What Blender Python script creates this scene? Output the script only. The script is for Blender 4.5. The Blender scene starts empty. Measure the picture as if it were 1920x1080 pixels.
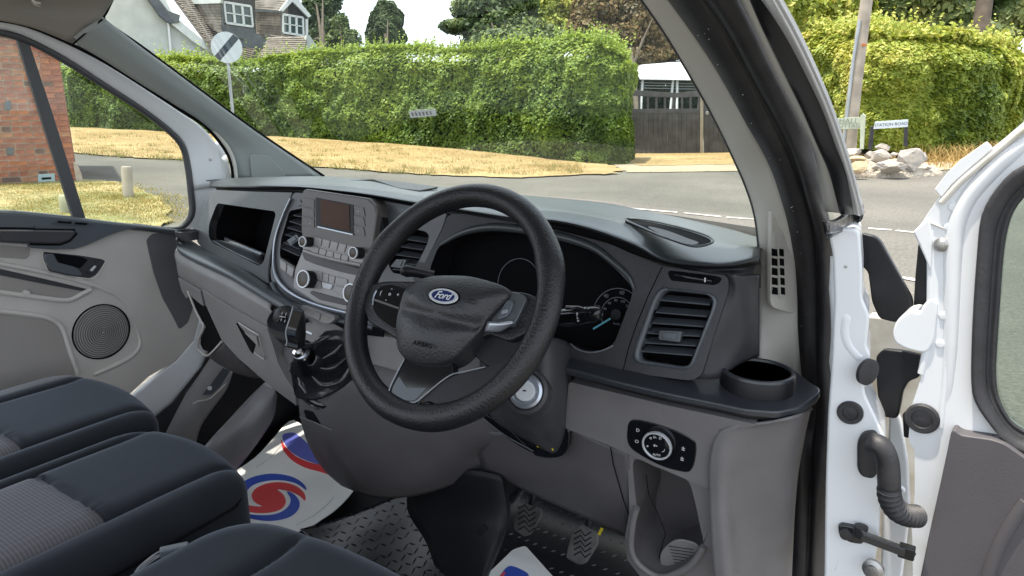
import bpy, bmesh, math, random
import numpy as np
from mathutils import Vector as V, Matrix, geometry
random.seed(7); rng = np.random.default_rng(7)
R = math.radians
scene = bpy.context.scene
col = scene.collection

# ---------------------------------------------------------------- camera
CAM = V((1.0, 0.0, 1.48)); FPX = 1290.0; PITCH = math.atan((540-207)/FPX); YAW = R(33)
FWD = V((-math.sin(YAW)*math.cos(PITCH), math.cos(YAW)*math.cos(PITCH), -math.sin(PITCH)))
RGT = V((math.cos(YAW), math.sin(YAW), 0)); UPV = RGT.cross(FWD)
cd = bpy.data.cameras.new('camera'); cam = bpy.data.objects.new('camera', cd); col.objects.link(cam)
m = Matrix((RGT, UPV, -FWD)).transposed().to_4x4(); m.translation = CAM; cam.matrix_world = m
cd.sensor_width = 36; cd.lens = FPX/1920*36; cd.clip_start = 0.02; cd.clip_end = 3000
scene.camera = cam

# ---------------------------------------------------------------- sun, sky, exposure
SUNV = V((-0.16, -0.12, 0.97)).normalized()          # towards the sun
sl = bpy.data.lights.new('sun', 'SUN'); sl.energy = 4.6; sl.angle = R(1.0); sl.color = (1, .925, .80)
so = bpy.data.objects.new('sun', sl); col.objects.link(so); so.rotation_euler = SUNV.to_track_quat('Z', 'Y').to_euler()
w = bpy.data.worlds.new('World'); scene.world = w; w.use_nodes = True
nt = w.node_tree; nt.nodes.clear()
o_ = nt.nodes.new('ShaderNodeOutputWorld'); bg = nt.nodes.new('ShaderNodeBackground'); bg.inputs[1].default_value = 0.15
sky = nt.nodes.new('ShaderNodeTexSky'); sky.sky_type = 'NISHITA'; sky.sun_disc = False
sky.sun_elevation = math.asin(SUNV.z); sky.sun_rotation = math.atan2(SUNV.x, SUNV.y); sky.air_density = 1.0; sky.dust_density = 2.0
tc = nt.nodes.new('ShaderNodeTexCoord'); nz = nt.nodes.new('ShaderNodeTexNoise'); nz.inputs['Scale'].default_value = 3.2; nz.inputs['Detail'].default_value = 7
mp = nt.nodes.new('ShaderNodeMapping'); mp.inputs['Scale'].default_value = (1, 1, 2.4)
cr = nt.nodes.new('ShaderNodeValToRGB'); cr.color_ramp.elements[0].position = .34; cr.color_ramp.elements[1].position = .56
mx = nt.nodes.new('ShaderNodeMixRGB'); mx.inputs[2].default_value = (8.6, 9.1, 9.7, 1)
nt.links.new(tc.outputs['Generated'], mp.inputs[0]); nt.links.new(mp.outputs[0], nz.inputs[0]); nt.links.new(nz.outputs[0], cr.inputs[0])
nt.links.new(cr.outputs[0], mx.inputs[0]); nt.links.new(sky.outputs[0], mx.inputs[1]); nt.links.new(mx.outputs[0], bg.inputs[0]); nt.links.new(bg.outputs[0], o_.inputs[0])
scene.view_settings.view_transform = 'Standard'; scene.view_settings.look = 'None'
scene.view_settings.exposure = 0.82; scene.view_settings.gamma = 1
scene.render.engine = 'CYCLES'
scene.cycles.max_bounces = 10; scene.cycles.transparent_max_bounces = 16; scene.cycles.diffuse_bounces = 5

# ---------------------------------------------------------------- rays to real planes
def ray(px, py): return FWD + RGT*((px-960)/FPX) + UPV*((540-py)/FPX)
def X(px, py, x): d = ray(px, py); return CAM + d*((x-CAM.x)/d.x)
def Y(px, py, y): d = ray(px, py); return CAM + d*((y-CAM.y)/d.y)
def Z(px, py, z): d = ray(px, py); return CAM + d*((z-CAM.z)/d.z)
def W(px, py, d): return CAM + ray(px, py)*(d*1.12)
class PL:
    def __init__(s, p, n): s.p = V(p); s.n = V(n).normalized()
    def at(s, px, py, h=0.0):
        d = ray(px, py); p = s.p + s.n*h; return CAM + d*((p-CAM).dot(s.n)/d.dot(s.n))
    def pts(s, L, h=0.0): return [s.at(a, b, h) for a, b in L]
def pl3(a, b, c):
    n = (b-a).cross(c-a).normalized()
    if n.dot(CAM-a) < 0: n = -n
    return PL(a, n)

# ---------------------------------------------------------------- materials
def mat(name, c, rough=.5, metal=0, bump=0, bscale=300, var=0, vscale=8, coat=0, spec=.5, c2=None, aniso=None, emit=None):
    M = bpy.data.materials.new(name); M.use_nodes = True; t = M.node_tree; b = t.nodes['Principled BSDF']
    c = tuple(c) if hasattr(c, '__len__') else (c, c, c)
    b.inputs['Base Color'].default_value = (*c, 1); b.inputs['Roughness'].default_value = rough; b.inputs['Metallic'].default_value = metal
    b.inputs['Specular IOR Level'].default_value = spec
    if coat: b.inputs['Coat Weight'].default_value = coat; b.inputs['Coat Roughness'].default_value = .05
    co = t.nodes.new('ShaderNodeTexCoord')
    if var:
        n = t.nodes.new('ShaderNodeTexNoise'); n.inputs['Scale'].default_value = vscale; n.inputs['Detail'].default_value = 5
        mm = t.nodes.new('ShaderNodeMixRGB'); r = t.nodes.new('ShaderNodeValToRGB'); r.color_ramp.elements[0].position = .35; r.color_ramp.elements[1].position = .65
        cc = c2 if c2 else tuple(x*(1-var) for x in c)
        mm.inputs[1].default_value = (*cc, 1); mm.inputs[2].default_value = (*c, 1)
        t.links.new(co.outputs['Object'], n.inputs[0]); t.links.new(n.outputs[0], r.inputs[0]); t.links.new(r.outputs[0], mm.inputs[0]); t.links.new(mm.outputs[0], b.inputs['Base Color'])
    if bump:
        n = t.nodes.new('ShaderNodeTexNoise'); n.inputs['Scale'].default_value = bscale; n.inputs['Detail'].default_value = 3
        if aniso:
            mp_ = t.nodes.new('ShaderNodeMapping'); mp_.inputs['Scale'].default_value = aniso; t.links.new(co.outputs['Object'], mp_.inputs[0]); t.links.new(mp_.outputs[0], n.inputs[0])
        else: t.links.new(co.outputs['Object'], n.inputs[0])
        bp = t.nodes.new('ShaderNodeBump'); bp.inputs['Strength'].default_value = bump; bp.inputs['Distance'].default_value = .001 if bscale > 100 else .01
        t.links.new(n.outputs[0], bp.inputs['Height']); t.links.new(bp.outputs[0], b.inputs['Normal'])
    return M
M = {}
M['dash_top'] = mat('soft dark dashboard plastic', (.050, .058, .064), .33, bump=.2, bscale=900, spec=.7)
M['ledge'] = mat('dark satin ledge plastic', (.026, .030, .036), .30, bump=.2, bscale=900, spec=.6)
M['charcoal'] = mat('charcoal grained plastic', (.042, .043, .048), .42, bump=.5, bscale=600, var=.15, vscale=30, spec=.35)
M['fascia'] = mat('satin fascia plastic greyed by sky', (.088, .091, .097), .38, bump=.4, bscale=600, var=.1, vscale=30, spec=.6)  # base lightened to paint the sky sheen on the left and centre fascia
M['black'] = mat('black satin plastic', (.010, .010, .012), .40, bump=.2, bscale=800, spec=.3)
M['void'] = mat('deep black plastic and hole shade', (.004, .004, .005), .8, spec=.1)  # near-black, also painted in for the shade inside holes and gaps
M['gloss'] = mat('gloss black plastic', (.006, .007, .009), .08)
M['taupe'] = mat('grey brown grained trim', (.205, .196, .192), .5, bump=.35, bscale=650, var=.1, vscale=14)
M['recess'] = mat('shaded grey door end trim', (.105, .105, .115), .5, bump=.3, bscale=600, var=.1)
M['taupe_r'] = mat('grey brown grained dash end trim', (.150, .143, .146), .5, bump=.5, bscale=600, var=.12, vscale=14)
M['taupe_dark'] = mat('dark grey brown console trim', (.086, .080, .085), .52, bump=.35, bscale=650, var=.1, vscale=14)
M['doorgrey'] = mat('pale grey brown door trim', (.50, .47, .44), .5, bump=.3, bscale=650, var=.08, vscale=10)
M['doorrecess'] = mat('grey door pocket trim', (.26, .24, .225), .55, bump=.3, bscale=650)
M['radio'] = mat('bronze grey radio plastic', (.100, .092, .088), .33, metal=.2, bump=.1, bscale=900)
M['button'] = mat('grey button plastic', (.27, .262, .258), .38, metal=.15)
M['silver'] = mat('satin silver trim', (.42, .45, .50), .28, metal=.75)
M['chrome'] = mat('chrome', (.8, .8, .82), .08, metal=1)
M['pillar'] = mat('pale beige pillar trim', (.56, .545, .50), .6, bump=.15, bscale=500, var=.04)
M['pillar2'] = mat('grey pillar trim', (.30, .33, .33), .5, bump=.15, bscale=500, var=.04)
M['headliner'] = mat('grey brown headliner', (.26, .24, .215), .85, bump=.3, bscale=900)
M['rubber'] = mat('black rubber seal', (.030, .029, .032), .55, bump=.5, bscale=180, var=.3, vscale=40)
M['rubber2'] = mat('grey rubber seal lip', (.055, .056, .062), .45, bump=.2, bscale=300)
M['white'] = mat('white van paint', (.72, .735, .75), .3, coat=.5, var=.06, vscale=6, c2=(.67, .69, .71))
M['whitedirt'] = mat('grimy white paint', (.74, .73, .69), .42, var=.3, vscale=16, c2=(.50, .46, .38))
M['fabric'] = mat('dark navy seat fabric', (.016, .020, .027), .92, bump=.4, bscale=1400, var=.15, vscale=25)
M['inset'] = mat('charcoal ribbed seat inset', (.085, .080, .084), .9, bump=.5, bscale=500)
M['carpet'] = mat('black footwell liner', (.011, .011, .014), .55, bump=.4, bscale=300, var=.3, spec=.3)
M['paper'] = mat('white paper mat', (.87, .87, .85), .35, var=.04, vscale=6)
M['blue'] = mat('blue print', (.035, .085, .46), .4)
M['red'] = mat('red print', (.72, .055, .06), .4)
M['violet'] = mat('violet blue print', (.13, .15, .52), .4)
M['mat'] = mat('black rubber tread mat', (.012, .013, .016), .25, bump=.1, bscale=600)
M['pedal'] = mat('worn grey pedal rubber', (.11, .105, .10), .5, bump=.6, bscale=120, var=.5, vscale=30)
M['leather'] = mat('black gaiter leather', (.016, .017, .021), .24, bump=.5, bscale=22, spec=.7)
M['knobface'] = mat('smoked brown knob face', (.035, .022, .015), .25)
M['edge'] = mat('dull grey edge', (.22, .23, .25), .35, metal=.4)
M['rim'] = mat('grained black steering wheel plastic', (.012, .012, .014), .36, bump=1.0, bscale=330, spec=.4)
M['ring'] = mat('bright satin ring', (.60, .62, .65), .28, metal=.4)
M['ramp'] = mat('grey ribbed vinyl', (.17, .17, .18), .38, bump=.3, bscale=500)
M['screen'] = mat('brown unlit display', (.070, .030, .018), .35, var=.35, vscale=12, spec=.15)
M['print'] = mat('pale grey printing', (.55, .56, .58), .5)
M['printdim'] = mat('dim grey printing', (.16, .17, .18), .5)
M['yellow'] = mat('yellow tag', (.7, .55, .02), .5)
M['speaker'] = mat('grey speaker cloth', (.27, .26, .24), .6)
M['cyan'] = mat('pale blue needle', (.12, .42, .52), .5)
M['navy'] = mat('navy badge enamel', (.010, .022, .10), .12, coat=.5)
M['slat'] = mat('slate grey vane plastic', (.075, .085, .097), .32, spec=.5)
M['steel'] = mat('dull steel', (.45, .44, .42), .35, metal=.8, var=.3, vscale=50)
M['asphaltdark'] = None
# glass
def glass(name, tint, ref):
    """thin pane: clear, with an angle-dependent mirror of both faces"""
    G = bpy.data.materials.new(name); G.use_nodes = True; t = G.node_tree; t.nodes.clear()
    o = t.nodes.new('ShaderNodeOutputMaterial'); tr = t.nodes.new('ShaderNodeBsdfTransparent'); gl = t.nodes.new('ShaderNodeBsdfGlossy')
    mx = t.nodes.new('ShaderNodeMixShader'); lw = t.nodes.new('ShaderNodeLayerWeight'); lw.inputs[0].default_value = .5
    pw = t.nodes.new('ShaderNodeMath'); pw.operation = 'POWER'; pw.inputs[1].default_value = 4.5; ma = t.nodes.new('ShaderNodeMath'); ma.operation = 'MULTIPLY_ADD'; ma.inputs[1].default_value = 1-ref; ma.inputs[2].default_value = ref
    tr.inputs[0].default_value = (*tint, 1); gl.inputs['Roughness'].default_value = .0
    t.links.new(lw.outputs['Facing'], pw.inputs[0]); t.links.new(pw.outputs[0], ma.inputs[0]); t.links.new(ma.outputs[0], mx.inputs[0])
    t.links.new(tr.outputs[0], mx.inputs[1]); t.links.new(gl.outputs[0], mx.inputs[2]); t.links.new(mx.outputs[0], o.inputs[0])
    return G
M['glass'] = glass('windscreen glass', (.90, .955, .925), .085)
M['sideglass'] = glass('side window glass', (.92, .95, .93), .04)
M['doorglass'] = glass('tinted door glass', (.74, .82, .79), .13)

# ---------------------------------------------------------------- mesh helpers
def link(name, me, mt, parent=None, smooth=True, sharp=35):
    me.materials.append(mt) if mt and not me.materials else None
    o = bpy.data.objects.new(name, me); col.objects.link(o)
    if parent: o.parent = parent
    if smooth:
        me.polygons.foreach_set('use_smooth', [True]*len(me.polygons))
        try: me.set_sharp_from_angle(angle=R(sharp))
        except Exception: pass
    return o
def raw(name, vs, fs, mt, parent=None, smooth=True, bevel=0, solid=0, sharp=35, flip=False, seg=3):
    me = bpy.data.meshes.new(name); me.from_pydata([tuple(v) for v in vs], [], fs); me.update()
    bm = bmesh.new(); bm.from_mesh(me)
    if not solid: bmesh.ops.recalc_face_normals(bm, faces=bm.faces)
    bm.to_mesh(me); bm.free()
    o = link(name, me, mt, parent, smooth, sharp)
    if solid:
        s = o.modifiers.new('solid', 'SOLIDIFY'); s.thickness = solid; s.offset = -1 if not flip else 1
    if bevel:
        b = o.modifiers.new('bevel', 'BEVEL'); b.width = bevel; b.segments = seg; b.limit_method = 'ANGLE'; b.angle_limit = R(38); b.harden_normals = True
    return o
def tag(o, label=None, cat=None, group=None, kind=None):
    if label: o['label'] = label
    if cat: o['category'] = cat
    if group: o['group'] = group
    if kind: o['kind'] = kind
    return o
def empty(name, loc=(0, 0, 0)):
    o = bpy.data.objects.new(name, None); o.location = loc; col.objects.link(o); o.empty_display_size = .1; return o
def roundp(P, r, seg=5):
    out = []; n = len(P)
    for i in range(n):
        a, b, c = P[i-1], P[i], P[(i+1) % n]
        rr = r[i] if isinstance(r, (list, tuple)) else r
        l1 = (a-b).length; l2 = (c-b).length; k = min(rr, l1*.48, l2*.48)
        if k < 1e-5: out.append(b); continue
        p = b+(a-b)*(k/l1); q = b+(c-b)*(k/l2)
        for j in range(seg+1):
            t = j/seg; out.append(p*(1-t)**2 + b*2*t*(1-t) + q*t*t)
    return out
def cr1(P, n, closed=False):
    """Catmull-Rom through points, n samples per span"""
    out = []; N = len(P); spans = N if closed else N-1
    for i in range(spans):
        if closed: a, b, c, d = P[i-1], P[i], P[(i+1) % N], P[(i+2) % N]
        else:
            b, c = P[i], P[i+1]; a = P[i-1] if i > 0 else b*2-c; d = P[i+2] if i+2 < N else c*2-b
        for j in range(n):
            t = j/n; out.append((b*2 + (c-a)*t + (a*2-b*5+c*4-d)*t*t + (b*3-a-c*3+d)*t**3)*.5)
    if not closed: out.append(P[-1].copy())
    return out
def px_cr(L, n=6, closed=True): return [(v.x, v.y) for v in cr1([V((a, b, 0)) for a, b in L], n, closed)]
def resample(P, n, closed=True):
    Q = P+[P[0]] if closed else P
    L = [0]
    for i in range(len(Q)-1): L.append(L[-1]+(Q[i+1]-Q[i]).length)
    out = []; tot = L[-1]; j = 0
    for k in range(n):
        s = tot*k/(n if closed else n-1)
        while j < len(L)-2 and L[j+1] < s: j += 1
        d = L[j+1]-L[j]; t = 0 if d < 1e-9 else (s-L[j])/d; out.append(Q[j].lerp(Q[j+1], min(1, max(0, t))))
    return out
def slab(name, P, n, depth, mt, parent=None, holes=(), bevel=.0015, lift=0, smooth=True, seg=3):
    """flat plate: outline P (3-D), thickness going back along -n"""
    n = V(n).normalized(); P = [p+n*lift for p in P]; H = [[p+n*lift for p in h] for h in holes]
    vs, fs = [], []
    loops = [P]+H
    if H:
        tris = geometry.tessellate_polygon(loops)
        allp = [p for l in loops for p in l]; N = len(allp)
        vs = allp+[p-n*depth for p in allp]
        for t in tris: fs.append(tuple(t)); fs.append(tuple(N+i for i in reversed(t)))
        k = 0
        for l in loops:
            for i in range(len(l)):
                a = k+i; b = k+(i+1) % len(l); fs.append((a, b, b+N, a+N))
            k += len(l)
    else:
        N = len(P); vs = P+[p-n*depth for p in P]; fs = [tuple(range(N)), tuple(range(2*N-1, N-1, -1))]+[(i, (i+1) % N, (i+1) % N+N, i+N) for i in range(N)]
    return raw(name, vs, fs, mt, parent, smooth, bevel=bevel, seg=seg)
def ring(name, outer, inner, n, mt, parent=None, N=72, raise_=.004, depth=.012, inner_drop=0):
    """rounded frame between two closed curves"""
    n = V(n).normalized(); c = sum(outer, V())/len(outer)
    u = (outer[0]-c).normalized(); vv = n.cross(u)
    def rs(P):
        Q = resample(P, 400); out = []
        angs = [math.atan2((q-c).dot(vv), (q-c).dot(u)) for q in Q]
        for k in range(N):
            a = -math.pi+2*math.pi*k/N
            i = min(range(400), key=lambda i: abs((angs[i]-a+math.pi) % (2*math.pi)-math.pi)); out.append(Q[i])
        return out
    A, B = rs(outer), rs(inner); prof = [(0, -depth), (0, 0), (.2, raise_*.8), (.5, raise_), (.8, raise_*.7), (1, -inner_drop*.3), (1, -depth-inner_drop)]
    vs = []; fs = []; m = len(prof)
    for a, b in zip(A, B):
        for t, h in prof: vs.append(a.lerp(b, t)+n*h)
    for i in range(N):
        for j in range(m-1):
            a = i*m+j; b = ((i+1) % N)*m+j; fs.append((a, b, b+1, a+1))
    return raw(name, vs, fs, mt, parent, sharp=60)
def loft(name, rows, mt, parent=None, nu=6, nv=6, solid=.004, sharp=50, flip=False, closed=False):
    """smooth surface through a grid of real points"""
    rows = [cr1(r, nu, closed) for r in rows]; cols = list(zip(*rows)); cols = [cr1(list(c), nv) for c in cols]
    nr = len(cols[0]); nc = len(cols); vs = [cols[c][r] for r in range(nr) for c in range(nc)]
    fs = [(r*nc+c, r*nc+(c+1) % nc, (r+1)*nc+(c+1) % nc, (r+1)*nc+c) for r in range(nr-1) for c in range(nc if closed else nc-1)]
    v0, v1, v2, v3 = [vs[i] for i in fs[len(fs)//2]]
    nn = (v1-v0).cross(v3-v0)
    if nn.dot(CAM-v0) < 0: fs = [tuple(reversed(f)) for f in fs]
    return raw(name, vs, fs, mt, parent, solid=solid, sharp=sharp, flip=flip)
def tube(name, P, r, mt, parent=None, n=12, cap=True, closed=False, smoothn=0, sharp=60, flat=1.0, up=None):
    if smoothn: P = cr1(P, smoothn, closed)
    N = len(P); rs = r if isinstance(r, (list, tuple)) else [r]*N
    if len(rs) != N: rs = [rs[min(len(rs)-1, int(i*(len(rs)-1)/(N-1)))]*(1-((i*(len(rs)-1)/(N-1)) % 1))+rs[min(len(rs)-1, int(i*(len(rs)-1)/(N-1))+1)]*((i*(len(rs)-1)/(N-1)) % 1) for i in range(N)]
    vs = []; fs = []; u = None
    for i in range(N):
        if closed: t = (P[(i+1) % N]-P[i-1]).normalized()
        else: t = (P[min(i+1, N-1)]-P[max(i-1, 0)]).normalized()
        if u is None:
            u = V(up) if up else (V((0, 0, 1)) if abs(t.z) < .9 else V((1, 0, 0)))
        u = (u-t*u.dot(t)).normalized(); v = t.cross(u)
        for k in range(n):
            a = 2*math.pi*k/n; vs.append(P[i]+u*(rs[i]*math.cos(a)*flat)+v*(rs[i]*math.sin(a)))
    for i in range(N if closed else N-1):
        for k in range(n):
            a = i*n+k; b = i*n+(k+1) % n; c = ((i+1) % N)*n+(k+1) % n; d = ((i+1) % N)*n+k; fs.append((a, b, c, d))
    if cap and not closed: fs.append(tuple(range(n))[::-1]); fs.append(tuple((N-1)*n+k for k in range(n)))
    return raw(name, vs, fs, mt, parent, sharp=sharp)
def lathe(name, c, axis, prof, mt, parent=None, n=40, sharp=40, sx=1.0, uref=None):
    """prof: list of (radius, height along axis)"""
    axis = V(axis).normalized(); u = V(uref) if uref else (V((0, 0, 1)) if abs(axis.z) < .9 else V((1, 0, 0)))
    u = (u-axis*u.dot(axis)).normalized(); v = axis.cross(u); vs = []; fs = []; m = len(prof)
    for i in range(n):
        a = 2*math.pi*i/n
        for r, h in prof: vs.append(c+axis*h+(u*math.cos(a)+v*math.sin(a)*sx)*r)
    for i in range(n):
        for j in range(m-1): fs.append((i*m+j, ((i+1) % n)*m+j, ((i+1) % n)*m+j+1, i*m+j+1))
    if prof[0][0] > 1e-6: fs.append(tuple(i*m for i in range(n))[::-1])
    if prof[-1][0] > 1e-6: fs.append(tuple(i*m+m-1 for i in range(n)))
    me = bpy.data.meshes.new(name); me.from_pydata([tuple(x) for x in vs], [], fs); bm = bmesh.new(); bm.from_mesh(me)
    bmesh.ops.remove_doubles(bm, verts=bm.verts, dist=1e-6); bmesh.ops.recalc_face_normals(bm, faces=bm.faces); bm.to_mesh(me); bm.free()
    return link(name, me, mt, parent, True, sharp)
def box(name, c, sx, sy, sz, mt, parent=None, bevel=.002, rot=None, axes=None, seg=2):
    ax = axes or (V((1, 0, 0)), V((0, 1, 0)), V((0, 0, 1)))
    if rot is not None:
        Rm = Matrix.Rotation(rot, 3, 'Z'); ax = tuple(Rm @ a for a in ax)
    vs = [V(c)+ax[0]*(sx/2*i)+ax[1]*(sy/2*j)+ax[2]*(sz/2*k) for i in (-1, 1) for j in (-1, 1) for k in (-1, 1)]
    fs = [(0, 1, 3, 2), (4, 6, 7, 5), (0, 4, 5, 1), (2, 3, 7, 6), (0, 2, 6, 4), (1, 5, 7, 3)]
    return raw(name, vs, fs, mt, parent, bevel=bevel, seg=seg)
def beam(name, a, b, w_, h_, mt, parent=None, bevel=.001, up=(0, 0, 1)):
    t = (b-a); L = t.length; t = t.normalized(); u = V(up); s = t.cross(u).normalized(); u = s.cross(t)
    return box(name, (a+b)/2, L, w_, h_, mt, parent, bevel, axes=(t, s, u))
def text(name, s, c, n, size, mt, parent=None, upv=(0, 0, 1), ext=.0003, rot=0, shear=0, spacing=1, right=None):
    cu = bpy.data.curves.new(name, 'FONT'); cu.body = s; cu.size = size; cu.align_x = 'CENTER'; cu.align_y = 'CENTER'; cu.extrude = ext; cu.shear = shear; cu.space_character = spacing; cu.resolution_u = 3
    t = bpy.data.objects.new('tmp', cu); col.objects.link(t)
    me = bpy.data.meshes.new_from_object(t.evaluated_get(bpy.context.evaluated_depsgraph_get())); bpy.data.objects.remove(t); bpy.data.curves.remove(cu)
    n = V(n).normalized()
    if right is not None: r = V(right); r = (r-n*r.dot(n)).normalized(); u = n.cross(r)
    else: u = V(upv); u = (u-n*u.dot(n)).normalized(); r = u.cross(n)
    Mx = Matrix((r, u, n)).transposed().to_4x4() @ Matrix.Rotation(rot, 4, 'Z'); Mx.translation = c; me.transform(Mx)
    me.materials.clear()
    return link(name, me, mt, parent, False)
def stroke(name, P, wd, n, mt, parent=None, h=.0004, closed=False):
    """thin flat printed line"""
    n = V(n).normalized(); vs = []; fs = []; N = len(P)
    for i, p in enumerate(P):
        t = (P[(i+1) % N]-P[i-1]) if closed else (P[min(i+1, N-1)]-P[max(i-1, 0)])
        s = t.normalized().cross(n)*(wd/2); vs += [p+s+n*h, p-s+n*h]
    for i in range(N if closed else N-1): j = (i+1) % N; fs.append((2*i, 2*j, 2*j+1, 2*i+1))
    return raw(name, vs, fs, mt, parent, False)
def merge(objs, name):
    """join small objects into one mesh"""
    bm = bmesh.new(); dg = bpy.context.evaluated_depsgraph_get(); p = objs[0].parent; mats = []
    for o in objs:
        me = bpy.data.meshes.new_from_object(o.evaluated_get(dg)); mi = o.data.materials[0]
        if mi not in mats: mats.append(mi)
        k = mats.index(mi)
        for q in me.polygons: q.material_index = k
        bm.from_mesh(me); bpy.data.meshes.remove(me)
    me = bpy.data.meshes.new(name); bm.to_mesh(me); bm.free()
    for mm in mats: me.materials.append(mm)
    for o in objs: bpy.data.objects.remove(o)
    n = bpy.data.objects.new(name, me); col.objects.link(n); n.parent = p
    return n
# ================================================================ THE VAN
van = empty('van', (0, 0, 0))
tag(van, 'white right-hand-drive van seen from its open driver door, grey cab with black steering wheel', 'van')
def part(name, label=None):
    o = empty(name); o.parent = van
    if label: o['label'] = label
    return o
PLl = PL((-.3, 1.0, 1.2), (-.17, -.95, .26)); PLm = PL((0, .98, 1.2), (0, -.965, .26)); PLr = PL((.3, .98, 1.2), (0, -.96, .28))

# ---- dashboard top: lip row, crown, far row, row under the windscreen
c_lip = [(393,346,1.10),(470,347,1.06),(560,347,1.03),(636,354,1.0),(700,362,1.0),(790,377,1.0),(880,391,.99),(972,405,.98),(1040,409,.97),(1110,424,.95),(1193,454,.95),(1243,480,.95),(1300,489,.96),(1370,490,.97),(1424,480,1.0)]
c_far = [(396,338,1.295),(470,333,1.30),(600,331,1.29),(700,337,1.30),(760,344,1.30),(850,353,1.30),(930,366,1.30),(1017,381,1.30),(1085,392,1.295),(1150,405,1.29),(1220,419,1.285),(1290,432,1.28),(1340,443,1.275),(1390,456,1.27),(1424,467,1.265)]
lip = [Y(*p) for p in c_lip]; far = [Z(*p) for p in c_far]
mid = [a.lerp(b, .5)+V((0, 0, .004)) for a, b in zip(lip, far)]
nose = [p+V((0, -.004, -.006)) for p in lip]
back = [p+V((0, max(.05, 1.50-p.y-abs(p.x)**2*.3), -.03)) for p in far]
dt = loft('dashboard_top', [nose, lip, mid, far, back], M['dash_top'], van, 3, 5, solid=.003, sharp=60); dt['label'] = 'dark soft dashboard top below the windscreen'
c_band = [(400,361),(470,364),(550,366),(630,368),(702,373),(778,387),(868,400),(985,420),(1040,430),(1085,441),(1147,458),(1200,481),(1250,499),(1300,508),(1375,515),(1424,515)]
del c_band[12]
band = [(PLl if i < 3 else PLm if i < 6 else PLr).at(*p, -.016 if i < 4 else -.004) for i, p in enumerate(c_band)]; band[-1] = Y(1424, 515, 1.02); band[-2] = Y(1375, 515, .985)
under = [a.lerp(b, .45)+V((0, .016, 0)) for a, b in zip(nose, band)]
loft('dashboard_lip', [nose, under, band], M['black'], van, 3, 5, solid=.003)
# storage tray and far recess in the top: black plates paint their shade
def inset_top(name, L, z, mt, dz=.03):
    P = [Z(a, b, z) for a, b in L]; return slab(name, roundp(P, .01), (0, 0, 1), .004, mt, van, bevel=.001)
inset_top('top_tray', [(642,338),(700,336),(762,342),(822,350),(786,357),(735,350)], 1.312, M['void'])
P_ = [Z(a, b, 1.316) for a, b in [(700,336.5),(762,342),(822,350),(786,357),(752,353),(735,348)]]
slab('tray_wall', P_, (0, 0, 1), .002, M['charcoal'], van, bevel=0)
P_ = [Z(a, b, 1.300) for a, b in px_cr([(1172,411),(1225,417),(1285,431),(1328,446),(1330,455),(1300,459),(1255,446),(1205,426)], 5)]
slab('top_pocket', P_, (0, 0, 1), .004, M['void'], van, bevel=.001)
P_ = [Z(a, b, 1.3035) for a, b in px_cr([(1215,425),(1250,432),(1290,447),(1310,455),(1290,458),(1250,445)], 5)]
slab('pocket_floor', P_, (0, 0, 1), .002, M['charcoal'], van, bevel=0)
tube('pocket_rim', [Z(a, b, 1.302) for a, b in px_cr([(1172,410),(1225,415),(1285,429),(1330,444),(1334,456),(1300,461),(1255,448),(1205,427)], 5)], .0016, M['dash_top'], van, closed=True)

# ---- left fascia with open tray
o1 = [(400,356),(470,359),(550,361),(545,378),(535,396),(521,440),(512,478),(506,520),(503,533),(470,511),(440,498),(403,478),(378,464),(369,453),(370,430),(376,408),(386,382)]
h1 = [(407,381),(514,396),(517,402),(494,492),(486,499),(398,455),(391,443),(392,420)]
F1 = slab('upper_fascia', roundp(PLl.pts(o1), .008), PLl.n, .02, M['fascia'], van, holes=[roundp(PLl.pts(h1), .012)], bevel=.004); F1['label'] = 'grey upper fascia panel round the open tray'
tr = part('open_tray')
A_ = roundp(PLl.pts(h1), .012); B_ = [p-PLl.n*.13 for p in A_]
loft('tray_lining', [[p for p in A_], [p for p in B_]], M['void'], tr, 1, 1, solid=0, closed=True)
slab('tray_back', B_, PLl.n, .003, M['void'], tr, bevel=0)
fl = [[PLl.at(394,449,-.002), PLl.at(440,474,-.002), PLl.at(490,498,-.002)], [PLl.at(398,445,-.02), PLl.at(444,468,-.02), PLl.at(492,487,-.02)], [PLl.at(402,437,-.06), PLl.at(447,455,-.06), PLl.at(494,473,-.06)]]
loft('tray_floor', fl, M['slat'], tr, 2, 4, solid=.002)
tube('tray_lip', [PLl.at(a, b, -.045) for a, b in [(402,440),(447,459),(493,478)]], .006, M['edge'], tr, smoothn=4)
tube('fascia_bead', [PLl.at(a, b, .001) for a, b in [(550,362),(543,380),(530,405),(518,445),(509,480),(505,512),(508,535),(520,558),(545,583),(575,603)]], .0035, M['black'], van, smoothn=5)

# ---- left ledge and lower bulge
lf = [(331,448),(336,466),(362,482),(400,499),(437,517),(487,547),(533,574),(562,590)]
lb = [(341,441),(352,446),(380,464),(413,480),(450,498),(490,524),(525,549),(560,574)]
rowb = [PLl.at(a, b, -.006) for a, b in lb]; rowf = [PLl.at(a, b, .055) for a, b in lf]; rowm = [a.lerp(b, .6)+V((0, 0, .004)) for a, b in zip(rowb, rowf)]
LG = loft('dash_ledge', [rowb, rowm, rowf, [p+V((0, -.001, -.012)) for p in rowf], [p+V((0, .02, -.015)) for p in rowf]], M['dash_top'], van, 5, 4, solid=.002, sharp=70)
LG['label'] = 'dark shelf ledge along the left dashboard'
g0 = [PLl.at(a, b, .05) for a, b in [(332,464),(345,477),(372,492),(402,507),(438,523),(487,553),(512,567)]]
g1 = [PLl.at(a, b, .062) for a, b in [(330,492),(342,503),(368,514),(400,529),(436,548),(485,575),(508,588)]]
g2 = [PLl.at(a, b, .045) for a, b in [(336,519),(348,526),(374,541),(402,557),(437,577),(484,604),(503,614)]]
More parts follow.
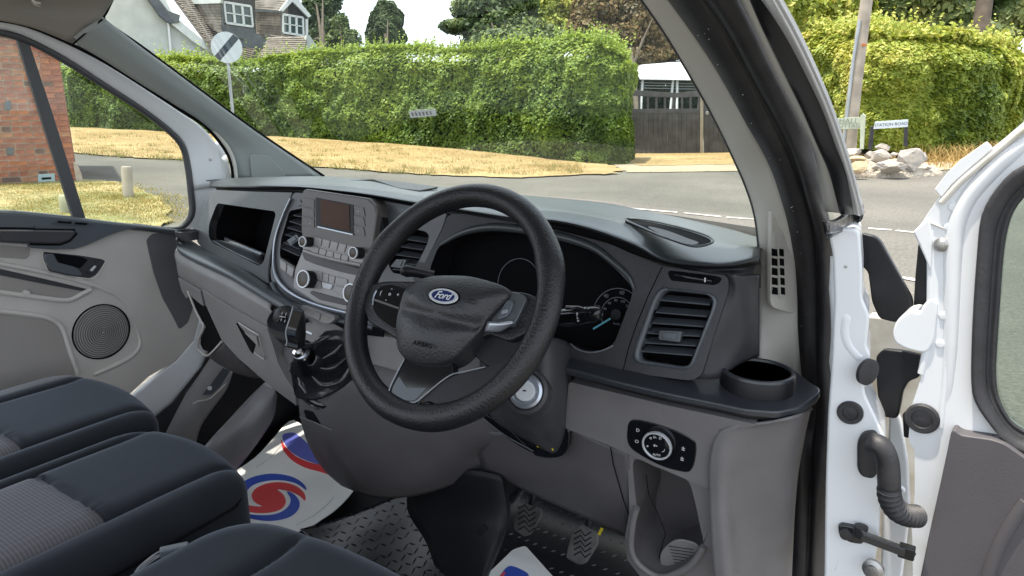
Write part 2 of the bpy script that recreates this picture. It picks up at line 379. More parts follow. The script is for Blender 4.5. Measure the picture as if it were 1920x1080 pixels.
GB = loft('glovebox_top', [[p+V((0, .01, 0)) for p in g0], g0, [a.lerp(b, .4) + V((0, -.006, 0)) for a, b in zip(g0, g1)], g1, g2, [p+V((0, .02, 0)) for p in g2]], M['taupe'], van, 4, 4, solid=.003)
# glovebox door
PG = PL(PLl.at(437, 577, .043), (-.17, -.93, -.22))
gl = [(378,543),(437,579),(501,615),(512,645),(523,681),(536,706),(552,729),(556,762),(517,733),(487,708),(447,673),(415,638),(399,603),(385,572)]
gd = slab('glovebox_door', PG.pts(gl), PG.n, .02, M['taupe'], van, bevel=.003)
slab('glovebox_latch', roundp(PG.pts([(447,606),(485,629),(489,648),(495,674),(476,661)]), .004), PG.n, .004, M['taupe'], gd, lift=.003, bevel=.001)
slab('latch_recess', PG.pts([(446,605),(450,608),(463,624),(483,640),(477,662),(472,656)]), PG.n, .004, M['void'], gd, lift=.0045, bevel=0)
slab('latch_face', PG.pts([(463,622),(485,629),(489,648),(483,642)]), PG.n, .002, M['doorrecess'], gd, lift=.006, bevel=0)
tube('latch_edge', PG.pts([(447,605),(466,617),(485,628),(489,648),(495,674),(477,661)], .006), .0013, M['doorgrey'], gd)
stroke('panel_seam', PG.pts([(502,616),(512,645),(523,681),(536,706),(552,729)], .001), .003, PG.n, M['void'], gd)
# end pocket of the dashboard
ep = part('end_pocket', 'small open pocket at the passenger end of the dashboard')
PE = PL(PG.at(380, 610, -.004), (-.17, -.93, -.2))
pk = [(356,551),(372,562),(383,572),(398,603),(414,638),(392,660),(381,657),(375,645),(376,632),(385,612),(372,592)]
slab('pocket_opening', roundp(PE.pts(pk), .006), PE.n, .05, M['void'], ep, bevel=.002)
tube('pocket_edge', PE.pts([(352,545),(366,580),(376,600),(382,613),(374,632),(371,650),(377,661),(388,667),(400,658),(415,641)], .004), .0028, M['doorgrey'], ep, smoothn=4)
slab('pocket_surround', PE.pts([(336,520),(378,544),(384,574),(372,565),(358,552),(352,560),(343,545)]), PE.n, .03, M['taupe'], ep, lift=.004, bevel=.003)
un = [[PE.at(a, b, .002) for a, b in [(386,666),(400,659),(416,641)]], [PE.at(a, b, -.02) for a, b in [(410,683),(425,674),(447,675)]], [PE.at(a, b, -.04) for a, b in [(440,699),(455,697),(470,697)]], [PE.at(a, b, -.06) for a, b in [(468,708),(478,709),(488,709)]]]
loft('glovebox_underside', un, M['taupe_dark'], van, 5, 4, solid=.003)

# ---- centre pod
pod = part('centre_pod', 'slate centre panel carrying the radio and heater controls')
po = [(551,361),(630,365),(702,374),(778,388),(838,399),(828,430),(800,485),(775,535),(720,620),(660,618),(610,606),(566,590),(532,567),(512,540),(507,512),(511,478),(521,440),(535,396)]
hl = [(543,395),(568,390),(600,395),(590,500),(551,505),(524,480),(527,448)]
hr = [(770,428),(798,434),(805,441),(802,455),(780,503),(768,516),(735,512),(722,480),(750,440)]
slab('pod_panel', roundp(PLm.pts(po), .008), PLm.n, .02, M['fascia'], pod, holes=[roundp(PLm.pts(hl), .008), roundp(PLm.pts(hr), .01)], bevel=.004)
slab('pod_back', PLm.pts([(530,385),(830,420),(790,540),(520,520)], -.05), PLm.n, .004, M['void'], pod, bevel=0)
tube('pod_trim', [PLm.at(a, b, .004) for a, b in [(545,372),(530,405),(516,448),(513,490),(519,520),(534,541),(560,559),(600,575),(650,588),(705,600)]], [.004,.004,.004,.005,.007,.008,.008,.008,.008,.008], M['silver'], pod, smoothn=5, flat=.6)
tube('pod_lower_trim', [PLm.at(a, b, .006) for a, b in [(510,530),(520,550),(545,568),(575,580),(630,600),(700,615)]], .005, M['slat'], pod, smoothn=5)
def vent(nm, label, hole, pl, ends, tabc, frame_w=.0, depth=.04, mt=M['slat']):
    v = part('air_vent', label); P = roundp(pl.pts(hole), .01)
    slab('vent_back', [p-pl.n*depth for p in P], pl.n, .003, M['void'], v, bevel=0)
    loft('vent_lining', [P, [p-pl.n*depth for p in P]], M['black'], v, 1, 1, solid=0, closed=True)
    for (a, b) in ends:
        p0 = pl.at(*a, -.004); p1 = pl.at(*b, -.004); bk = (-pl.n*.024+V((0, 0, .010)))
        s = (p1-p0).normalized(); up = bk.cross(s).normalized(); c = (p0+p1)/2+bk*.5
        box('slat', c, (p1-p0).length, bk.length, .0022, mt, v, bevel=.0008, axes=(s, bk.normalized(), up))
    if tabc:
        q = pl.pts(tabc, .004); slab('slat_tab', roundp(q, .002), pl.n, .010, M['dash_top'], v, bevel=.0015)
        c = sum(q, V())/4; slab('tab_grip', [c+(x-c)*.6 for x in q], pl.n, .002, mt, v, lift=.002, bevel=.0008)
    return v
vent('vl', 'centre air vent on the passenger side of the radio', hl, PLm, [((549,404),(570,408)),((542,415),(570,424)),((538,427),(570,437)),((534,440),(568,452)),((531,455),(562,468)),((528,466),(560,480))], [(537,451),(556,439),(562,448),(545,461)])
vent('vr', 'centre air vent behind the steering wheel rim', hr, PLm, [((760,449),(800,455)),((752,463),(793,469)),((742,478),(786,484)),((740,492),(780,497)),((735,505),(772,510))], [(743,486),(762,487),(754,503),(732,500)])
bc = [(524,481),(554,500),(550,523),(537,514),(525,506)]
bp_ = slab('vent_button_panel', roundp(PLm.pts(bc, .0), .004), PLm.n, .01, M['radio'], pod, bevel=.001, lift=.002)
for q in ([(526,486),(538,494),(537,510),(527,503)], [(540,496),(552,503),(549,519),(539,512)]):
    slab('button', roundp(PLm.pts(q, .002), .002), PLm.n, .004, M['button'], pod, bevel=.001, lift=.002)
# flat tray right of the radio
slab('pod_shelf', roundp(PLm.pts([(700,379),(777,393),(770,408),(742,424),(722,421),(710,400)], .004), .004), PLm.n, .004, M['silver'], pod, bevel=.001).data.materials[0] = M['dash_top']
slab('warning_mark', PLm.pts([(556,381),(562,375),(568,384),(557,386)], .003), PLm.n, .002, M['dash_top'], pod, bevel=0)

# ---- radio
PR = PL(PLm.at(635, 430, .035), (0, -.975, .20))
rad = part('radio', 'bronze grey radio with small brown display and ten keys')
fr = [(567,357),(574,354),(690,371),(703,384),(706,400),(698,462),(690,476),(640,466),(566,446),(564,430),(565,375)]
slab('radio_face', roundp(PR.pts(fr), .004), PR.n, .045, M['radio'], rad, bevel=.004, seg=4)
slab('radio_cheek', roundp(PR.pts([(690,371),(703,384),(716,405),(719,428),(712,455),(698,478),(690,476)], -.016), .006), PR.n, .03, M['black'], rad, bevel=.003)
lo = [(566,440),(690,472),(688,484),(676,499),(568,470),(560,455)]
slab('radio_lower_panel', roundp(PR.pts(lo), .004), PR.n, .04, M['button'], rad, lift=-.001, bevel=.003)
slab('display_recess', PR.pts([(592,370),(663,384),(664,441),(593,425)], .0005), PR.n, .003, M['black'], rad, bevel=.0006, lift=.0008)
scr = slab('display', PR.pts([(602,374),(656,385),(657,434),(603,421)], .0005), PR.n, .003, M['screen'], rad, bevel=.0005, lift=.002)
stroke('display_edge', PR.pts([(596,425),(662,440)], .002), .0022, PR.n, M['silver'], rad, h=.0015)
for i in range(3):
    a = 370+i*18.0; slab('button', roundp(PR.pts([(568,a),(589,a+4),(590,a+20.5),(568,a+16.5)], .0005), .0012), PR.n, .003, M['radio'], rad, bevel=.0008, lift=.0012)
    if i: text('button_mark', '▪' if 0 else 'o', PR.at(582, a+12, .0022), PR.n, .006, M['print'], rad)
    b = 385+i*18.5; slab('button', roundp(PR.pts([(664,b),(682,b+4),(685,b+21),(665,b+17)], .0005), .0012), PR.n, .003, M['radio'], rad, bevel=.0008, lift=.0012)
    text('button_mark', ['o', '<', 'o'][i], PR.at(672, b+11, .0022), PR.n, .006, M['print'], rad)
def lerp2(a, b, t): return (a[0]+(b[0]-a[0])*t, a[1]+(b[1]-a[1])*t)
def keyrow(TL, TR, BR, BL, n, pl, par, gap=.06, lift=.002, mt=None, name='button'):
    for i in range(n):
        t0 = (i+gap)/n; t1 = (i+1-gap)/n
        q = [lerp2(TL, TR, t0), lerp2(TL, TR, t1), lerp2(BL, BR, t1), lerp2(BL, BR, t0)]
        slab(name, roundp(pl.pts(q), .0015), pl.n, .004, mt or M['button'], par, bevel=.0008, lift=lift)
keyrow((590,444),(667,463),(662,478),(588,458), 5, PR, rad); keyrow((586,461),(655,480),(652,495),(583,476), 5, PR, rad)
tube('radio_ledge', PR.pts([(570,470),(600,480),(645,491),(677,497)], .002), .004, M['button'], rad, smoothn=4)
def knob(c, pl, r, L, par, face_mt=M['knobface'], name='knob'):
    k = lathe(name, pl.at(*c)-pl.n*0, pl.n, [(r*.98, -L), (r, -L+.001), (r, -.002), (r*.97, 0), (0, 0)], M['black'], par, 40)
    lathe('knob_ring', pl.at(*c), pl.n, [(r*.98, -.0025), (r*1.03, -.001), (r*1.0, .0012), (r*.88, .0012), (r*.84, -.0005)], M['ring'], k, 48)
    lathe('knob_face', pl.at(*c), pl.n, [(r*.85, 0), (r*.6, .0008), (0, .0012)], face_mt, k, 40); return k
PK = PL(PR.p+PR.n*.020, PR.n)
knob((567,453), PK, .0105, .03, rad); knob((662,474), PK, .0115, .03, rad)
# heater controls
htr = part('heater_panel', 'grey heater control panel with two round dials')
PH = PL(PLm.at(615, 530, .012), (0, -.965, .26))
slab('heater_face', roundp(PH.pts([(566,470),(690,505),(700,560),(682,592),(640,582),(590,568),(548,540),(552,505)]), .008), PH.n, .03, M['button'], htr, bevel=.004)
slab('heater_slot', roundp(PH.pts([(567,474),(574,474),(682,505),(679,518),(640,510),(590,495),(572,487)], .001), .004), PH.n, .004, M['taupe_dark'], htr, bevel=.001, lift=.002)
for q in ([(588,507),(605,511),(604,526),(587,521)], [(587,524),(603,529),(602,541),(585,536)], [(607,512),(617,514.5),(616,530),(605,527)], [(618,515),(629,518),(627,532),(617,530)], [(631,518),(652,524),(651,538),(629,532)], [(629,535),(650,541),(649,554),(625,546)]):
    slab('button', roundp(PH.pts(q, .001), .002), PH.n, .004, M['button'], htr, bevel=.0008, lift=.002)
slab('demist_button', roundp(PH.pts([(605,528.5),(626,533.5),(621,543),(607,540)], .001), .003), PH.n, .005, M['print'], htr, bevel=.001, lift=.003)
slab('heater_shadow_slot', roundp(PH.pts([(584,545),(640,560),(655,566),(650,573),(600,562),(582,550)], .001), .003), PH.n, .004, M['taupe_dark'], htr, bevel=.001, lift=.002)
PK2 = PL(PH.p+PH.n*.024, PH.n)
knob((568,523), PK2, .0185, .03, htr); knob((656,549), PK2, .0185, .03, htr)
# switch strip
sw = part('switch_strip'); PS = PL(PLm.at(595, 590, .02), (0, -.96, .2))
slab('strip_plate', roundp(PS.pts([(565,572),(573,573),(627,592),(627,600),(617,608),(605,606),(569,589),(563,582)]), .005), PS.n, .014, M['button'], sw, bevel=.0015)
slab('button', roundp(PS.pts([(587,582),(602,587),(599,601),(585,595)], .001), .002), PS.n, .003, M['button'], sw, bevel=.0008, lift=.0015)
slab('strip_back', roundp(PLm.pts([(500,560),(540,572),(600,598),(660,612),(760,640),(760,700),(640,668),(560,632),(503,612)], .006), .006), PLm.n, .03, M['taupe'], van, bevel=.004)['label'] = 'grey panel below the heater controls'
stroke('strip_groove', PLm.pts([(560,616),(585,626)], .0065), .004, PLm.n, M['silver'], sw)
slab('strip_opening', PLm.pts([(627,607),(640,604),(720,616),(720,632),(660,625)], .0065), PLm.n, .003, M['void'], sw, lift=.002, bevel=0)

# ---- right fascia: cluster surround and right vent
op = px_cr([(825,461),(857,444),(890,434),(923,431),(960,433),(1000,440),(1057,451),(1110,471),(1147,498),(1172,523),(1185,541),(1183,560),(1172,590),(1160,622),(1148,646),(1120,658),(1093,656),(1073,648),(1020,640),(940,610),(860,560),(812,520),(807,505),(812,488)], 3)
vo = roundp(PLr.pts([(1241,538),(1335,549),(1346,560),(1343,578),(1299,688),(1284,694),(1194,681),(1186,672),(1189,655),(1229,550)]), .008)
oR = [(843,402),(868,401),(985,421),(1040,431),(1085,442),(1147,459),(1200,482),(1243,499),(1300,508),(1356,514),(1366,522),(1366,545),(1340,625),(1315,703),(1300,712),(1288,713),(1167,697),(1060,679),(960,660),(860,610),(775,540),(776,505),(800,460),(822,425)]
FR = slab('instrument_fascia', roundp(PLr.pts(oR), .006), PLr.n, .02, M['charcoal'], van, holes=[PLr.pts(op), vo], bevel=.0035); FR['label'] = 'charcoal grained fascia round the instruments'
stroke('fascia_joint', PLr.pts([(1242,500),(1232,520),(1215,556),(1195,605),(1178,655),(1168,697)], .0003), .0016, PLr.n, M['void'], FR)
cl = part('instrument_cluster', 'dark instrument binnacle with faint dials')
OP = PLr.pts(op)
loft('cluster_wall', [OP, [p-PLr.n*.09 for p in OP]], M['black'], cl, 1, 1, solid=0, closed=True)
slab('cluster_face', [p-PLr.n*.055 for p in OP], PLr.n, .004, M['void'], cl, bevel=0)
tube('cluster_hood', PLr.pts([(826,459),(857,441),(890,430),(923,426),(960,428),(1000,434),(1057,445),(1112,464),(1150,492),(1178,518),(1189,542)], .002), [.003,.005,.007,.0075,.0075,.0075,.0075,.0065,.005,.004,.002], M['dash_top'], cl, smoothn=5)
tube('cluster_lower_edge', PLr.pts([(1070,644),(1082,655),(1105,661),(1130,657),(1150,648)], .0), .0012, M['silver'], cl, smoothn=5)
DP = PL(PLr.p-PLr.n*.05, PLr.n); dc = DP.at(1157, 590)
def arc(c, r, a0, a1, pl, n=30):
    u = V((1, 0, 0)); u = (u-pl.n*u.dot(pl.n)).normalized(); v_ = pl.n.cross(u)
    return [c+(u*math.cos(R(a0+(a1-a0)*i/n))+v_*math.sin(R(a0+(a1-a0)*i/n)))*r for i in range(n+1)]
stroke('dial_ring', arc(dc, .044, 5, 200, DP), .0011, DP.n, M['printdim'], cl); stroke('dial_ring', arc(dc, .029, 0, 215, DP), .0011, DP.n, M['printdim'], cl)
for a, s in ((132, '40'), (86, '60'), (45, '80'), (170, '20')): text('dial_number', s, arc(dc, .0375, a, a, DP, 1)[0], DP.n, .009, M['printdim'], cl)
for a, s in ((165, '40'), (135, '60'), (105, '80'), (75, '100'), (45, '120')): text('dial_number', s, arc(dc, .024, a, a, DP, 1)[0], DP.n, .006, M['printdim'], cl)
text('dial_number', 'km/h', dc+V((0, 0, -.016)), DP.n, .006, M['printdim'], cl)
nd = [DP.at(1145, 597, .004), DP.at(1112, 617, .004)]; beam('needle', nd[0], nd[1], .003, .0015, M['cyan'], cl, bevel=.0005, up=PLr.n)
lathe('needle_cap', dc, DP.n, [(.009, 0), (.009, .005), (0, .006)], M['black'], cl, 24)
dc2 = DP.at(972, 530); stroke('dial_ring', arc(dc2, .044, 0, 200, DP), .0009, DP.n, M['printdim'], cl)
# right vent
vr_hole = [(1246,544),(1328,553),(1337,563),(1335,578),(1293,684),(1281,687),(1203,675),(1198,666),(1232,566)]
sl_ends = [((1236,563),(1331,572)),((1229,586),(1326,594)),((1221,606),(1320,613)),((1213,625),(1313,631)),((1206,643),(1305,649)),((1200,659),(1299,667))]
v3 = vent('v3', 'square right-hand air vent beside the door', vr_hole, PLr, sl_ends, [(1236,619),(1279,621),(1274,642),(1234,637)], depth=.045)
ring('vent_frame', vo, roundp(PLr.pts(vr_hole), .010), PLr.n, M['slat'], v3, N=90, raise_=.004, depth=.012)
tw = part('vent_dial')
slab('dial_recess', roundp(PLr.pts([(1252,512),(1256,507),(1340,517),(1354,521),(1350,530),(1340,535),(1258,526)]), .004), PLr.n, .004, M['void'], tw, bevel=.001, lift=.0015)
tube('dial_wheel', PLr.pts([(1266,515),(1285,519),(1310,523),(1336,527)], .002), [.0045,.006,.006,.0045], M['gloss'], tw, smoothn=4)
beam('dial_mark', PLr.at(1322, 521, .009), PLr.at(1322, 529, .009), .002, .001, M['print'], tw, bevel=0, up=PLr.n)
# side cheek of the dashboard beyond the vent pod
ck = [[PLr.at(1358,513,.0), Y(1375,515,.98), Y(1398,515,1.0), Y(1424,516,1.02)], [PLr.at(1366,530,-.002), Y(1380,545,.985), Y(1400,545,1.0), Y(1424,545,1.03)], [PLr.at(1352,585,-.002), Y(1376,590,.985), Y(1400,592,1.0), Y(1424,592,1.03)], [PLr.at(1330,650,-.004), Y(1362,648,.985), Y(1396,640,1.0), Y(1424,635,1.03)], [PLr.at(1306,711,-.006), Y(1350,709,.975), Y(1382,686,1.0), Y(1424,667,1.04)]]
loft('dash_end_panel', ck, M['charcoal'], van, 5, 5, solid=.003)

# ---- right ledge with cup holder
Pq = pl3(Y(1068,692,.90), Y(1458,776,.93), Y(1440,675,1.10))
led = [(1050,668),(1167,693),(1293,709),(1350,709),(1377,690),(1405,672),(1440,673),(1486,690),(1522,718),(1538,727),(1538,738),(1503,763),(1458,773),(1399,768),(1340,755),(1250,737),(1160,716),(1050,688)]
sl_ = slab('cup_ledge', roundp(Pq.pts(led), .01), Pq.n if Pq.n.z > 0 else -Pq.n, .011, M['ledge'], van, bevel=.003)
sl_['label'] = 'dark shelf ledge along the right dashboard, ending in a cup holder'
led2 = [(1050,690),(1160,722),(1250,744),(1340,762),(1399,776),(1458,781),(1503,771),(1536,744),(1500,700),(1300,700),(1050,675)]
slab('ledge_underside', roundp(Pq.pts(led2, -.0125), .01), Pq.n, .008, M['black'], van, bevel=.002)
cc = Pq.at(1424, 722); cz = V((0, 0, 1))
cup = part('cup_holder')
lathe('cup_ring', cc+V((-.004, 0, -.002)), cz, [(.0535, -.002), (.053, .020), (.051, .024), (.047, .025), (.0455, .022), (.043, -.05), (0, -.051)], M['black'], cup, 64)
lathe('cup_rim', cc+V((-.004, 0, .0225)), cz, [(.0525, -.002), (.0515, .0015), (.049, .0025), (.0462, .0015), (.0455, -.002)], M['ledge'], cup, 64)
lathe('cup_well', cc+V((-.004, 0, .02)), cz, [(.0447, 0), (.043, -.002), (.0, -.003)], M['void'], cup, 48)
# left small cup ring
lathe('cup_ring', PLl.at(353, 441, .015), cz, [(.030, -.01), (.031, .012), (.029, .014), (.026, .012), (.025, -.005), (0, -.005)], M['charcoal'], cup, 40)

# ---- headlamp switch band and lower panels, right
PB = PL(Y(1200, 800, .925), (.03, -.97, -.10))
b0 = [(1066,716),(1160,738),(1250,760),(1340,779),(1400,792),(1450,797),(1492,786)]
b1 = [(1064,745),(1150,768),(1240,792),(1320,812),(1372,812),(1420,806),(1485,796)]
b2 = [(1061,775),(1140,800),(1225,830),(1300,862),(1338,850),(1352,835),(1365,830)]
b3 = [(1059,803),(1135,832),(1215,864),(1290,900),(1322,915),(1331,917),(1334,917)]
sec = [(1060,801),(1140,836),(1220,870),(1290,902),(1312,913),(1329,918)]
band_o = [(1066,716),(1160,738),(1250,760),(1340,779),(1420,797),(1360,812),(1345,822),(1337,840),(1329,918),(1300,905),(1215,868),(1140,834),(1059,803)]
BN = slab('lower_fascia', roundp(PB.pts(band_o), .006), PB.n, .03, M['taupe_r'], van, bevel=.004); BN['label'] = 'grey brown fascia band with the headlamp switch'
hs = part('headlamp_switch', 'gloss black headlamp switch panel with chrome ringed dial')
hp = px_cr([(1183,788),(1215,790),(1265,806),(1298,823),(1306,835),(1303,865),(1295,882),(1280,884),(1240,873),(1200,852),(1180,835),(1176,812)], 4)
slab('switch_panel', PB.pts(hp), PB.n, .008, M['gloss'], hs, bevel=.0015, lift=.0015)
PD = PL(PB.p+PB.n*.010, PB.n); kc = (1231.5,836)
lathe('switch_dial', PD.at(*kc), PD.n, [(.0225, -.010), (.0225, 0), (.0205, .001), (0, .0012)], M['gloss'], hs, 48)
lathe('dial_ring', PD.at(*kc), PD.n, [(.0228, -.004), (.0236, -.001), (.0230, .0022), (.0208, .0024), (.0200, .0008)], M['ring'], hs, 64)
def mk(s, px, py, sz, pl=PD, h=.0016, par=hs, mt='print', rot=0): return text('switch_mark', s, pl.at(px, py, h), pl.n, sz, M[mt], par, rot=rot)
mk('o', 1220, 821, .0075); mk('D-', 1228, 820, .005); mk('D', 1238, 822, .006); mk('o', 1214, 836, .006); mk('8=', 1229, 836, .006); mk('AUTO', 1231, 853, .0045, rot=.1); mk('-', 1215, 812, .008, rot=-.7); mk('(', 1244, 846, .008, rot=2.5)
mk('D', 1196, 807, .008, PB, .002); mk('O', 1194, 828, .008, PB, .002); mk('±', 1281, 841, .011, PB, .002); mk('±', 1279, 860, .011, PB, .002)
# door-side post of the dash
post = [[Y(1350,806,.925), Y(1385,797,.925), Y(1440,794,.935), Y(1490,784,.95), Y(1525,768,1.03)],
        [Y(1335,835,.925), Y(1365,820,.925), Y(1420,806,.94), Y(1488,792,.965), Y(1518,778,1.04)],
        [Y(1329,880,.925), Y(1358,870,.925), Y(1400,865,.95), Y(1482,865,.99), Y(1500,870,1.05)],
        [Y(1330,930,.93), Y(1356,930,.93), Y(1392,940,.965), Y(1480,940,1.01), Y(1492,940,1.06)],
        [Y(1334,1010,.93), Y(1362,1010,.935), Y(1395,1010,.98), Y(1478,1010,1.03), Y(1488,1010,1.08)],
        [Y(1340,1100,.94), Y(1370,1100,.945), Y(1400,1100,.99), Y(1474,1100,1.04), Y(1484,1100,1.09)]]
loft('dash_post', post, M['taupe_r'], van, 5, 5, solid=.004)['label'] = 'curved grey end post of the dashboard'
# knee panel
kp = [[Y(1050,799,.935), Y(1140,833,.935), Y(1215,867,.935), Y(1330,917,.94)],
      [Y(985,845,.95), Y(1100,875,.95), Y(1187,905,.95), Y(1338,960,.95)],
      [Y(905,868,.99), Y(1060,915,.975), Y(1180,960,.975), Y(1336,1020,.97)],
      [Y(905,882,1.02), Y(1010,931,1.02), Y(1176,1008,1.02), Y(1336,1085,1.02)]]
# knee panel stops at the door pocket
kp2 = [[Y(880,806,.96), Y(960,812,.945), Y(1057,802,.94), Y(1120,827,.94), Y(1178,850,.94)],
       [Y(890,840,.98), Y(970,846,.965), Y(1060,850,.955), Y(1125,872,.95), Y(1182,900,.95)],
       [Y(905,876,1.0), Y(985,895,.99), Y(1060,905,.98), Y(1125,930,.97), Y(1180,955,.97)],
       [Y(912,884,1.03), Y(985,921,1.03), Y(1060,955,1.03), Y(1120,983,1.03), Y(1178,1009,1.03)]]
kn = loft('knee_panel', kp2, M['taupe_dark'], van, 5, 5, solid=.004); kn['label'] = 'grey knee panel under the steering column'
stroke('knee_seam', [Y(1145,838,.936), Y(1150,870,.944), Y(1160,905,.952), Y(1170,940,.962), Y(1180,968,.968)], .002, (0, -1, -.1), M['void'], kn)
bin_ = part('door_side_bin', 'open storage pocket low at the driver end of the dashboard')
bo = px_cr([(1190,862),(1230,876),(1285,898),(1300,930),(1312,985),(1318,1022),(1300,1050),(1275,1068),(1240,1078),(1200,1058),(1184,1030),(1184,985),(1193,950),(1189,905)], 4)
PN = PL(Y(1250, 960, .955), (.03, -.97, -.12))
slab('bin_surround', PN.pts([(1176,848),(1330,917),(1340,960),(1342,1100),(1215,1100),(1176,1050),(1172,1005),(1180,960)]), PN.n, .03, M['taupe_r'], bin_, holes=[PN.pts(bo)], bevel=.004)
Bo = PN.pts(bo); cB = sum(Bo, V())/len(Bo)
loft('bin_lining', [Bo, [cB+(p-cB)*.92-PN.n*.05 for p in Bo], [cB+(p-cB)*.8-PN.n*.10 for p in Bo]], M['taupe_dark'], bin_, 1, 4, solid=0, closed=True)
slab('bin_back', [cB+(p-cB)*.84-PN.n*.095 for p in Bo], PN.n, .003, M['taupe_dark'], bin_, bevel=0)
slab('bin_floor', PN.pts(px_cr([(1245,1075),(1238,1040),(1262,1015),(1290,1015),(1312,1028),(1300,1055),(1275,1070)], 4), -.02), PN.n, .004, M['taupe'], bin_, bevel=.002)
for i in range(7): stroke('floor_rib', PN.pts([(1254+i*2,1024+i*6),(1300+i,1030+i*6)], -.0195), .0015, PN.n, M['void'], bin_)
tube('bin_lip', PN.pts([(1194,952),(1186,985),(1184,1030),(1200,1060),(1238,1082),(1278,1070),(1302,1052),(1320,1024)], .004), .0055, M['taupe_r'], bin_, smoothn=5)
stroke('bin_crease', PN.pts([(1212,890),(1216,925),(1235,965),(1248,1000),(1237,1040),(1233,1072)], -.03), .0015, PN.n, M['void'], bin_)

# ---- centre console
cs = [[Y(500,612,.96), Y(560,640,.93), Y(640,640,.93), Y(740,650,.95), Y(860,650,.96), Y(960,660,.97)],
      [Y(552,712,.90), Y(600,722,.875), Y(650,715,.885), Y(740,720,.92), Y(860,720,.94), Y(980,730,.96)],
      [Y(563,785,.90), Y(610,792,.875), Y(655,790,.895), Y(745,790,.92), Y(860,790,.94), Y(1000,800,.96)],
      [Y(580,838,.92), Y(622,850,.89), Y(665,855,.91), Y(750,850,.93), Y(850,845,.95), Y(905,845,.98)],
      [Y(608,882,.95), Y(650,895,.92), Y(690,905,.93), Y(755,905,.94), Y(830,888,.96), Y(906,868,1.0)],
      [Y(640,911,.98), Y(668,922,.95), Y(705,933,.95), Y(765,932,.96), Y(832,916,.985), Y(908,879,1.02)]]
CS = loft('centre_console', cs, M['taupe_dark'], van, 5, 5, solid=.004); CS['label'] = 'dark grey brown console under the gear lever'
PC = PL(Y(590, 780, .884), (-.25, -.93, -.1))
slab('socket_recess', roundp([Y(572,768,.885), Y(590,772,.882), Y(605,795,.88), Y(578,784,.886)], .004), PC.n, .004, M['void'], CS, lift=.004, bevel=.001)
stroke('console_groove', [Y(563,780,.888), Y(590,790,.878), Y(624,805,.874)], .002, (-.2, -.95, 0), M['taupe'], CS, h=.003)
tn = [[Y(765,900,1.02), Y(765,960,1.03), Y(800,1020,1.0), Y(830,1110,.95)], [Y(850,880,.99), Y(860,950,.99), Y(880,1020,.96), Y(880,1110,.92)], [Y(940,890,1.0), Y(950,960,1.0), Y(940,1010,.98), Y(900,1110,.93)], [Y(946,885,1.12), Y(950,960,1.12), Y(938,1020,1.1), Y(905,1110,1.05)]]
loft('footwell_tunnel', tn, M['carpet'], van, 5, 5, solid=.004)['label'] = 'black moulded liner beside the pedals'
lathe('liner_plug', Y(905, 995, .968), (.2, -.95, .2), [(.012, -.003), (.012, .001), (.009, .0015), (0, .0015)], M['carpet'], van, 24)

# ---- gear lever
gear = part('gear_lever', 'black gear lever knob with chrome collar and leather gaiter')
kb = [X(560,650,-.0), X(553,632,-.002), X(546,610,-.008), X(541,590,-.014), X(539,577,-.018), X(538,572,-.019)]
tube('knob_body', kb, [.012,.021,.027,.0285,.021,.004], M['black'], gear, n=24, smoothn=4)
PF = pl3(X(507,606,.0), X(546,580,-.0), X(533,642,.0)); PF = PL(PF.p, V((-.35, -.82, .42))); PF.p = X(525, 610, -.020)
slab('knob_face', PF.pts(px_cr([(500,602),(514,580),(535,572),(549,576),(542,598),(535,622),(539,644),(532,650),(510,627)], 4), .012), PF.n, .02, M['gloss'], gear, bevel=.003)
tube('knob_edge', PF.pts([(549,577),(543,598),(536,622),(538,640),(536,648)], .012), .0012, M['edge'], gear, smoothn=4)
for s, a, b in (('1', 522, 586), ('3', 529, 587), ('5', 536, 589), ('2', 520, 599), ('4', 527, 600), ('6', 534, 602)): text('gear_number', s, PF.at(a, b, .0128), PF.n, .007, M['print'], gear)
stroke('shift_pattern', PF.pts([(522,593),(536,595)], .0126), .0008, PF.n, M['print'], gear)
for a in (521.5, 528.5, 535.5): stroke('shift_pattern', PF.pts([(a+.5,590),(a-.8,597)], .0126), .0008, PF.n, M['print'], gear)
tube('lever_shaft', [X(552,636,0), X(562,662,.0)], .006, M['steel'], gear)
tube('shaft_collar', [X(560,657,.0), X(567,672,.0)], [.012,.011], M['chrome'], gear, n=20)
lathe('collar_ring', X(566,664,.0), (.0, -.3, .95), [(.009,-.003),(.0135,-.003),(.015,0),(.0135,.003),(.009,.003)], M['silver'], gear, 28)
gt = [[V((p.x, p.y, p.z)) for p in c] for c in [
    [X(556,668,-.01), X(570,682,0), X(585,684,.01), X(592,668,.01), X(580,655,0), X(566,655,-.01)],
    [X(545,690,-.03), X(568,706,-.02), X(598,700,.0), X(612,676,.02), X(592,652,.02), X(566,650,0)],
    [X(548,712,-.04), X(572,728,-.03), X(612,722,0), X(652,690,.05), X(640,640,.06), X(592,640,.02)],
    [X(552,730,-.045), X(575,750,-.03), X(612,744,0), X(672,700,.06), X(668,628,.07), X(598,628,.02)]]]
loft('gaiter', gt, M['leather'], gear, 5, 5, solid=.002, closed=True, sharp=80)
co_ = [X(544,692,-.045), X(556,701,-.045), X(572,705,-.04), X(589,697,-.02), X(601,686,-.005), X(607,674,.0), X(600,661,.0), X(588,655,-.005), X(575,657,-.02), X(560,668,-.035), X(548,682,-.045)]
cpl_ = pl3(co_[0], co_[3], co_[6]); slab('collar_hollow', cr1(co_, 4, True), cpl_.n, .01, M['void'], gear, lift=.002, bevel=0)  # near-black plate paints the shade inside the collar
tube('collar_edge', [p+cpl_.n*.004 for p in co_], .0022, M['leather'], gear, smoothn=5, closed=True)
stroke('collar_edge_highlight', [p+cpl_.n*.0055 for p in cr1(co_, 4, True)], .0012, cpl_.n, M['edge'], gear, closed=True)  # pale line paints the highlight along the leather collar
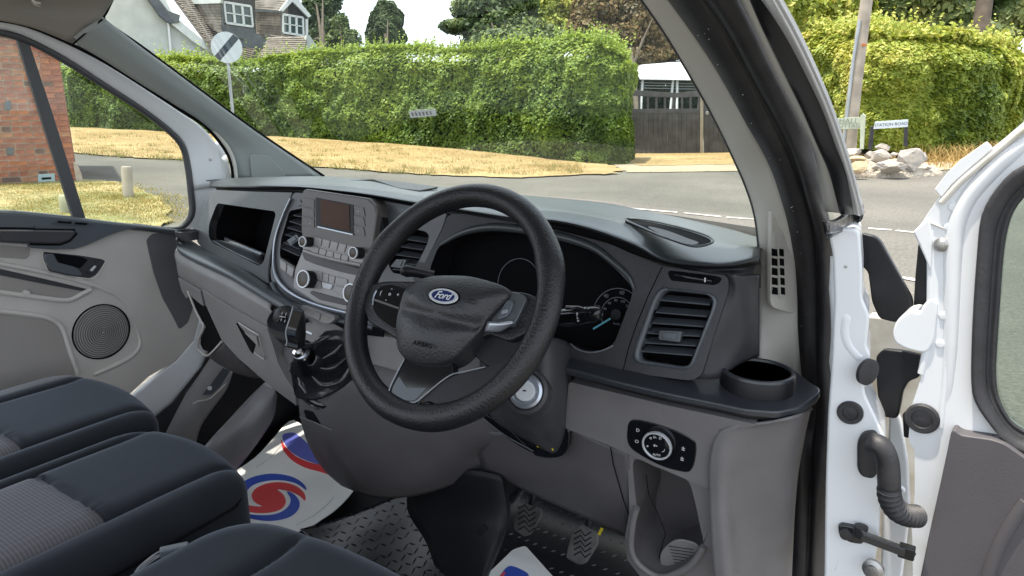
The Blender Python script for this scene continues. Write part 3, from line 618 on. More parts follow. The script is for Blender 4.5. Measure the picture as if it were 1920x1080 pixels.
tube('lever_base', [X(566,668,.0), X(572,684,-.01), X(578,694,-.015)], [.010,.013,.016], M['gloss'], gear, n=20)
for L in ([(606,672),(624,662),(645,640)], [(600,690),(622,690),(652,668)], [(585,706),(606,722),(640,712),(662,680)], [(560,708),(566,722),(574,738)], [(612,640),(628,632),(652,632)], [(590,655),(600,640),(618,630)]):
    tube('gaiter_fold', [X(a, b, .03+.03*k/2) for k, (a, b) in enumerate(L)], [.002]+[.006]*(len(L)-2)+[.002], M['leather'], gear, smoothn=5)
gb = [[Y(551,722,.905), Y(575,738,.88), Y(605,752,.875), Y(640,735,.90), Y(680,690,.93)], [Y(551,729,.90), Y(573,748,.872), Y(606,762,.868), Y(645,745,.895), Y(690,700,.92)], [Y(553,738,.905), Y(575,757,.88), Y(606,770,.876), Y(650,752,.90), Y(695,706,.93)]]
loft('gaiter_base', gb, M['gloss'], gear, 5, 5, solid=.004)
loft('gear_surround', [[Y(553,700,.92), Y(590,720,.90), Y(640,700,.93), Y(700,660,.95)], [Y(551,726,.905), Y(590,750,.875), Y(640,737,.90), Y(700,680,.93)]], M['leather'], gear, 5, 4, solid=.003)

# ---- steering column shroud, key barrel and stalks
shr = [[Y(905,600,.93), Y(960,620,.87), Y(1020,630,.86), Y(1062,640,.92), Y(1072,660,.98)],
       [Y(900,660,.93), Y(950,680,.87), Y(1015,690,.85), Y(1060,700,.90), Y(1070,715,.97)],
       [Y(900,720,.93), Y(945,735,.86), Y(1010,750,.84), Y(1055,755,.89), Y(1066,765,.96)],
       [Y(905,770,.95), Y(945,790,.88), Y(1000,800,.86), Y(1050,805,.90), Y(1066,810,.96)],
       [Y(925,795,.99), Y(960,812,.93), Y(1005,835,.91), Y(1045,852,.93), Y(1065,825,.97)]]
col_ = part('steering_column', 'dark steering column shroud with silver key barrel')
loft('column_shroud', shr, M['charcoal'], col_, 6, 6, solid=.003)
cv = [[Y(880,770,1.0), Y(940,800,.98), Y(1000,830,.96), Y(1062,815,.98)], [Y(905,800,1.0), Y(960,835,.98), Y(1020,858,.96), Y(1060,850,.98)]]
loft('column_gap', cv, M['void'], col_, 5, 3, solid=.003)
slab('column_opening', [Y(a, b, .925) for a, b in px_cr([(893,768),(925,775),(960,795),(1000,812),(1040,828),(1064,805),(1066,835),(1052,856),(1020,858),(975,838),(930,806)], 3)], (0, -1, -.1), .01, M['gloss'], col_, bevel=.002)  # black plate paints the dark of the gap under the column
tube('column_wire', [Y(905,775,.918), Y(945,797,.916), Y(985,835,.916)], .0012, M['gloss'], col_, smoothn=4)
tube('column_wire', [Y(905,783,.918), Y(945,815,.917), Y(1000,846,.917)], .001, M['slat'], col_, smoothn=4)
tube('column_wire', [Y(925,782,.916), Y(960,806,.914), Y(1020,836,.914)], .0012, M['slat'], col_, smoothn=4)
for a, b in ((1000,822),(1007,824),(1028,828)): text('column_tag', 'x', Y(a+8, b+14, .912), (0, -1, 0), .008, M['yellow'], col_)
KN = V((.22, -.86, .42)).normalized(); kc = Y(985, 733, .825)
lathe('key_ring', kc-KN*.003, KN, [(.037, -.02), (.035, .003), (.030, .006), (.0285, .003), (.0285, -.001)], M['charcoal'], col_, 48)
lathe('key_bezel', kc-KN*.001, KN, [(.0275, -.004), (.0265, .001), (.0225, .003), (.018, .001), (.017, -.001)], M['silver'], col_, 48)
lathe('key_barrel', kc, KN, [(.0155, -.004), (.0155, .004), (.0145, .005), (0, .005)], M['print'], col_, 40)
ku = V((0, 0, 1)); box('key_slot', kc+KN*.0052, .005, .0022, .0008, M['void'], col_, bevel=.0002, axes=(KN.cross(ku).normalized(), (KN.cross(KN.cross(ku))).normalized(), KN))
st1 = part('indicator_stalk', 'gloss black stalk with white markings right of the steering wheel')
Sx = [Y(1000,592,.88), Y(1045,594,.86), Y(1062,594,.855), Y(1085,592,.85), Y(1108,589,.845)]
tube('stalk_barrel', Sx, [.008,.013,.0145,.0145,.0125], M['gloss'], st1, n=24, smoothn=4)
tube('stalk_tip', [Y(1104,590,.846), Y(1116,588,.844), Y(1125,586,.843), Y(1127,586,.843)], [.0125,.0115,.0085,.003], M['gloss'], st1, n=24, smoothn=3)
for i, (a, s) in enumerate(((1082, '0'), (1082, '-'), (1083, '='), (1084, 'o'))): text('stalk_mark', s, Y(a, 590+i*4-1, .8345), (0, -1, .1), .006, M['print'], st1)
tube('stalk_lever', [Y(1063,577,.85), Y(1085,580,.845), Y(1100,583,.84)], [.004,.006,.004], M['silver'], st1, smoothn=3).data.materials[0] = M['gloss']
st2 = part('wiper_stalk', 'black wiper stalk left of the steering wheel hub')
tube('stalk_barrel', [Y(754,512,.86), Y(762,508,.86), Y(785,511,.87), Y(812,518,.885)], [.005,.011,.0085,.010], M['black'], st2, n=20, smoothn=4)

# ---- steering wheel
sw_ = part('steering_wheel', 'large black three-spoke steering wheel with oval badge')
WC = V((.396, .7547, 1.2122)); az, el = -.0442, .562
WN = V((math.sin(az)*math.cos(el), -math.cos(az)*math.cos(el), math.sin(el)))
PW = PL(WC, WN)
wu = V((1, 0, 0)); wu = (wu-WN*wu.dot(WN)).normalized(); wv = WN.cross(wu)
rimP = []; rimR = []
for i in range(96):
    a = 2*math.pi*i/96; rimP.append(WC+(wu*math.cos(a)+wv*math.sin(a))*.170)
    d = math.degrees(a) % 360
    bump = sum(math.exp(-((((d-c+180) % 360)-180)/9)**2) for c in (25, 155)) + .6*sum(math.exp(-((((d-c+180) % 360)-180)/12)**2) for c in (255, 285))
    rimR.append(.0178+.0022*bump)
tube('rim', rimP, rimR, M['rim'], sw_, n=28, closed=True)
# airbag hub
hubpx = px_cr([(757,547),(770,534),(784,525),(807,518),(840,516),(882,518),(923,528),(945,537),(954,546),(950,560),(923,590),(890,633),(862,662),(845,675),(820,683),(790,683),(765,676),(750,664),(744,648),(742,622),(745,590)], 4)
hub = resample(PW.pts(hubpx, .012), 110); hc = sum(hub, V())/len(hub)
vs = [p-WN*.035 for p in hub]; fs = []; levels = [(1, 0, -.035)]; N = len(hub)
crease = [PW.at(752, 574, .03), PW.at(800, 592, .03), PW.at(850, 602, .03), PW.at(905, 605, .03)]
for s in [1.0, .985, .96, .92, .86, .78, .68, .57, .45, .32, .18, .06]:
    h = .020*(1-max(0, s)**3.2) - (.004 if s > .99 else 0)
    for p in hub:
        q = hc+(p-hc)*s
        dd = 9
        for a, b in zip(crease[:-1], crease[1:]):
            a_, b_ = a-WN*(a-q).dot(WN), b-WN*(b-q).dot(WN); t = max(0, min(1, (q-a_).dot(b_-a_)/(b_-a_).length_squared)); dd = min(dd, (q-a_.lerp(b_, t)).length)
        vs.append(q+WN*(h-.0065*math.exp(-(dd/.0085)**2)*(1 if s < .95 else .3)))
L_ = len(vs)//N
for j in range(L_-1):
    for i in range(N): fs.append((j*N+i, j*N+(i+1) % N, (j+1)*N+(i+1) % N, (j+1)*N+i))
fs.append(tuple((L_-1)*N+i for i in range(N)))
M['airbag'] = mat('grained airbag plastic', (.020, .021, .024), .38, bump=1.0, bscale=300, spec=.45)
hb = raw('hub', vs, fs, M['airbag'], sw_, sharp=70)
bd = PW.at(831.5, 555.5, .032); BNn = (WN+V((0, 0, .05))).normalized()
bx = V((1, 0, 0)); bx = (bx-BNn*bx.dot(BNn)).normalized(); by = BNn.cross(bx)
def oval(nm, a, b, h, mt, par, d=.004, seg=48, bev=.0008):
    return slab(nm, [bd+bx*(a*math.cos(2*math.pi*i/seg))+by*(b*math.sin(2*math.pi*i/seg))+BNn*h for i in range(seg)], BNn, d, mt, par, bevel=bev)
oval('badge_recess', .0290, .0135, .0, M['void'], hb, .004); oval('badge_rim', .0262, .0112, .0012, M['ring'], hb); oval('badge_enamel', .0205, .0083, .0022, M['navy'], hb)
text('badge_script', 'Ford', bd+BNn*.0026, BNn, .0155, M['print'], hb, shear=.45, right=(1, 0, 0), ext=.0004, spacing=.92)
text('airbag_mark', 'AIRBAG', PW.at(792, 646, .0325), WN, .010, M['void'], hb, right=(1, 0, 0), ext=.0004)
stroke('horn_mark', [PW.at(a, b, .0315) for a, b in [(878,562),(884,561),(893,565),(890,572),(884,567),(879,567)]], .0009, WN, M['void'], hb, closed=True)
stroke('horn_mark', [PW.at(a, b, .026) for a, b in [(768,549),(774,547),(776,551),(771,553)]], .0009, WN, M['void'], hb, closed=True)
# spokes
slab('spoke', roundp(PW.pts([(672,560),(690,532),(724,526),(790,526),(790,640),(748,640),(722,622),(690,604)], .004), .008), WN, .022, M['rim'], sw_, bevel=.006)
slab('spoke', roundp(PW.pts([(900,560),(950,545),(985,548),(1012,560),(1018,600),(985,625),(955,640),(915,626),(890,640)], .000), .008), WN, .022, M['rim'], sw_, bevel=.006)
pL = slab('control_pad', PW.pts(px_cr([(706,543),(722,534),(742,534),(757,542),(752,566),(748,590),(743,618),(722,608),(702,590),(697,570)], 4), .010), WN, .012, M['gloss'], sw_, bevel=.002)
tube('pad_edge', PW.pts([(706,545),(701,556),(699,572)], .012), .0012, M['silver'], pL, smoothn=3)
beam('pad_bar', PW.at(702, 562, .013), PW.at(748, 578, .013), .0035, .003, M['radio'], pL, up=WN)
for s, a, b in (('(', 714, 549), ('-', 735, 541), ('o', 731, 551), ('+', 746, 553), ('-', 724, 562)): text('pad_mark', s, PW.at(a, b, .0125), WN, .009, M['print'], pL, right=(1, 0, 0))
pR = slab('control_pad', PW.pts(px_cr([(954,548),(985,556),(982,572),(965,606),(955,612),(920,606),(933,578)], 4), .006), WN, .014, M['dash_top'], sw_, bevel=.002)
slab('pad_button', PW.pts(px_cr([(945,570),(952,562),(962,567),(952,590),(938,598),(932,594)], 4), .010), WN, .006, M['silver'], pR, bevel=.002).data.materials[0] = M['slat']
slab('pad_toggle', roundp(PW.pts([(941,582),(952,579),(950,586),(940,589)], .014), .001), WN, .006, M['silver'], pR, bevel=.001)
lv = [[PW.at(915,602,.014), PW.at(940,603,.017), PW.at(963,601,.012)], [PW.at(913,607,.016), PW.at(940,608,.019), PW.at(962,606,.014)], [PW.at(908,622,.010), PW.at(936,622,.012), PW.at(956,613,.008)]]
loft('pad_lever', lv, M['silver'], pR, 4, 4, solid=.002)
slab('spoke_web', roundp(PW.pts([(905,600),(960,612),(985,640),(960,690),(915,688),(880,660)], -.012), .006), WN, .012, M['black'], sw_, bevel=.003)
# lower bracket
br = slab('lower_spoke', roundp(PW.pts([(757,668),(846,672),(850,702),(790,747),(783,762),(767,767),(745,762),(728,753),(727,741),(735,715)], .004), .005), WN, .016, M['gloss'], sw_, bevel=.002)
tube('spoke_edge', PW.pts([(758,673),(745,698),(733,722),(729,739),(736,747),(755,753),(772,755),(783,752),(800,738),(826,716),(848,702),(878,695),(910,688)], .006), .0010, M['edge'], br, smoothn=4)
slab('spoke_pocket', roundp(PW.pts([(748,705),(763,727),(800,727),(778,751),(758,751),(735,742),(736,728)], .005), .004), WN, .003, M['dash_top'], br, bevel=.001)
slab('spoke_bar', roundp(PW.pts([(786,750),(826,719),(850,704),(912,689),(965,668),(950,700),(915,730),(870,752),(826,762),(806,752),(796,754)], .004), .006), WN, .016, M['black'], sw_, bevel=.003)
# ================================================================ BODY SHELL
def grow(r): return [r[0]+(r[0]-r[1])*2.1, r[0]+(r[0]-r[1])*1.0]+r
def strip(name, A_, B_, xa, xb, mt, parent, mid=None, nv=4, solid=.006, bulge=0, up=False):
    """band between two traced edges; xa / xb give the lateral position from first to last point"""
    n = len(A_); f = lambda t, x: x[0]+(x[1]-x[0])*t
    ra = [X(p[0], p[1], f(i/(n-1), xa)) for i, p in enumerate(A_)]; rb = [X(p[0], p[1], f(i/(n-1), xb)) for i, p in enumerate(B_)]
    if up: ra, rb = grow(ra), grow(rb)
    rm = [a.lerp(b, .5)+V((bulge, -abs(bulge)*.5, 0)) for a, b in zip(ra, rb)]
    return loft(name, [ra, rm, rb], mt, parent, 5, nv, solid=solid)
# passenger side pillar
pa = [(213,-14),(193,32),(262,87),(330,137),(400,189),(470,240),(540,288),(607,332)]
pb = [(150,-14),(130,76),(190,110),(262,156),(330,198),(382,232),(424,276),(445,338)]
ps = strip('pillar_trim', pa[1:], pb[1:], (-.68,-.74), (-.745,-.775), M['pillar2'], van, bulge=.012); ps['label'] = 'grey green windscreen pillar trim on the passenger side'
tube('screen_seal', [X(a, b, -.69-.05*i/9) for i, (a, b) in enumerate([(216,-14),(200,20),(194,33),(205,46),(262,85),(330,135),(400,187),(470,238),(540,286),(607,330)])], .004, M['void'], ps, smoothn=4)
tp = pl3(X(462,290,-.765), X(530,332,-.755), X(500,290,-.752))
ptq = roundp(tp.pts([(464,292),(470,288),(500,290),(530,322),(532,331),(468,331)], .003), .006)
slab('tweeter_panel', ptq, tp.n, .008, M['pillar2'], ps, lift=.014, bevel=.0015)
for k in range(6): stroke('tweeter_ring', arc(tp.at(487, 308, .0155), .003+.0032*k, 0, 360, tp, 28), .0012, tp.n, M['doorrecess'], ps, closed=False)
hd = loft('header_trim', [[X(-30,-30,-.66), X(100,-30,-.64), X(235,-30,-.60)], [X(-30,0,-.70), X(100,10,-.70), X(205,12,-.665)], [X(-30,20,-.725), X(90,35,-.72), X(186,38,-.685)], [X(-30,33,-.74), X(60,52,-.745), X(136,82,-.745)]], M['headliner'], van, 4, 4, solid=.006)
hd['label'] = 'grey brown headliner corner above the passenger door'
stroke('header_joint', [X(192,36,-.68), X(165,58,-.705), X(137,83,-.735)], .004, (.9, -.4, 0), M['void'], hd)
tube('grab_mount', [X(60,-8,-.68), X(68,4,-.675), X(78,6,-.67)], .008, M['steel'], hd, smoothn=3)
# door aperture on the passenger side: gasket, white frame, window seal
wa = [(-20,36),(50,50),(130,84),(200,122),(267,164),(333,207),(380,240),(410,280),(428,345)]
wb = [(-20,52),(40,66),(120,106),(200,158),(267,202),(318,241),(345,270),(354,308),(362,356)]
# ================================================================ PASSENGER DOOR
pd = part('passenger_door', 'grey trimmed passenger door with window, handle and round speaker')
wf = strip('door_frame', wa, wb, (-.775,-.79), (-.80,-.80), M['white'], pd, bulge=.004); wf['label'] = 'white upper door frame'
loft('frame_corner', [[X(410,262,-.797), X(424,290,-.795), X(432,350,-.79)], [X(380,285,-.80), X(392,320,-.80), X(398,360,-.80)], [X(348,290,-.803), X(358,330,-.803), X(362,370,-.803)]], M['white'], wf, 4, 4, solid=.003)
loft('frame_leg', [[X(355,312,-.803), X(361,365,-.803), X(360,410,-.803), X(340,435,-.803)], [X(380,300,-.80), X(392,365,-.80), X(392,410,-.80), X(376,450,-.80)], [X(425,290,-.79), X(440,365,-.79), X(440,420,-.79), X(420,470,-.79)]], M['white'], wf, 5, 3, solid=.003)
tube('frame_gasket', [X(a, b, -.772) for a, b in [(-20,34),(50,48),(130,81),(200,118),(267,160),(333,203),(384,236),(418,275),(433,305),(438,345)]], .0045, M['void'], pd, smoothn=4)
tube('frame_gasket', [X(a, b, -.768) for a, b in [(330,196),(384,229),(422,270),(438,303),(444,345)]], [.002,.004,.006,.006,.005], M['pillar'], pd, smoothn=4)
lathe('frame_screw', X(394, 299, -.79), (1, -.3, 0), [(.005, -.002), (.005, .002), (0, .003)], M['steel'], wf, 16)
wo = [(-40,54),(40,71),(118,111),(200,163),(267,206),(316,244),(342,274),(352,310),(358,360),(360,398),(348,420),(325,430),(250,422),(160,410),(80,400),(0,394),(-40,391)]
tube('window_seal', [X(a, b, -.806) for a, b in wo[:13]], [.009]*10+[.008,.006,.005], M['rubber2'], pd, smoothn=4)
gp = [X(a, b, -.815) for a, b in wo]; slab('window_glass', gp, (1, 0, 0), .004, M['sideglass'], pd, bevel=0, smooth=False)
slab('window_divider', [X(a, b, -.805) for a, b in [(30,66),(54,76),(100,215),(162,412),(138,409),(84,240)]], (1, 0, 0), .012, M['rubber2'], pd, bevel=.002)
PX = PL((-.80, .9, 1.1), (1, 0, 0))
dout = px_cr([(-40,398),(0,400),(80,405),(160,414),(250,425),(330,433),(352,436)], 2, False)+[(356,470),(362,560),(374,598),(365,638),(332,676),(280,706),(238,745),(180,740),(-40,740)]
dp_ = slab('door_trim', PX.pts(dout), PX.n, .03, M['doorgrey'], pd, bevel=.004)
tube('door_sill', PX.pts([(-40,398),(40,402),(120,410),(200,420),(290,430),(345,437)], .004), .010, M['dash_top'], pd, smoothn=4, flat=.8)
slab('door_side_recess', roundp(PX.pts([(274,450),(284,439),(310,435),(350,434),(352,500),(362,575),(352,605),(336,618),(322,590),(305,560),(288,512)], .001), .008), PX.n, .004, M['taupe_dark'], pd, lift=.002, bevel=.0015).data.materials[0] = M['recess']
upper = [(-40,400),(90,406),(170,416),(258,427),(228,433),(205,441),(180,452),(160,461),(140,467),(100,468),(58,465),(57,458),(-40,452)]
slab('armrest', roundp(PX.pts(upper, .018), .008), PX.n, .018, M['slat'], pd, bevel=.005, lift=.0)
pull = slab('pull_handle', roundp(PX.pts([(-40,431),(66,432),(140,433),(142,439),(130,451),(112,457),(-40,452)], .034), .01), PX.n, .02, M['charcoal'], pd, bevel=.006)
slab('handle_gap', PX.pts([(-40,425),(64,427),(66,423),(64,430),(-40,430)], .0195), PX.n, .002, M['void'], pd, bevel=0)
tube('handle_edge', PX.pts([(64,430),(140,431),(144,438),(131,452),(112,459),(56,458)], .02), .0022, M['void'], pd, smoothn=0)
slab('window_switch', roundp(PX.pts([(105,413),(170,418),(178,421),(162,424),(98,420)], .0205), .002), PX.n, .003, M['dash_top'], pd, bevel=.001)
for q in ([(110,413.5),(136,415.5),(133,420),(107,418)], [(142,416),(166,418.5),(162,422),(140,420.5)]): slab('switch_rocker', roundp(PX.pts(q, .022), .002), PX.n, .002, M['gloss'], pd, bevel=.0005)
slab('cup_recess', roundp(PX.pts([(-40,456),(57,464),(55,480),(48,486),(-40,480)], .0015), .006), PX.n, .002, M['doorrecess'], pd, bevel=0)
hr_ = slab('handle_recess', roundp(PX.pts([(80,472),(150,479),(192,486),(198,490),(180,516),(168,522),(95,511),(83,490)], .002), .006), PX.n, .003, M['charcoal'], pd, bevel=.001)
slab('recess_hollow', roundp(PX.pts([(101,475),(150,481),(165,487),(150,503),(112,495)], .003), .004), PX.n, .002, M['void'], pd, lift=.001, bevel=0)
slab('door_handle', roundp(PX.pts([(84,476),(101,476.5),(108,492),(142,501),(150,507),(155,516),(140,517),(98,508),(86,490)], .016), .005), PX.n, .012, M['slat'], pd, bevel=.004)
lk = slab('lock_switch', roundp(PX.pts([(163,508),(176,494),(184,497),(178,510),(168,513)], .006), .003), PX.n, .004, M['charcoal'], pd, bevel=.001)
slab('lock_mark', roundp(PX.pts([(168,507),(177,498),(181,499),(173,509)], .007), .002), PX.n, .001, M['print'], lk, bevel=0)
tube('recess_edge', PX.pts([(80,473),(83,490),(95,512),(130,518),(167,523),(182,517),(198,491)], .002), .0015, M['pillar'], pd, smoothn=4)
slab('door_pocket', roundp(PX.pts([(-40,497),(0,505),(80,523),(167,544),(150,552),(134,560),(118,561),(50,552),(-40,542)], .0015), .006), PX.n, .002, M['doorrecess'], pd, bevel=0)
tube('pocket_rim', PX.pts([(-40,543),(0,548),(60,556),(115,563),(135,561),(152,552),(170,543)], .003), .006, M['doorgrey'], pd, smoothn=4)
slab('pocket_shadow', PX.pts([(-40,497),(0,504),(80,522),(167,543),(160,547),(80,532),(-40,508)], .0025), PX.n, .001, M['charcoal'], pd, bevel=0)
tube('trim_crease', PX.pts([(-40,487),(30,500),(90,512),(150,527),(200,545),(225,560),(240,585)], .0), [.006,.006,.006,.006,.005,.003,.001], M['doorgrey'], pd, smoothn=4)
slab('lower_recess', roundp(PX.pts([(-40,584),(92,600),(108,608),(118,630),(140,700),(146,760),(-40,760)], .0015), .01), PX.n, .002, M['doorrecess'], pd, bevel=0)
tube('recess_rim', PX.pts([(-40,580),(60,590),(100,600),(118,618),(130,655),(146,700)], .002), .0055, M['doorgrey'], pd, smoothn=4)
tube('trim_crease', PX.pts([(175,703),(215,685),(250,665),(262,645),(258,620),(248,590)], -.001), [.005,.007,.006,.005,.003,.001], M['doorgrey'], pd, smoothn=4)
spk = part('door_speaker', 'round grey speaker grille in the passenger door'); sc = PX.at(191, 622, .001)
lathe('speaker_ring', sc, (1, 0, 0), [(.072, -.002), (.072, .0015), (.0685, .001), (.068, -.004), (0, -.004)], M['void'], spk, 64)
lathe('speaker_cloth', sc, (1, 0, 0), [(.067, 0), (.066, .004), (.05, .006), (0, .0075)], M['speaker'], spk, 64)
rg = [lathe('grille_ring', sc+V((.0072-.0035*(k/12)**2+.0006, 0, 0)), (1, 0, 0), [(.0054*k-.0013, -.002), (.0054*k-.0011, .0008), (.0054*k+.0011, .0008), (.0054*k+.0013, -.002)], M['taupe_dark'], spk, 48) for k in range(1, 13)]
g_ = merge(rg, 'speaker_grille')
lathe('wheel_well_peg', PX.at(48, 549, .004), (1, 0, 0), [(.008, 0), (.006, .008), (0, .009)], M['doorgrey'], pd, 16)
# ---- sill and lower body on the passenger side
PB1 = PL((-.79, 1.0, .8), (1, 0, .0))
body = part('body_shell', 'white painted body metal round the cab')
slab('lower_body', PB1.pts([(230,760),(330,677),(362,640),(374,598),(400,560),(470,560),(480,700),(437,700),(400,760),(330,860),(180,900)], -.01), PB1.n, .02, M['white'], body, bevel=.004)
sl = [[X(396,668,-.775), X(372,704,-.775), X(345,742,-.775), X(312,790,-.775), X(260,860,-.775)], [X(408,676,-.755), X(384,712,-.755), X(355,750,-.755), X(325,800,-.755), X(290,870,-.755)], [X(432,690,-.73), X(418,712,-.73), X(380,752,-.735), X(350,800,-.74), X(330,880,-.74)], [X(438,695,-.725), X(425,730,-.725), X(400,765,-.728), X(372,812,-.73), X(360,900,-.73)]]
loft('sill_trim', sl, M['taupe'], body, 5, 4, solid=.004)
slab('sill_plate', [X(a, b, -.732) for a, b in [(417,690),(432,696),(428,712),(395,740),(378,741),(395,720)]], (1, -.2, .4), .003, M['slat'], body, lift=.004, bevel=.001)
tube('sill_plate_edge', [X(a, b, -.728) for a, b in [(434,694),(428,713),(395,746),(372,752),(362,757)]], .002, M['pillar'], body, smoothn=3)
lathe('sill_screw', X(393, 728, -.722), (1, -.2, .4), [(.006, 0), (.006, .003), (0, .004)], M['print'], body, 16)
# ---- floor, bulkhead, footwell
fl_ = [[V((-.80, .15, .46)), V((0, .15, .46)), V((.85, .15, .46))], [V((-.80, .9, .46)), V((0, .9, .46)), V((.85, .9, .46))], [V((-.80, 1.28, .45)), V((0, 1.28, .45)), V((.85, 1.3, .43))], [V((-.80, 1.50, .60)), V((0, 1.45, .60)), V((.85, 1.5, .60))], [V((-.80, 1.56, .85)), V((0, 1.5, .9)), V((.85, 1.54, .85))], [V((-.80, 1.56, 1.24)), V((0, 1.56, 1.26)), V((.85, 1.52, 1.22))]]
loft('cab_floor', fl_, M['carpet'], van, 5, 5, solid=.01)['label'] = 'black cab floor and bulkhead liner'
kick = [[V((-.765, .55, .44)), V((-.765, 1.0, .44)), V((-.765, 1.3, .44)), V((-.765, 1.58, .6))], [V((-.762, .55, .56)), V((-.762, 1.0, .62)), V((-.762, 1.25, .70)), V((-.762, 1.58, .9))], [V((-.80, 1.0, .62)), V((-.79, 1.12, .80)), V((-.79, 1.25, 1.0)), V((-.79, 1.56, 1.25))]]
loft('kick_panel', kick, M['carpet'], van, 4, 4, solid=.004)
ramp = [[X(497,716,-.45), X(470,742,-.47), X(430,785,-.5), X(385,835,-.53), X(340,900,-.56)], [X(512,728,-.40), X(492,760,-.42), X(455,800,-.44), X(415,850,-.48), X(380,910,-.52)], [X(517,735,-.39), X(503,775,-.41), X(470,825,-.43), X(425,880,-.47), X(395,930,-.5)], [X(520,742,-.41), X(512,785,-.43), X(480,835,-.45), X(430,900,-.49), X(400,950,-.52)]]
loft('footwell_ramp', ramp, M['ramp'], van, 5, 4, solid=.004)['label'] = 'grey vinyl ramp in the passenger footwell'
# ================================================================ DRIVER SIDE PILLAR
a_ = [(1190,-20),(1245,60),(1290,135),(1335,215),(1372,290),(1399,352),(1415,405),(1422,466),(1424,540),(1424,620),(1425,690)]
b_ = [(1240,-20),(1298,60),(1340,123),(1377,187),(1403,235),(1440,300),(1463,360),(1484,440),(1494,540),(1496,620),(1505,730)]
dpil = strip('pillar_trim', a_, b_, (.66,.765), (.72,.818), M['pillar'], van, bulge=-.004, up=True); dpil['label'] = 'pale beige windscreen pillar trim beside the open door'
tube('trim_edge', [X(p[0], p[1], .66+.105*i/10) for i, p in enumerate(a_[:9])], .002, M['rubber2'], dpil, smoothn=3)
gvp = pl3(X(1445,400,.757), X(1490,560,.797), X(1445,560,.769))
gpo = roundp(gvp.pts([(1443,395),(1455,388),(1474,388),(1482,430),(1490,575),(1486,586),(1470,584),(1446,576),(1441,566)], .003), .006)
gr_ = slab('grille_panel', gpo, gvp.n, .008, M['pillar'], dpil, bevel=.0015, lift=.004)
slab('grille_recess', roundp(gvp.pts([(1452,436),(1458,432),(1466,433),(1469,455),(1474,545),(1468,555),(1456,552),(1448,545)], .0085), .004), gvp.n, .002, M['pillar'], gr_, bevel=0)
for k in range(5):
    y0 = 466+k*18
    for xx in (1448.5+k*.2, 1460.5+k*.6):
        slab('grille_slot', gvp.pts([(xx,y0),(xx+9,y0+1.5),(xx+9.5,y0+15),(xx,y0+13.5)], .0095), gvp.n, .002, M['void'], gr_, bevel=0)
beam('grille_rib', gvp.at(1458.5, 448, .011), gvp.at(1463, 560, .011), .0025, .002, M['pillar'], gr_, up=gvp.n)
# black door seal, double ridge
c_ = [(1300,-20),(1357,60),(1397,133),(1433,200),(1465,262),(1490,318),(1508,372),(1525,440),(1532,540),(1532,640),(1530,760),(1520,900),(1510,1090)]
d_ = [(1368,-20),(1408,60),(1443,133),(1480,203),(1515,272),(1528,325),(1542,400),(1560,477),(1563,560),(1559,680),(1552,780),(1548,900),(1545,1090)]
b2_ = [(1238,-20),(1296,60),(1338,123),(1375,187),(1401,235),(1438,300),(1461,360),(1482,440),(1492,540),(1494,640),(1505,730),(1487,830),(1476,1090)]
def row(L, x0, x1): return [X(p[0], p[1], x0+(x1-x0)*i/(len(L)-1)) for i, p in enumerate(L)]
rb, rc, rd = grow(row(b2_, .735, .825)), grow(row(c_, .77, .86)), grow(row(d_, .80, .885))
off = V((0, -.02, 0))
seal = loft('door_seal', [[p+V((-.004, .02, 0)) for p in rb], rb, [a.lerp(b, .5)+off*.7 for a, b in zip(rb, rc)], [a.lerp(b, .92)+off*.2 for a, b in zip(rb, rc)], [a.lerp(b, .08)-off*.15 for a, b in zip(rc, rd)], [a.lerp(b, .5)+off*.9 for a, b in zip(rc, rd)], rd, [p+V((.004, .02, 0)) for p in rd]], M['rubber'], van, 4, 4, solid=.003, sharp=80)
seal['label'] = 'thick black rubber door seal round the driver opening'
slab('seal_scuff', [X(a, b, .80) for a, b in [(1508,568),(1514,570),(1512,576),(1505,582),(1502,590),(1500,588),(1504,578)]], (0, -1, 0), .002, M['print'], seal, lift=.03, bevel=0)
# body strip beyond the seal, outer rubber, white edge
e_ = [(1398,-20),(1432,60),(1467,133),(1502,203),(1532,272),(1555,325),(1575,400)]
f_ = [(1441,-20),(1486,60),(1521,133),(1550,203),(1574,272),(1590,325),(1612,400)]
g__ = [(1449,-20),(1493,60),(1528,133),(1558,203),(1582,272),(1600,330),(1618,402)]
rd2, re, rf, rg_ = [grow(r) for r in (row(d_[:7], .805, .85), row(e_, .83, .872), row(f_, .85, .893), row(g__, .857, .90))]
rd2 = [p+V((0, .02, 0)) for p in rd2]
loft('pillar_inner', [rd2, re], M['pillar'], body, 4, 2, solid=.004)
loft('pillar_rubber', [[p+V((0, .01, 0)) for p in re], [a.lerp(b, .12)+V((0, -.012, 0)) for a, b in zip(re, rf)], [a.lerp(b, .85)+V((0, -.012, 0)) for a, b in zip(re, rf)], rf], M['black'], body, 4, 3, solid=.004, sharp=60)
loft('pillar_outer', [rf, [a.lerp(b, .6)+V((0, -.004, 0)) for a, b in zip(rf, rg_)], rg_, [p+V((-.012, .02, 0)) for p in rg_]], M['white'], body, 4, 3, solid=.004)
ft = [[X(1548,414,.872), X(1570,412,.876), X(1590,396,.88), X(1596,372,.88)], [X(1552,436,.872), X(1578,430,.878), X(1604,412,.885), X(1612,380,.89)], [X(1555,444,.876), X(1585,432,.88), X(1608,420,.888), X(1614,400,.892)]]
loft('rubber_foot', ft, M['leather'], body, 4, 4, solid=.004)
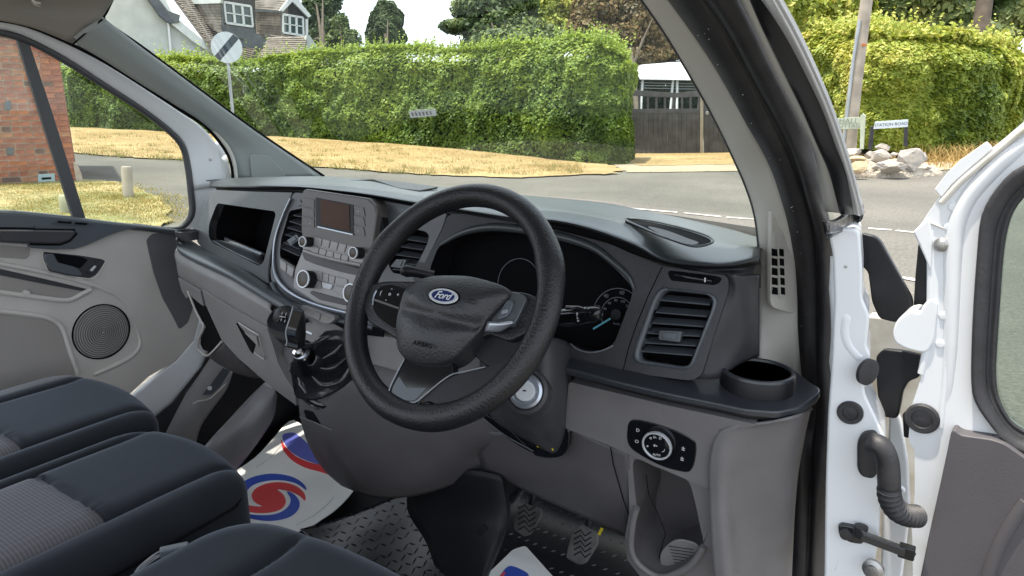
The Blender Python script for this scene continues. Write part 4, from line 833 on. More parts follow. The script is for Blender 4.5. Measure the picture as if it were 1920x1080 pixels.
# pale specks and scuffs on the seal
for k_ in range(16):
    i_ = random.uniform(2.5, 12.5); q0 = int(i_); f_i = i_-q0; u_ = random.uniform(.25, .8); pa_ = rb[q0].lerp(rb[q0+1], f_i).lerp(rc[q0].lerp(rc[q0+1], f_i), u_)+V((0, -.0175, 0)); rr0 = random.uniform(.0004, .0009)
    lathe('dust_speck', pa_, (.1, -1, 0), [(rr0, -.002), (rr0*.6, .0008), (0, .001)], M['print'], seal, 6)
# hinge pillar
PH_ = PL((.92, .98, 1.1), (.10, -.99, 0))
hpP = [(1545,1100),(1548,900),(1552,780),(1559,680),(1564,560),(1561,477),(1552,432),(1575,428),(1600,428),(1612,436),(1617,500),(1617,560),(1631,592),(1625,650),(1634,668),(1618,705),(1622,740),(1646,790),(1662,828),(1665,900),(1652,950),(1647,1020),(1632,1100)]
hp_ = slab('hinge_pillar', roundp(PH_.pts(hpP, .0), .008), PH_.n, .10, M['white'], body, bevel=.007, seg=4)
hp_['label'] = 'white door pillar between the black seal and the door hinges'
def relief(P, mt=M['white'], w_=.012, h=-.004): return tube('pillar_crease', PH_.pts(P, h-.0065), [w_*.3]+[w_]*(len(P)-2)+[w_*.3], mt, hp_, smoothn=4)
relief([(1600,555),(1588,590),(1584,620),(1592,645),(1612,668),(1630,680)]); relief([(1640,780),(1616,800),(1602,830),(1598,880),(1606,905),(1625,920),(1618,960)], h=-.006); relief([(1648,1000),(1610,1010),(1585,1030),(1567,1060),(1562,1095)], h=-.005)
relief([(1562,480),(1572,540),(1576,620),(1572,680),(1568,740)], h=-.007)
def grommet(px, py, pl, r, par, mt=M['rubber2'], h=.002):
    g = lathe('grommet', pl.at(px, py, h), pl.n, [(r, -.002), (r, .001), (r*.9, .003), (r*.62, .003), (r*.58, .001), (r*.5, .0015), (0, .0015)], mt, par, 36); return g
grommet(1594, 774, PH_, .0165, hp_, M['rubber']); 
pl_side = PL(X(1628, 697, .93), (.8, -.55, 0)); lathe('side_plug', pl_side.at(1626, 697, .002), pl_side.n, [(.018, -.002), (.018, .003), (.012, .005), (0, .004)], M['rubber'], body, 32)
lathe('pillar_bolt', PH_.at(1586,500,.001), PH_.n, [(.002, 0), (0, .001)], M['steel'], hp_, 8)
# front wing inner panel behind the gap
PWg = PL((.95, 1.16, 1.0), (-.1, -.99, 0))
slab('wing_panel', PWg.pts([(1626,592),(1700,600),(1745,560),(1760,560),(1760,1100),(1590,1100),(1600,760),(1626,650)], 0), PWg.n, .03, M['whitedirt'], body, bevel=.004)
slab('wing_flange', PWg.pts([(1668,735),(1690,790),(1702,870),(1706,960),(1690,1090),(1650,1090),(1655,960),(1664,850)], .03), PWg.n, .012, M['white'], body, bevel=.004)
for a, b in ((1687,918),(1676,908)): lathe('wing_bolt', PWg.at(a, b, .033), PWg.n, [(.008, -.001), (.006, .003), (0, .004)], M['white'], body, 16)
PK_ = PL((.95, 1.08, 1.1), (-.15, -.98, 0))
slab('hinge_cover', roundp(PK_.pts([(1611,436),(1640,443),(1650,452),(1709,560),(1710,578),(1682,606),(1648,598),(1634,566),(1627,510),(1616,500)]), .006), PK_.n, .012, M['rubber2'], body, bevel=.003).data.materials[0] = M['black']
slab('hinge_cover', roundp(PK_.pts([(1642,668),(1656,655),(1690,658),(1732,668),(1724,708),(1703,716),(1692,735),(1688,760),(1682,786),(1658,783),(1648,770),(1643,720)]), .006), PK_.n, .012, M['black'], body, bevel=.003)
slab('rubber_stop', roundp(PK_.pts([(1692,775),(1706,772),(1706,822),(1694,820)]), .003), PK_.n, .01, M['black'], body, bevel=.002)
# wiring boot and check strap
bt = part('wiring_boot', 'black rubber wiring boot between the pillar and the door')
slab('boot_base', roundp(PH_.pts([(1607,832),(1618,814),(1640,812),(1648,822),(1646,890),(1636,900),(1614,895),(1607,880)], .012), .008), PH_.n, .022, M['rubber'], bt, bevel=.006)
hose = cr1([Y(1632,830,.945), Y(1652,838,.94), Y(1664,865,.94), Y(1667,905,.94), Y(1668,932,.945), Y(1680,955,.955), Y(1700,966,.97), Y(1722,968,.99)], 12)
hr2 = []
for i in range(len(hose)):
    t = i/(len(hose)-1); hr2.append(.0138 if t < .46 else .0130+.0024*math.sin(i*1.55))
tube('boot_hose', hose, hr2, M['rubber'], bt, n=24, sharp=80)
ck_ = part('check_strap', 'black door check strap below the wiring boot')
slab('strap_bracket', roundp(PH_.pts([(1571,988),(1578,984),(1604,989),(1624,990),(1625,1008),(1616,1022),(1592,1018),(1573,1004)], .008), .004), PH_.n, .02, M['leather'], ck_, bevel=.003)
lathe('strap_pin', PH_.at(1586, 1001, .010), PH_.n, [(.008, -.002), (.008, .004), (0, .005)], M['rubber'], ck_, 20)
lathe('strap_pin', PH_.at(1614, 994, .012), V((0, 0, 1)), [(.008, -.01), (.009, .006), (0, .008)], M['rubber'], ck_, 20)
beam('strap_arm', Y(1612,1003,.955), Y(1712,1040,.99), .012, .012, M['leather'], ck_, bevel=.002)
box('strap_end', Y(1700,1034,.985), .02, .014, .018, M['gloss'], ck_, bevel=.002)
lathe('hinge_bolt', Y(1637,1068,.965), (-.2, -.95, .1), [(.014, -.004), (.014, .002), (.008, .004), (.008, .01), (0, .011)], M['steel'], body, 20)

# ================================================================ DRIVER DOOR (open)
dd = part('driver_door', 'white driver door standing open, grey trim and black window seal')
PD1 = PL((.98, 1.03, 1.2), (-.12, -.99, 0))
dol = [(1960,196),(1920,228),(1880,262),(1850,286),(1820,312),(1790,338),(1762,368),(1742,396),(1728,418),(1712,436),(1722,455),(1734,482),(1744,508),(1746,600),(1736,660),(1726,712),(1708,765),(1703,826),(1715,844),(1715,925),(1710,990),(1712,1100),(2100,1100),(2100,860),(2000,870)]
wseal = px_cr([(1990,290),(1940,303),(1920,310),(1894,325),(1867,355),(1846,389),(1837,422),(1832,478),(1826,560),(1822,650),(1822,720),(1830,753),(1857,793),(1887,827),(1920,846),(1990,870)], 3, False)
outer = [(2010,150)]+dol[:21]+[(1712,1100),(2100,1100),(2100,940)]+[(2030,880)]
poly_ = PD1.pts([(2020,160),(1960,198)]+dol[1:22]+[(2040,1100),(2040,880)])
# door skin as frame with the window hole
hole = PD1.pts(wseal)
sk = slab('door_frame', roundp(PD1.pts([(2020,150)]+dol[:22]+[(2040,1100),(2040,860),(2000,872)]+wseal[::-1]+[(2020,285)]), .004), PD1.n, .05, M['white'], dd, bevel=.006, seg=4)
tube('frame_bead', PD1.pts([(2000,215),(1930,262),(1890,292),(1850,330),(1815,372),(1795,420),(1788,480),(1786,560),(1784,650),(1780,720),(1772,790)], -.006), [.004,.010,.012,.012,.012,.012,.012,.011,.010,.008,.004], M['white'], dd, smoothn=4)
tube('frame_gutter', PD1.pts([(1990,200),(1920,243),(1880,275),(1840,308),(1800,342),(1765,380)], .003), .0035, M['whitedirt'], dd, smoothn=4)
fp = [[PD1.at(a, b, -.06) for a, b in [(1728,418),(1718,440),(1730,470),(1742,505)]], [PD1.at(a, b, -.01) for a, b in [(1748,418),(1746,445),(1750,470),(1752,505)]]]
slab('frame_clip', PD1.pts([(1752,355),(1775,325),(1800,300),(1850,265),(1862,278),(1815,318),(1785,345),(1765,370)], .003), PD1.n, .004, M['white'], dd, bevel=.001)
slab('frame_flange', PD1.pts([(1712,434),(1742,410),(1748,440),(1747,500),(1744,508),(1724,458)], .004), PD1.n, .006, M['white'], dd, bevel=.002)
tube('frame_joint', PD1.pts([(1745,418),(1760,424),(1772,428),(1779,422),(1785,426)], .001), .0012, M['whitedirt'], dd, smoothn=3)
tube('frame_fold', PD1.pts([(1745,430),(1746,500),(1744,600),(1736,660),(1728,700)], -.003), .005, M['white'], dd, smoothn=4)
tube('frame_crease', PD1.pts([(1777,440),(1778,520),(1776,620),(1774,700),(1768,760),(1764,800)], -.003), .005, M['white'], dd, smoothn=4)
for a, b in ((1787,388),(1778,425),(1769,592),(1763,645)): lathe('frame_dimple', PD1.at(a, b, .0), PD1.n, [(.006, 0), (.0045, .002), (0, .0025)], M['white'], dd, 16)
lathe('door_screw', PD1.at(1765, 459, .004), PD1.n, [(.009, -.004), (.009, 0), (.005, .003), (.005, .006), (0, .007)], M['steel'], dd, 20)
grommet(1729, 785, PD1, .021, dd, M['rubber'], h=.003)
slab('door_cover', roundp(PD1.pts([(1722,456),(1745,507),(1746,562),(1733,592),(1712,592),(1716,520)], -.06), .004), PD1.n, .02, M['black'], dd, bevel=.002)
hg = [(1676,642),(1673,622),(1680,602),(1696,587),(1712,584),(1724,588),(1730,572),(1744,560),(1758,566),(1752,640),(1738,664),(1700,655)]
slab('hinge_arm', roundp(PD1.pts(hg, .004), .012), PD1.n, .05, M['white'], dd, bevel=.008, seg=4)
# window seal: black band, inner lip, glass
s_in = px_cr([(1990,345),(1950,352),(1925,366),(1902,395),(1890,430),(1882,480),(1876,560),(1870,650),(1868,705),(1874,745),(1893,783),(1920,804),(1990,830)], 3, False)
nA = 40; SA = resample(PD1.pts(wseal, .003), nA, False); SB = resample(PD1.pts(s_in, -.012), nA, False)
loft('window_seal', [SA, [a.lerp(b, .08)+PD1.n*.012 for a, b in zip(SA, SB)], [a.lerp(b, .55)+PD1.n*.012 for a, b in zip(SA, SB)], [a.lerp(b, .62)-PD1.n*.002 for a, b in zip(SA, SB)], [a.lerp(b, .9)+PD1.n*.003 for a, b in zip(SA, SB)], SB], M['rubber'], dd, 1, 3, solid=.002, sharp=80)
slab('window_glass', PD1.pts([(2010,330)]+s_in[::-1][::-1]+[(2010,840)], -.018), PD1.n, .004, M['doorglass'], dd, bevel=0, smooth=False)
slab('door_frame', roundp(PD1.pts([(1992,150),(2060,120),(2060,960),(1992,880)], -.002), .004), PD1.n, .05, M['white'], dd, bevel=.006)
trm = [(1783,810),(1789,806),(1802,816),(1860,824),(1884,832),(1960,885),(2040,920),(2040,1100),(1722,1100),(1740,1010),(1760,920),(1775,850)]
slab('door_trim', roundp(PD1.pts(trm, .022), .006), PD1.n, .03, M['doorrecess'], dd, bevel=.004).data.materials[0] = M['taupe_dark']
tube('trim_crease', PD1.pts([(1925,940),(1900,975),(1870,1030),(1845,1100)], .020), .008, M['taupe_dark'], dd, smoothn=4)

# ================================================================ GLASS, ROOF
wr = []
for t in [0, .5, 1]:
    zz_ = 1.24+.60*t; r_ = []
    for s in (-1, -.6, -.2, .2, .6, 1):
        xx = s*(.80-.10*t); yb = 1.53-.12*t+(.20-.10*t)*(1-s*s); r_.append(V((xx, yb-.46*t, zz_)))
    wr.append(r_)
ws = loft('windscreen', wr, M['glass'], van, 4, 5, solid=0, sharp=180); ws['label'] = 'large curved windscreen reflecting the dashboard'
rf_ = [[V((x*.74, y, 1.86-abs(x)*.05)) for x in (-1.05, -.8, 0, .8, 1.05)] for y in (.98, .6, .3, 0, -.3)]
loft('roof', rf_, M['headliner'], van, 4, 4, solid=.03)
stk = lambda a, b: None
# pale patch on the glass, painting a label reflected in it
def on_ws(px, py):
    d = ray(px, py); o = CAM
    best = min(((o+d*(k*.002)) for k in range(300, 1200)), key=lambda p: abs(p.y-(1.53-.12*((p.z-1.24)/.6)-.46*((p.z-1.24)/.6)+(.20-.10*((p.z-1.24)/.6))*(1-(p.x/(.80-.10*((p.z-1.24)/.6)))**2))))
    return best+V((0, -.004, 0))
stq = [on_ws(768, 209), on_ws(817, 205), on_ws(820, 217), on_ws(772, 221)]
refl_patch = raw('glass_reflection', stq, [(0, 1, 2, 3)], mat('pale reflection patch', (.85, .87, .88), .6), ws, False)
for i in range(6): stroke('reflection_marks', [stq[0].lerp(stq[1], .12+.14*i).lerp(stq[3].lerp(stq[2], .12+.14*i), .25), stq[0].lerp(stq[1], .12+.14*i).lerp(stq[3].lerp(stq[2], .12+.14*i), .8)], .006, (0, -1, 0), M['printdim'], ws, h=.002)

# ================================================================ SEATS
def seatmat(x0, x1, y1):
    """plain fabric with a ribbed grey insert sewn into the middle"""
    S = bpy.data.materials.new('seat fabric with ribbed insert'); S.use_nodes = True; t = S.node_tree; b = t.nodes['Principled BSDF']; b.inputs['Roughness'].default_value = .92
    b.inputs['Specular IOR Level'].default_value = .08; b.inputs['Sheen Weight'].default_value = .22; b.inputs['Sheen Roughness'].default_value = .4; b.inputs['Sheen Tint'].default_value = (.78, .86, 1, 1)
    co = t.nodes.new('ShaderNodeTexCoord'); sp = t.nodes.new('ShaderNodeSeparateXYZ'); t.links.new(co.outputs['Object'], sp.inputs[0])
    def mth(op, a, b_): m = t.nodes.new('ShaderNodeMath'); m.operation = op; t.links.new(a, m.inputs[0]); (t.links.new(b_, m.inputs[1]) if not isinstance(b_, float) else setattr(m.inputs[1], 'default_value', b_)); return m.outputs[0]
    ms = mth('MULTIPLY', mth('MULTIPLY', mth('GREATER_THAN', sp.outputs[0], float(x0)), mth('LESS_THAN', sp.outputs[0], float(x1))), mth('LESS_THAN', sp.outputs[1], float(y1)))
    n = t.nodes.new('ShaderNodeTexNoise'); n.inputs['Scale'].default_value = 1200; t.links.new(co.outputs['Object'], n.inputs[0])
    n2 = t.nodes.new('ShaderNodeTexNoise'); n2.inputs['Scale'].default_value = 14; t.links.new(co.outputs['Object'], n2.inputs[0])
    wv = t.nodes.new('ShaderNodeTexWave'); wv.bands_direction = 'Y'; wv.inputs['Scale'].default_value = 60; wv.inputs['Distortion'].default_value = .6; wv.inputs['Detail Scale'].default_value = 20; t.links.new(co.outputs['Object'], wv.inputs[0])
    w2 = t.nodes.new('ShaderNodeTexWave'); w2.bands_direction = 'X'; w2.inputs['Scale'].default_value = 22; w2.inputs['Distortion'].default_value = 3; t.links.new(co.outputs['Object'], w2.inputs[0])
    rb = t.nodes.new('ShaderNodeMixRGB'); rb.inputs[1].default_value = (.068, .064, .067, 1); rb.inputs[2].default_value = (.115, .109, .115, 1); wm = mth('MULTIPLY', wv.outputs['Fac'], .8); wa = mth('MULTIPLY', w2.outputs['Fac'], .2); ws_ = mth('ADD', wm, wa); t.links.new(ws_, rb.inputs[0])
    fb = t.nodes.new('ShaderNodeMixRGB'); fb.inputs[1].default_value = (.0115, .0130, .0155, 1); fb.inputs[2].default_value = (.019, .0215, .0255, 1); t.links.new(n2.outputs[0], fb.inputs[0])
    mm = t.nodes.new('ShaderNodeMixRGB'); t.links.new(ms, mm.inputs[0]); t.links.new(fb.outputs[0], mm.inputs[1]); t.links.new(rb.outputs[0], mm.inputs[2]); t.links.new(mm.outputs[0], b.inputs['Base Color'])
    bp = t.nodes.new('ShaderNodeBump'); bp.inputs['Strength'].default_value = .35; bp.inputs['Distance'].default_value = .001; t.links.new(n.outputs[0], bp.inputs['Height']); t.links.new(bp.outputs[0], b.inputs['Normal']); return S
def cushion(x0, x1, yf, yb, zt, gl, gr, ys, r_, label=None, cr_=.06):
    st = part('seat_cushion', label)
    out = [V((x0, yb, 0)), V((x0, yf-.02, 0)), V(((x0+x1)/2, yf+.012, 0)), V((x1, yf-.035, 0)), V((x1, yb, 0))]
    P = resample(roundp(out, [0, cr_, .3, cr_, 0], 8), 420); cx = (x0+x1)/2; cy = (yf+yb)/2
    lv = [(-1, 0, zt-.30), (-1, 0, zt-.12), (0, 0, zt-r_)]+[(0, a, None) for a in np.linspace(.06, 1, 12)]
    vs = []; N = len(P); rad = min(x1-x0, yf-yb)/2
    ds = [0, 0, 0]+[r_*(1-math.cos(t)) for t in np.linspace(.12, math.pi/2, 14)]
    zs = [zt-.30, zt-.12, zt-r_]+[zt-r_+r_*math.sin(t) for t in np.linspace(.12, math.pi/2, 14)]
    inner = np.linspace(0, 1, 46)[1:]
    def gz(x, y):
        d = 0; w = .005; wb = .016; fade = 1/(1+math.exp((y-(yf-.035))*90))
        for g in (gl, gr):
            if g is None: continue
            gg = g+(.0 if y < yf-.1 else ((-1 if g == gl else 1)*((y-(yf-.1))/.1)**2*.02))
            u = abs(x-gg); d -= (.007*math.exp(-(u/w)**2)+.005*math.exp(-(u/wb)**2))*fade
        if ys is not None and gl is not None and gl < x < gr: d -= .005*math.exp(-((y-ys)/w)**2)
        return d
    for d, z in zip(ds, zs):
        for p in P:
            v = V((cx, cy, 0))-p; hx = (cx-x0); hy = (yf-cy); q = V((p.x+(cx-p.x)*d/hx, p.y+(cy-p.y)*d/hy, z))
            k = max(0, min(1, (z-(zt-r_))/r_)); q.z += gz(q.x, q.y)*k; vs.append(q)
    d0 = ds[-1]
    for t in inner:
        for p in P:
            hx = (cx-x0); hy = (yf-cy); q = V((p.x+(cx-p.x)*d0/hx, p.y+(cy-p.y)*d0/hy, 0)).lerp(V((cx, cy, 0)), t)
            q.z = zt+.006*math.sin(t*math.pi/2)+gz(q.x, q.y); vs.append(q)
    L_ = len(vs)//N; fs = [(j*N+i, j*N+(i+1) % N, (j+1)*N+(i+1) % N, (j+1)*N+i) for j in range(L_-1) for i in range(N)]
    o = raw('seat_cover', vs, fs, M['fabric'], st, sharp=80)
    o.data.materials[0] = seatmat(gl, gr, ys)
    tube('seat_piping', [V((x1+.0015, yb, zt-.055)), V((x1+.0015, (yf+yb)/2, zt-.050)), V((x1+.001, yf-.12, zt-.045)), V((x1-.004, yf-.07, zt-.042)), V((x1-.022, yf-.046, zt-.036))], .0022, M['void'], st, smoothn=5)
    return st
cushion(-.276, .082, .665, -.35, .9, -.222, .010, .425, .045, 'dark fabric middle seat cushion with a ribbed grey centre')
cushion(-.70, -.284, .725, -.30, .9, -.60, -.345, .462, .045, 'dark fabric passenger seat cushion by the far door')
cushion(.165, .70, .572, -.40, .92, .315, .58, .25, .05, 'dark fabric driver seat cushion at the bottom of the view', .09)
box('seat_base', (-.31, .15, .54), .74, .8, .14, M['black'], van, .01); box('seat_base', (.44, .08, .54), .44, .7, .14, M['black'], van, .01)
bk = part('seat_belt_buckle', 'glossy dark buckle stem between the seats')
tube('buckle_stem', [Z(235,1100,.86), Z(268,1068,.885), Z(300,1044,.90), Z(322,1036,.905)], [.007,.008,.0085,.006], M['gloss'], bk, smoothn=4, n=16)
box('buckle_tip', Z(327,1031,.91), .012, .035, .012, M['silver'], bk, .002, rot=R(-35)).data.materials[0] = M['slat']
# ================================================================ MATS AND PEDALS (loose in the cab)
def flat(name, L, z, mt, parent=None, th=.003, rr=0, bev=0):
    P = [Z(a, b, z) for a, b in L]; P = roundp(P, rr) if rr else P
    return slab(name, P, (0, 0, 1), th, mt, parent, bevel=bev)
zp = .500
pm = empty('paper_mat', Z(540, 900, zp-.006)); tag(pm, 'white paper floor mat with a red and blue swirl in the passenger footwell', 'floor mat')
def flp(o): o.matrix_parent_inverse = pm.matrix_world.inverted() if False else o.matrix_parent_inverse; o.location = -pm.location if o.parent == pm else o.location; return o
def child(o, par): o.parent = par; o.location = -par.location; return o
child(flat('paper_sheet', px_cr([(543,789),(570,799),(640,850),(670,900),(640,945),(600,975),(570,992),(500,1010),(420,1020),(400,960),(430,895),(478,858),(512,822)], 3), zp, M['paper']), pm)
def prt(nm, L, mt, z=zp+.0015, n=4): return child(flat(nm, px_cr(L, n), z, mt, th=.001), pm)
prt('blue_swirl', [(444,930),(449,910),(472,895),(508,888),(545,893),(568,906),(574,918),(556,906),(530,900),(500,901),(474,909),(462,922),(458,935)], M['blue'])
prt('red_swirl', [(472,928),(482,914),(508,905),(535,905),(558,913),(571,926),(572,938),(560,928),(542,920),(520,917),(531,927),(536,940),(528,953),(508,960),(484,961),(458,957),(442,946),(436,932),(450,941),(470,948),(492,949),(478,941)], M['red'])
prt('blue_swirl', [(538,921),(553,928),(562,943),(556,959),(537,971),(503,976),(468,971),(446,962),(437,952),(460,962),(490,966),(519,963),(539,951),(545,936)], M['blue'])
prt('violet_print', [(529,818),(543,811),(558,815),(585,840),(612,872),(590,868),(562,857),(541,842)], M['violet'])
prt('red_band', [(527,824),(534,836),(553,854),(578,866),(606,874),(622,890),(600,884),(572,876),(547,862),(531,843)], M['red'])
for a, b in (((428,986),(440,996)), ((424,980),(436,985))): child(flat('red_print', [(a[0],a[1]),(b[0]-4,b[1]-4),(b[0],b[1]),(a[0],a[1]+5)], zp+.0015, M['red'], th=.001), pm)
for L in ([(480,877),(508,858),(530,832),(545,815)], [(555,985),(590,966),(615,945),(626,932)]): child(stroke('mat_fold', [Z(a, b, zp+.001) for a, b in cr2] if False else [Z(a, b, zp+.001) for a, b in L], .0012, (0, 0, 1), M['printdim']), pm)
zq = .47
pm2 = empty('paper_mat', Z(970, 1070, zq)); tag(pm2, 'corner of a white paper floor mat with blue print in the driver footwell', 'floor mat')
child(flat('paper_sheet', [(985,1023),(962,1030),(905,1085),(880,1130),(1010,1170),(1050,1095),(1020,1062)], zq, M['paper'], rr=.01), pm2)
child(flat('blue_print', px_cr([(935,1090),(946,1068),(958,1061),(978,1068),(992,1080),(985,1110),(955,1110)], 3), zq+.0015, M['blue'], th=.001), pm2)
child(flat('red_print', [(938,1078),(946,1071),(948,1074),(940,1082)], zq+.0025, M['red'], th=.001), pm2)
M['tread'] = mat('worn grey tread bars', (.045, .045, .048), .25)
# rubber tread mats
def tread(o_parent, U, nu_, nv_, mt, ln=.020, wd=.0035):
    """staggered chequer-plate bars on a surface function U(s,t)->(point, ds, dt)"""
    vs, fs = [], []
    for i in range(nu_):
        for j in range(nv_):
            s = (i+.5)/nu_; t = (j+.5)/nv_; p, a, b = U(s, t); a.normalize(); b = (b-a*b.dot(a)).normalized(); n = a.cross(b)
            if n.z < 0: n = -n
            d = (a+b).normalized() if (i+j) % 2 else (a-b).normalized(); e = n.cross(d); k = len(vs)
            for q in (p-d*ln/2, p-e*wd/2, p+e*wd/2, p+d*ln/2): vs.append(q)
            vs.append(p-d*ln*.25+n*.0022); vs.append(p+d*ln*.25+n*.0022)
            fs += [(k, k+1, k+4), (k, k+4, k+2), (k+4, k+1, k+5), (k+4, k+5, k+2), (k+5, k+1, k+3), (k+5, k+3, k+2)]
    return tag(raw('tread_bars', vs, fs, mt, o_parent, smooth=True, sharp=70), kind='stuff')
def surf(rows):
    def U(s, t):
        def ev(s, t):
            c = [cr1(r, 8) for r in rows]; rr = [x[min(len(x)-1, int(s*(len(x)-1)))] for x in c]; q = cr1(rr, 8); return q[min(len(q)-1, int(t*(len(q)-1)))]
        p = ev(s, t); a = ev(min(1, s+.08), t)-ev(max(0, s-.08), t); b = ev(s, min(1, t+.08))-ev(s, max(0, t-.08)); return p, a, b
    return U
qa, qb, qc, qd = Z(562,992,.50), Z(772,918,.56), Z(735,1150,.50), Z(856,1090,.55)
r1 = []
for i_ in range(6):
    r_ = []
    for j_ in range(6):
        s_, t_ = i_/5, j_/5; p = qa.lerp(qb, t_).lerp(qc.lerp(qd, t_), s_); p.z = .50+.062*(t_**1.8)*(1-.2*s_)+.006*math.sin(s_*5+t_*3); r_.append(p)
    r1.append(r_)
rm1 = empty('rubber_mat', (0, 1.0, .47)); tag(rm1, 'black chequer tread rubber mat beside the console, shining where it curves up', 'rubber mat')
child(loft('mat_sheet', r1, M['mat'], None, 6, 6, solid=.004), rm1)
tb = tread(None, surf(r1), 12, 13, M['mat'], ln=.0200, wd=.0046); child(tb, rm1)
r2 = [[Z(900,915,.45), Z(980,915,.45), Z(1100,915,.45), Z(1300,960,.45)], [Z(915,980,.455), Z(1000,990,.455), Z(1120,1000,.455), Z(1320,1020,.455)], [Z(900,1080,.455), Z(1010,1090,.455), Z(1140,1090,.455), Z(1330,1100,.455)]]
r2[0] = [V((.16, 1.50, .60)), V((.30, 1.49, .60)), V((.50, 1.50, .60)), V((.80, 1.5, .60))]
r2[1] = [V((.10, 1.30, .475)), V((.28, 1.30, .47)), V((.50, 1.31, .47)), V((.82, 1.32, .47))]
r2[2] = [V((.05, .80, .475)), V((.28, .80, .465)), V((.50, .80, .465)), V((.84, .80, .465))]
rm2 = empty('rubber_mat', (.4, 1.1, .46)); tag(rm2, 'black chequer tread rubber mat under the pedals', 'rubber mat')
child(loft('mat_sheet', r2, M['mat'], None, 6, 6, solid=.004), rm2)
child(tread(None, surf(r2), 30, 32, M['tread'], ln=.0150, wd=.0034), rm2)
# pedals hang from the van
def pedal(L, y, label, par=van):
    g = part('pedal', label); pl = PL(Y(L[0][0], L[0][1], y), (.12, -.78, .5)); P = roundp(pl.pts(L), .006); slab('pedal_pad', P, pl.n, .012, M['pedal'], g, bevel=.003)
    c = sum([V((a, b, 0)) for a, b in L], V())/len(L)
    for k in range(-2, 3):
        d = k*10; stroke('pad_groove', pl.pts([(c.x-17,c.y+d-2),(c.x-4,c.y+d-9),(c.x+4,c.y+d+2),(c.x+16,c.y+d-6)], .0008), .0028, pl.n, M['void'], g)
    tube('pedal_arm', [pl.at(c.x, c.y, -.012), pl.at(c.x+8, c.y-30, -.04), V((pl.at(c.x, c.y).x+.01, 1.40, .95))], .008, M['black'], g, smoothn=4); return g
pedal([(966,958),(984,944),(1016,955),(1014,972),(994,1002),(982,1006),(962,992)], 1.22, 'worn rubber clutch pedal')
pedal([(1072,994),(1092,983),(1122,1000),(1120,1022),(1098,1056),(1086,1060),(1060,1046)], 1.20, 'worn rubber brake pedal')
tg = slab('pedal_tag', [Y(a, b, 1.2) for a, b in [(1126,990),(1131,992),(1125,1004),(1120,1002)]], (0, -1, 0), .002, M['yellow'], van, bevel=0)
# ================================================================ EXTERIOR
M['brick'] = []
def brickmat(c, nm): return mat(nm, c, .85, bump=.6, bscale=60, var=.35, vscale=12)
for c, nm in (((.42,.165,.098),'orange red brick'), ((.37,.14,.088),'red brick'), ((.32,.14,.095),'brown red brick'), ((.46,.175,.085),'pale orange brick'), ((.17,.105,.085),'burnt brown brick'), ((.44,.22,.13),'sandy brick')): M['brick'].append(brickmat(c, nm))
M['mortar'] = mat('lime mortar', (.56,.46,.37), .95, bump=.6, bscale=30, var=.3, vscale=6)
M['render'] = mat('off white rendered wall', (.50,.53,.49), .9, bump=.4, bscale=12, var=.14, vscale=2.5)
M['tile'] = mat('weathered clay roof tile', (.205,.178,.155), .85, bump=.5, bscale=30, var=.4, vscale=2.2)
M['tile2'] = mat('hanging clay tile', (.25,.212,.18), .85, bump=.5, bscale=30, var=.4, vscale=3)
M['slatebl'] = mat('dark slate', (.10,.115,.13), .6, var=.3, vscale=3)
M['darkwood'] = mat('dark stained timber', (.045,.045,.047), .8, bump=.5, bscale=20, var=.4, vscale=5)
M['gatewood'] = mat('dark grey gate boards', (.10,.097,.098), .85, bump=.5, bscale=14, var=.35, vscale=4, aniso=(1,1,.1))
M['paint'] = mat('white painted timber', (.70,.72,.70), .6, var=.1, vscale=4)
M['winglass'] = mat('dark window pane', (.06,.09,.09), .08)
M['pole'] = mat('weathered grey brown timber', (.44,.385,.31), .9, bump=.8, bscale=9, var=.4, vscale=3, c2=(.29,.25,.20), aniso=(1,1,.08))
M['galv'] = mat('galvanised steel', (.42,.46,.47), .5, metal=.3, var=.2, vscale=5)
M['signwhite'] = mat('white sign face', (.62,.68,.70), .5)
M['signblack'] = mat('black sign band', (.03,.05,.07), .5)
M['sage'] = mat('pale green painted sign', (.46,.50,.38), .7, var=.12, vscale=6)
M['stone'] = mat('pale limestone', (.42,.375,.31), .9, bump=1.0, bscale=7, var=.4, vscale=3.5, c2=(.30,.28,.27))
M['stone2'] = mat('sandy limestone', (.52,.40,.24), .9, bump=1.0, bscale=7, var=.35, vscale=3.5)
M['bark'] = mat('grey brown bark', (.12,.095,.07), .95, bump=1, bscale=14, var=.4, vscale=3)
M['leafshade'] = mat('dark leaf shade', (.012,.016,.008), 1)
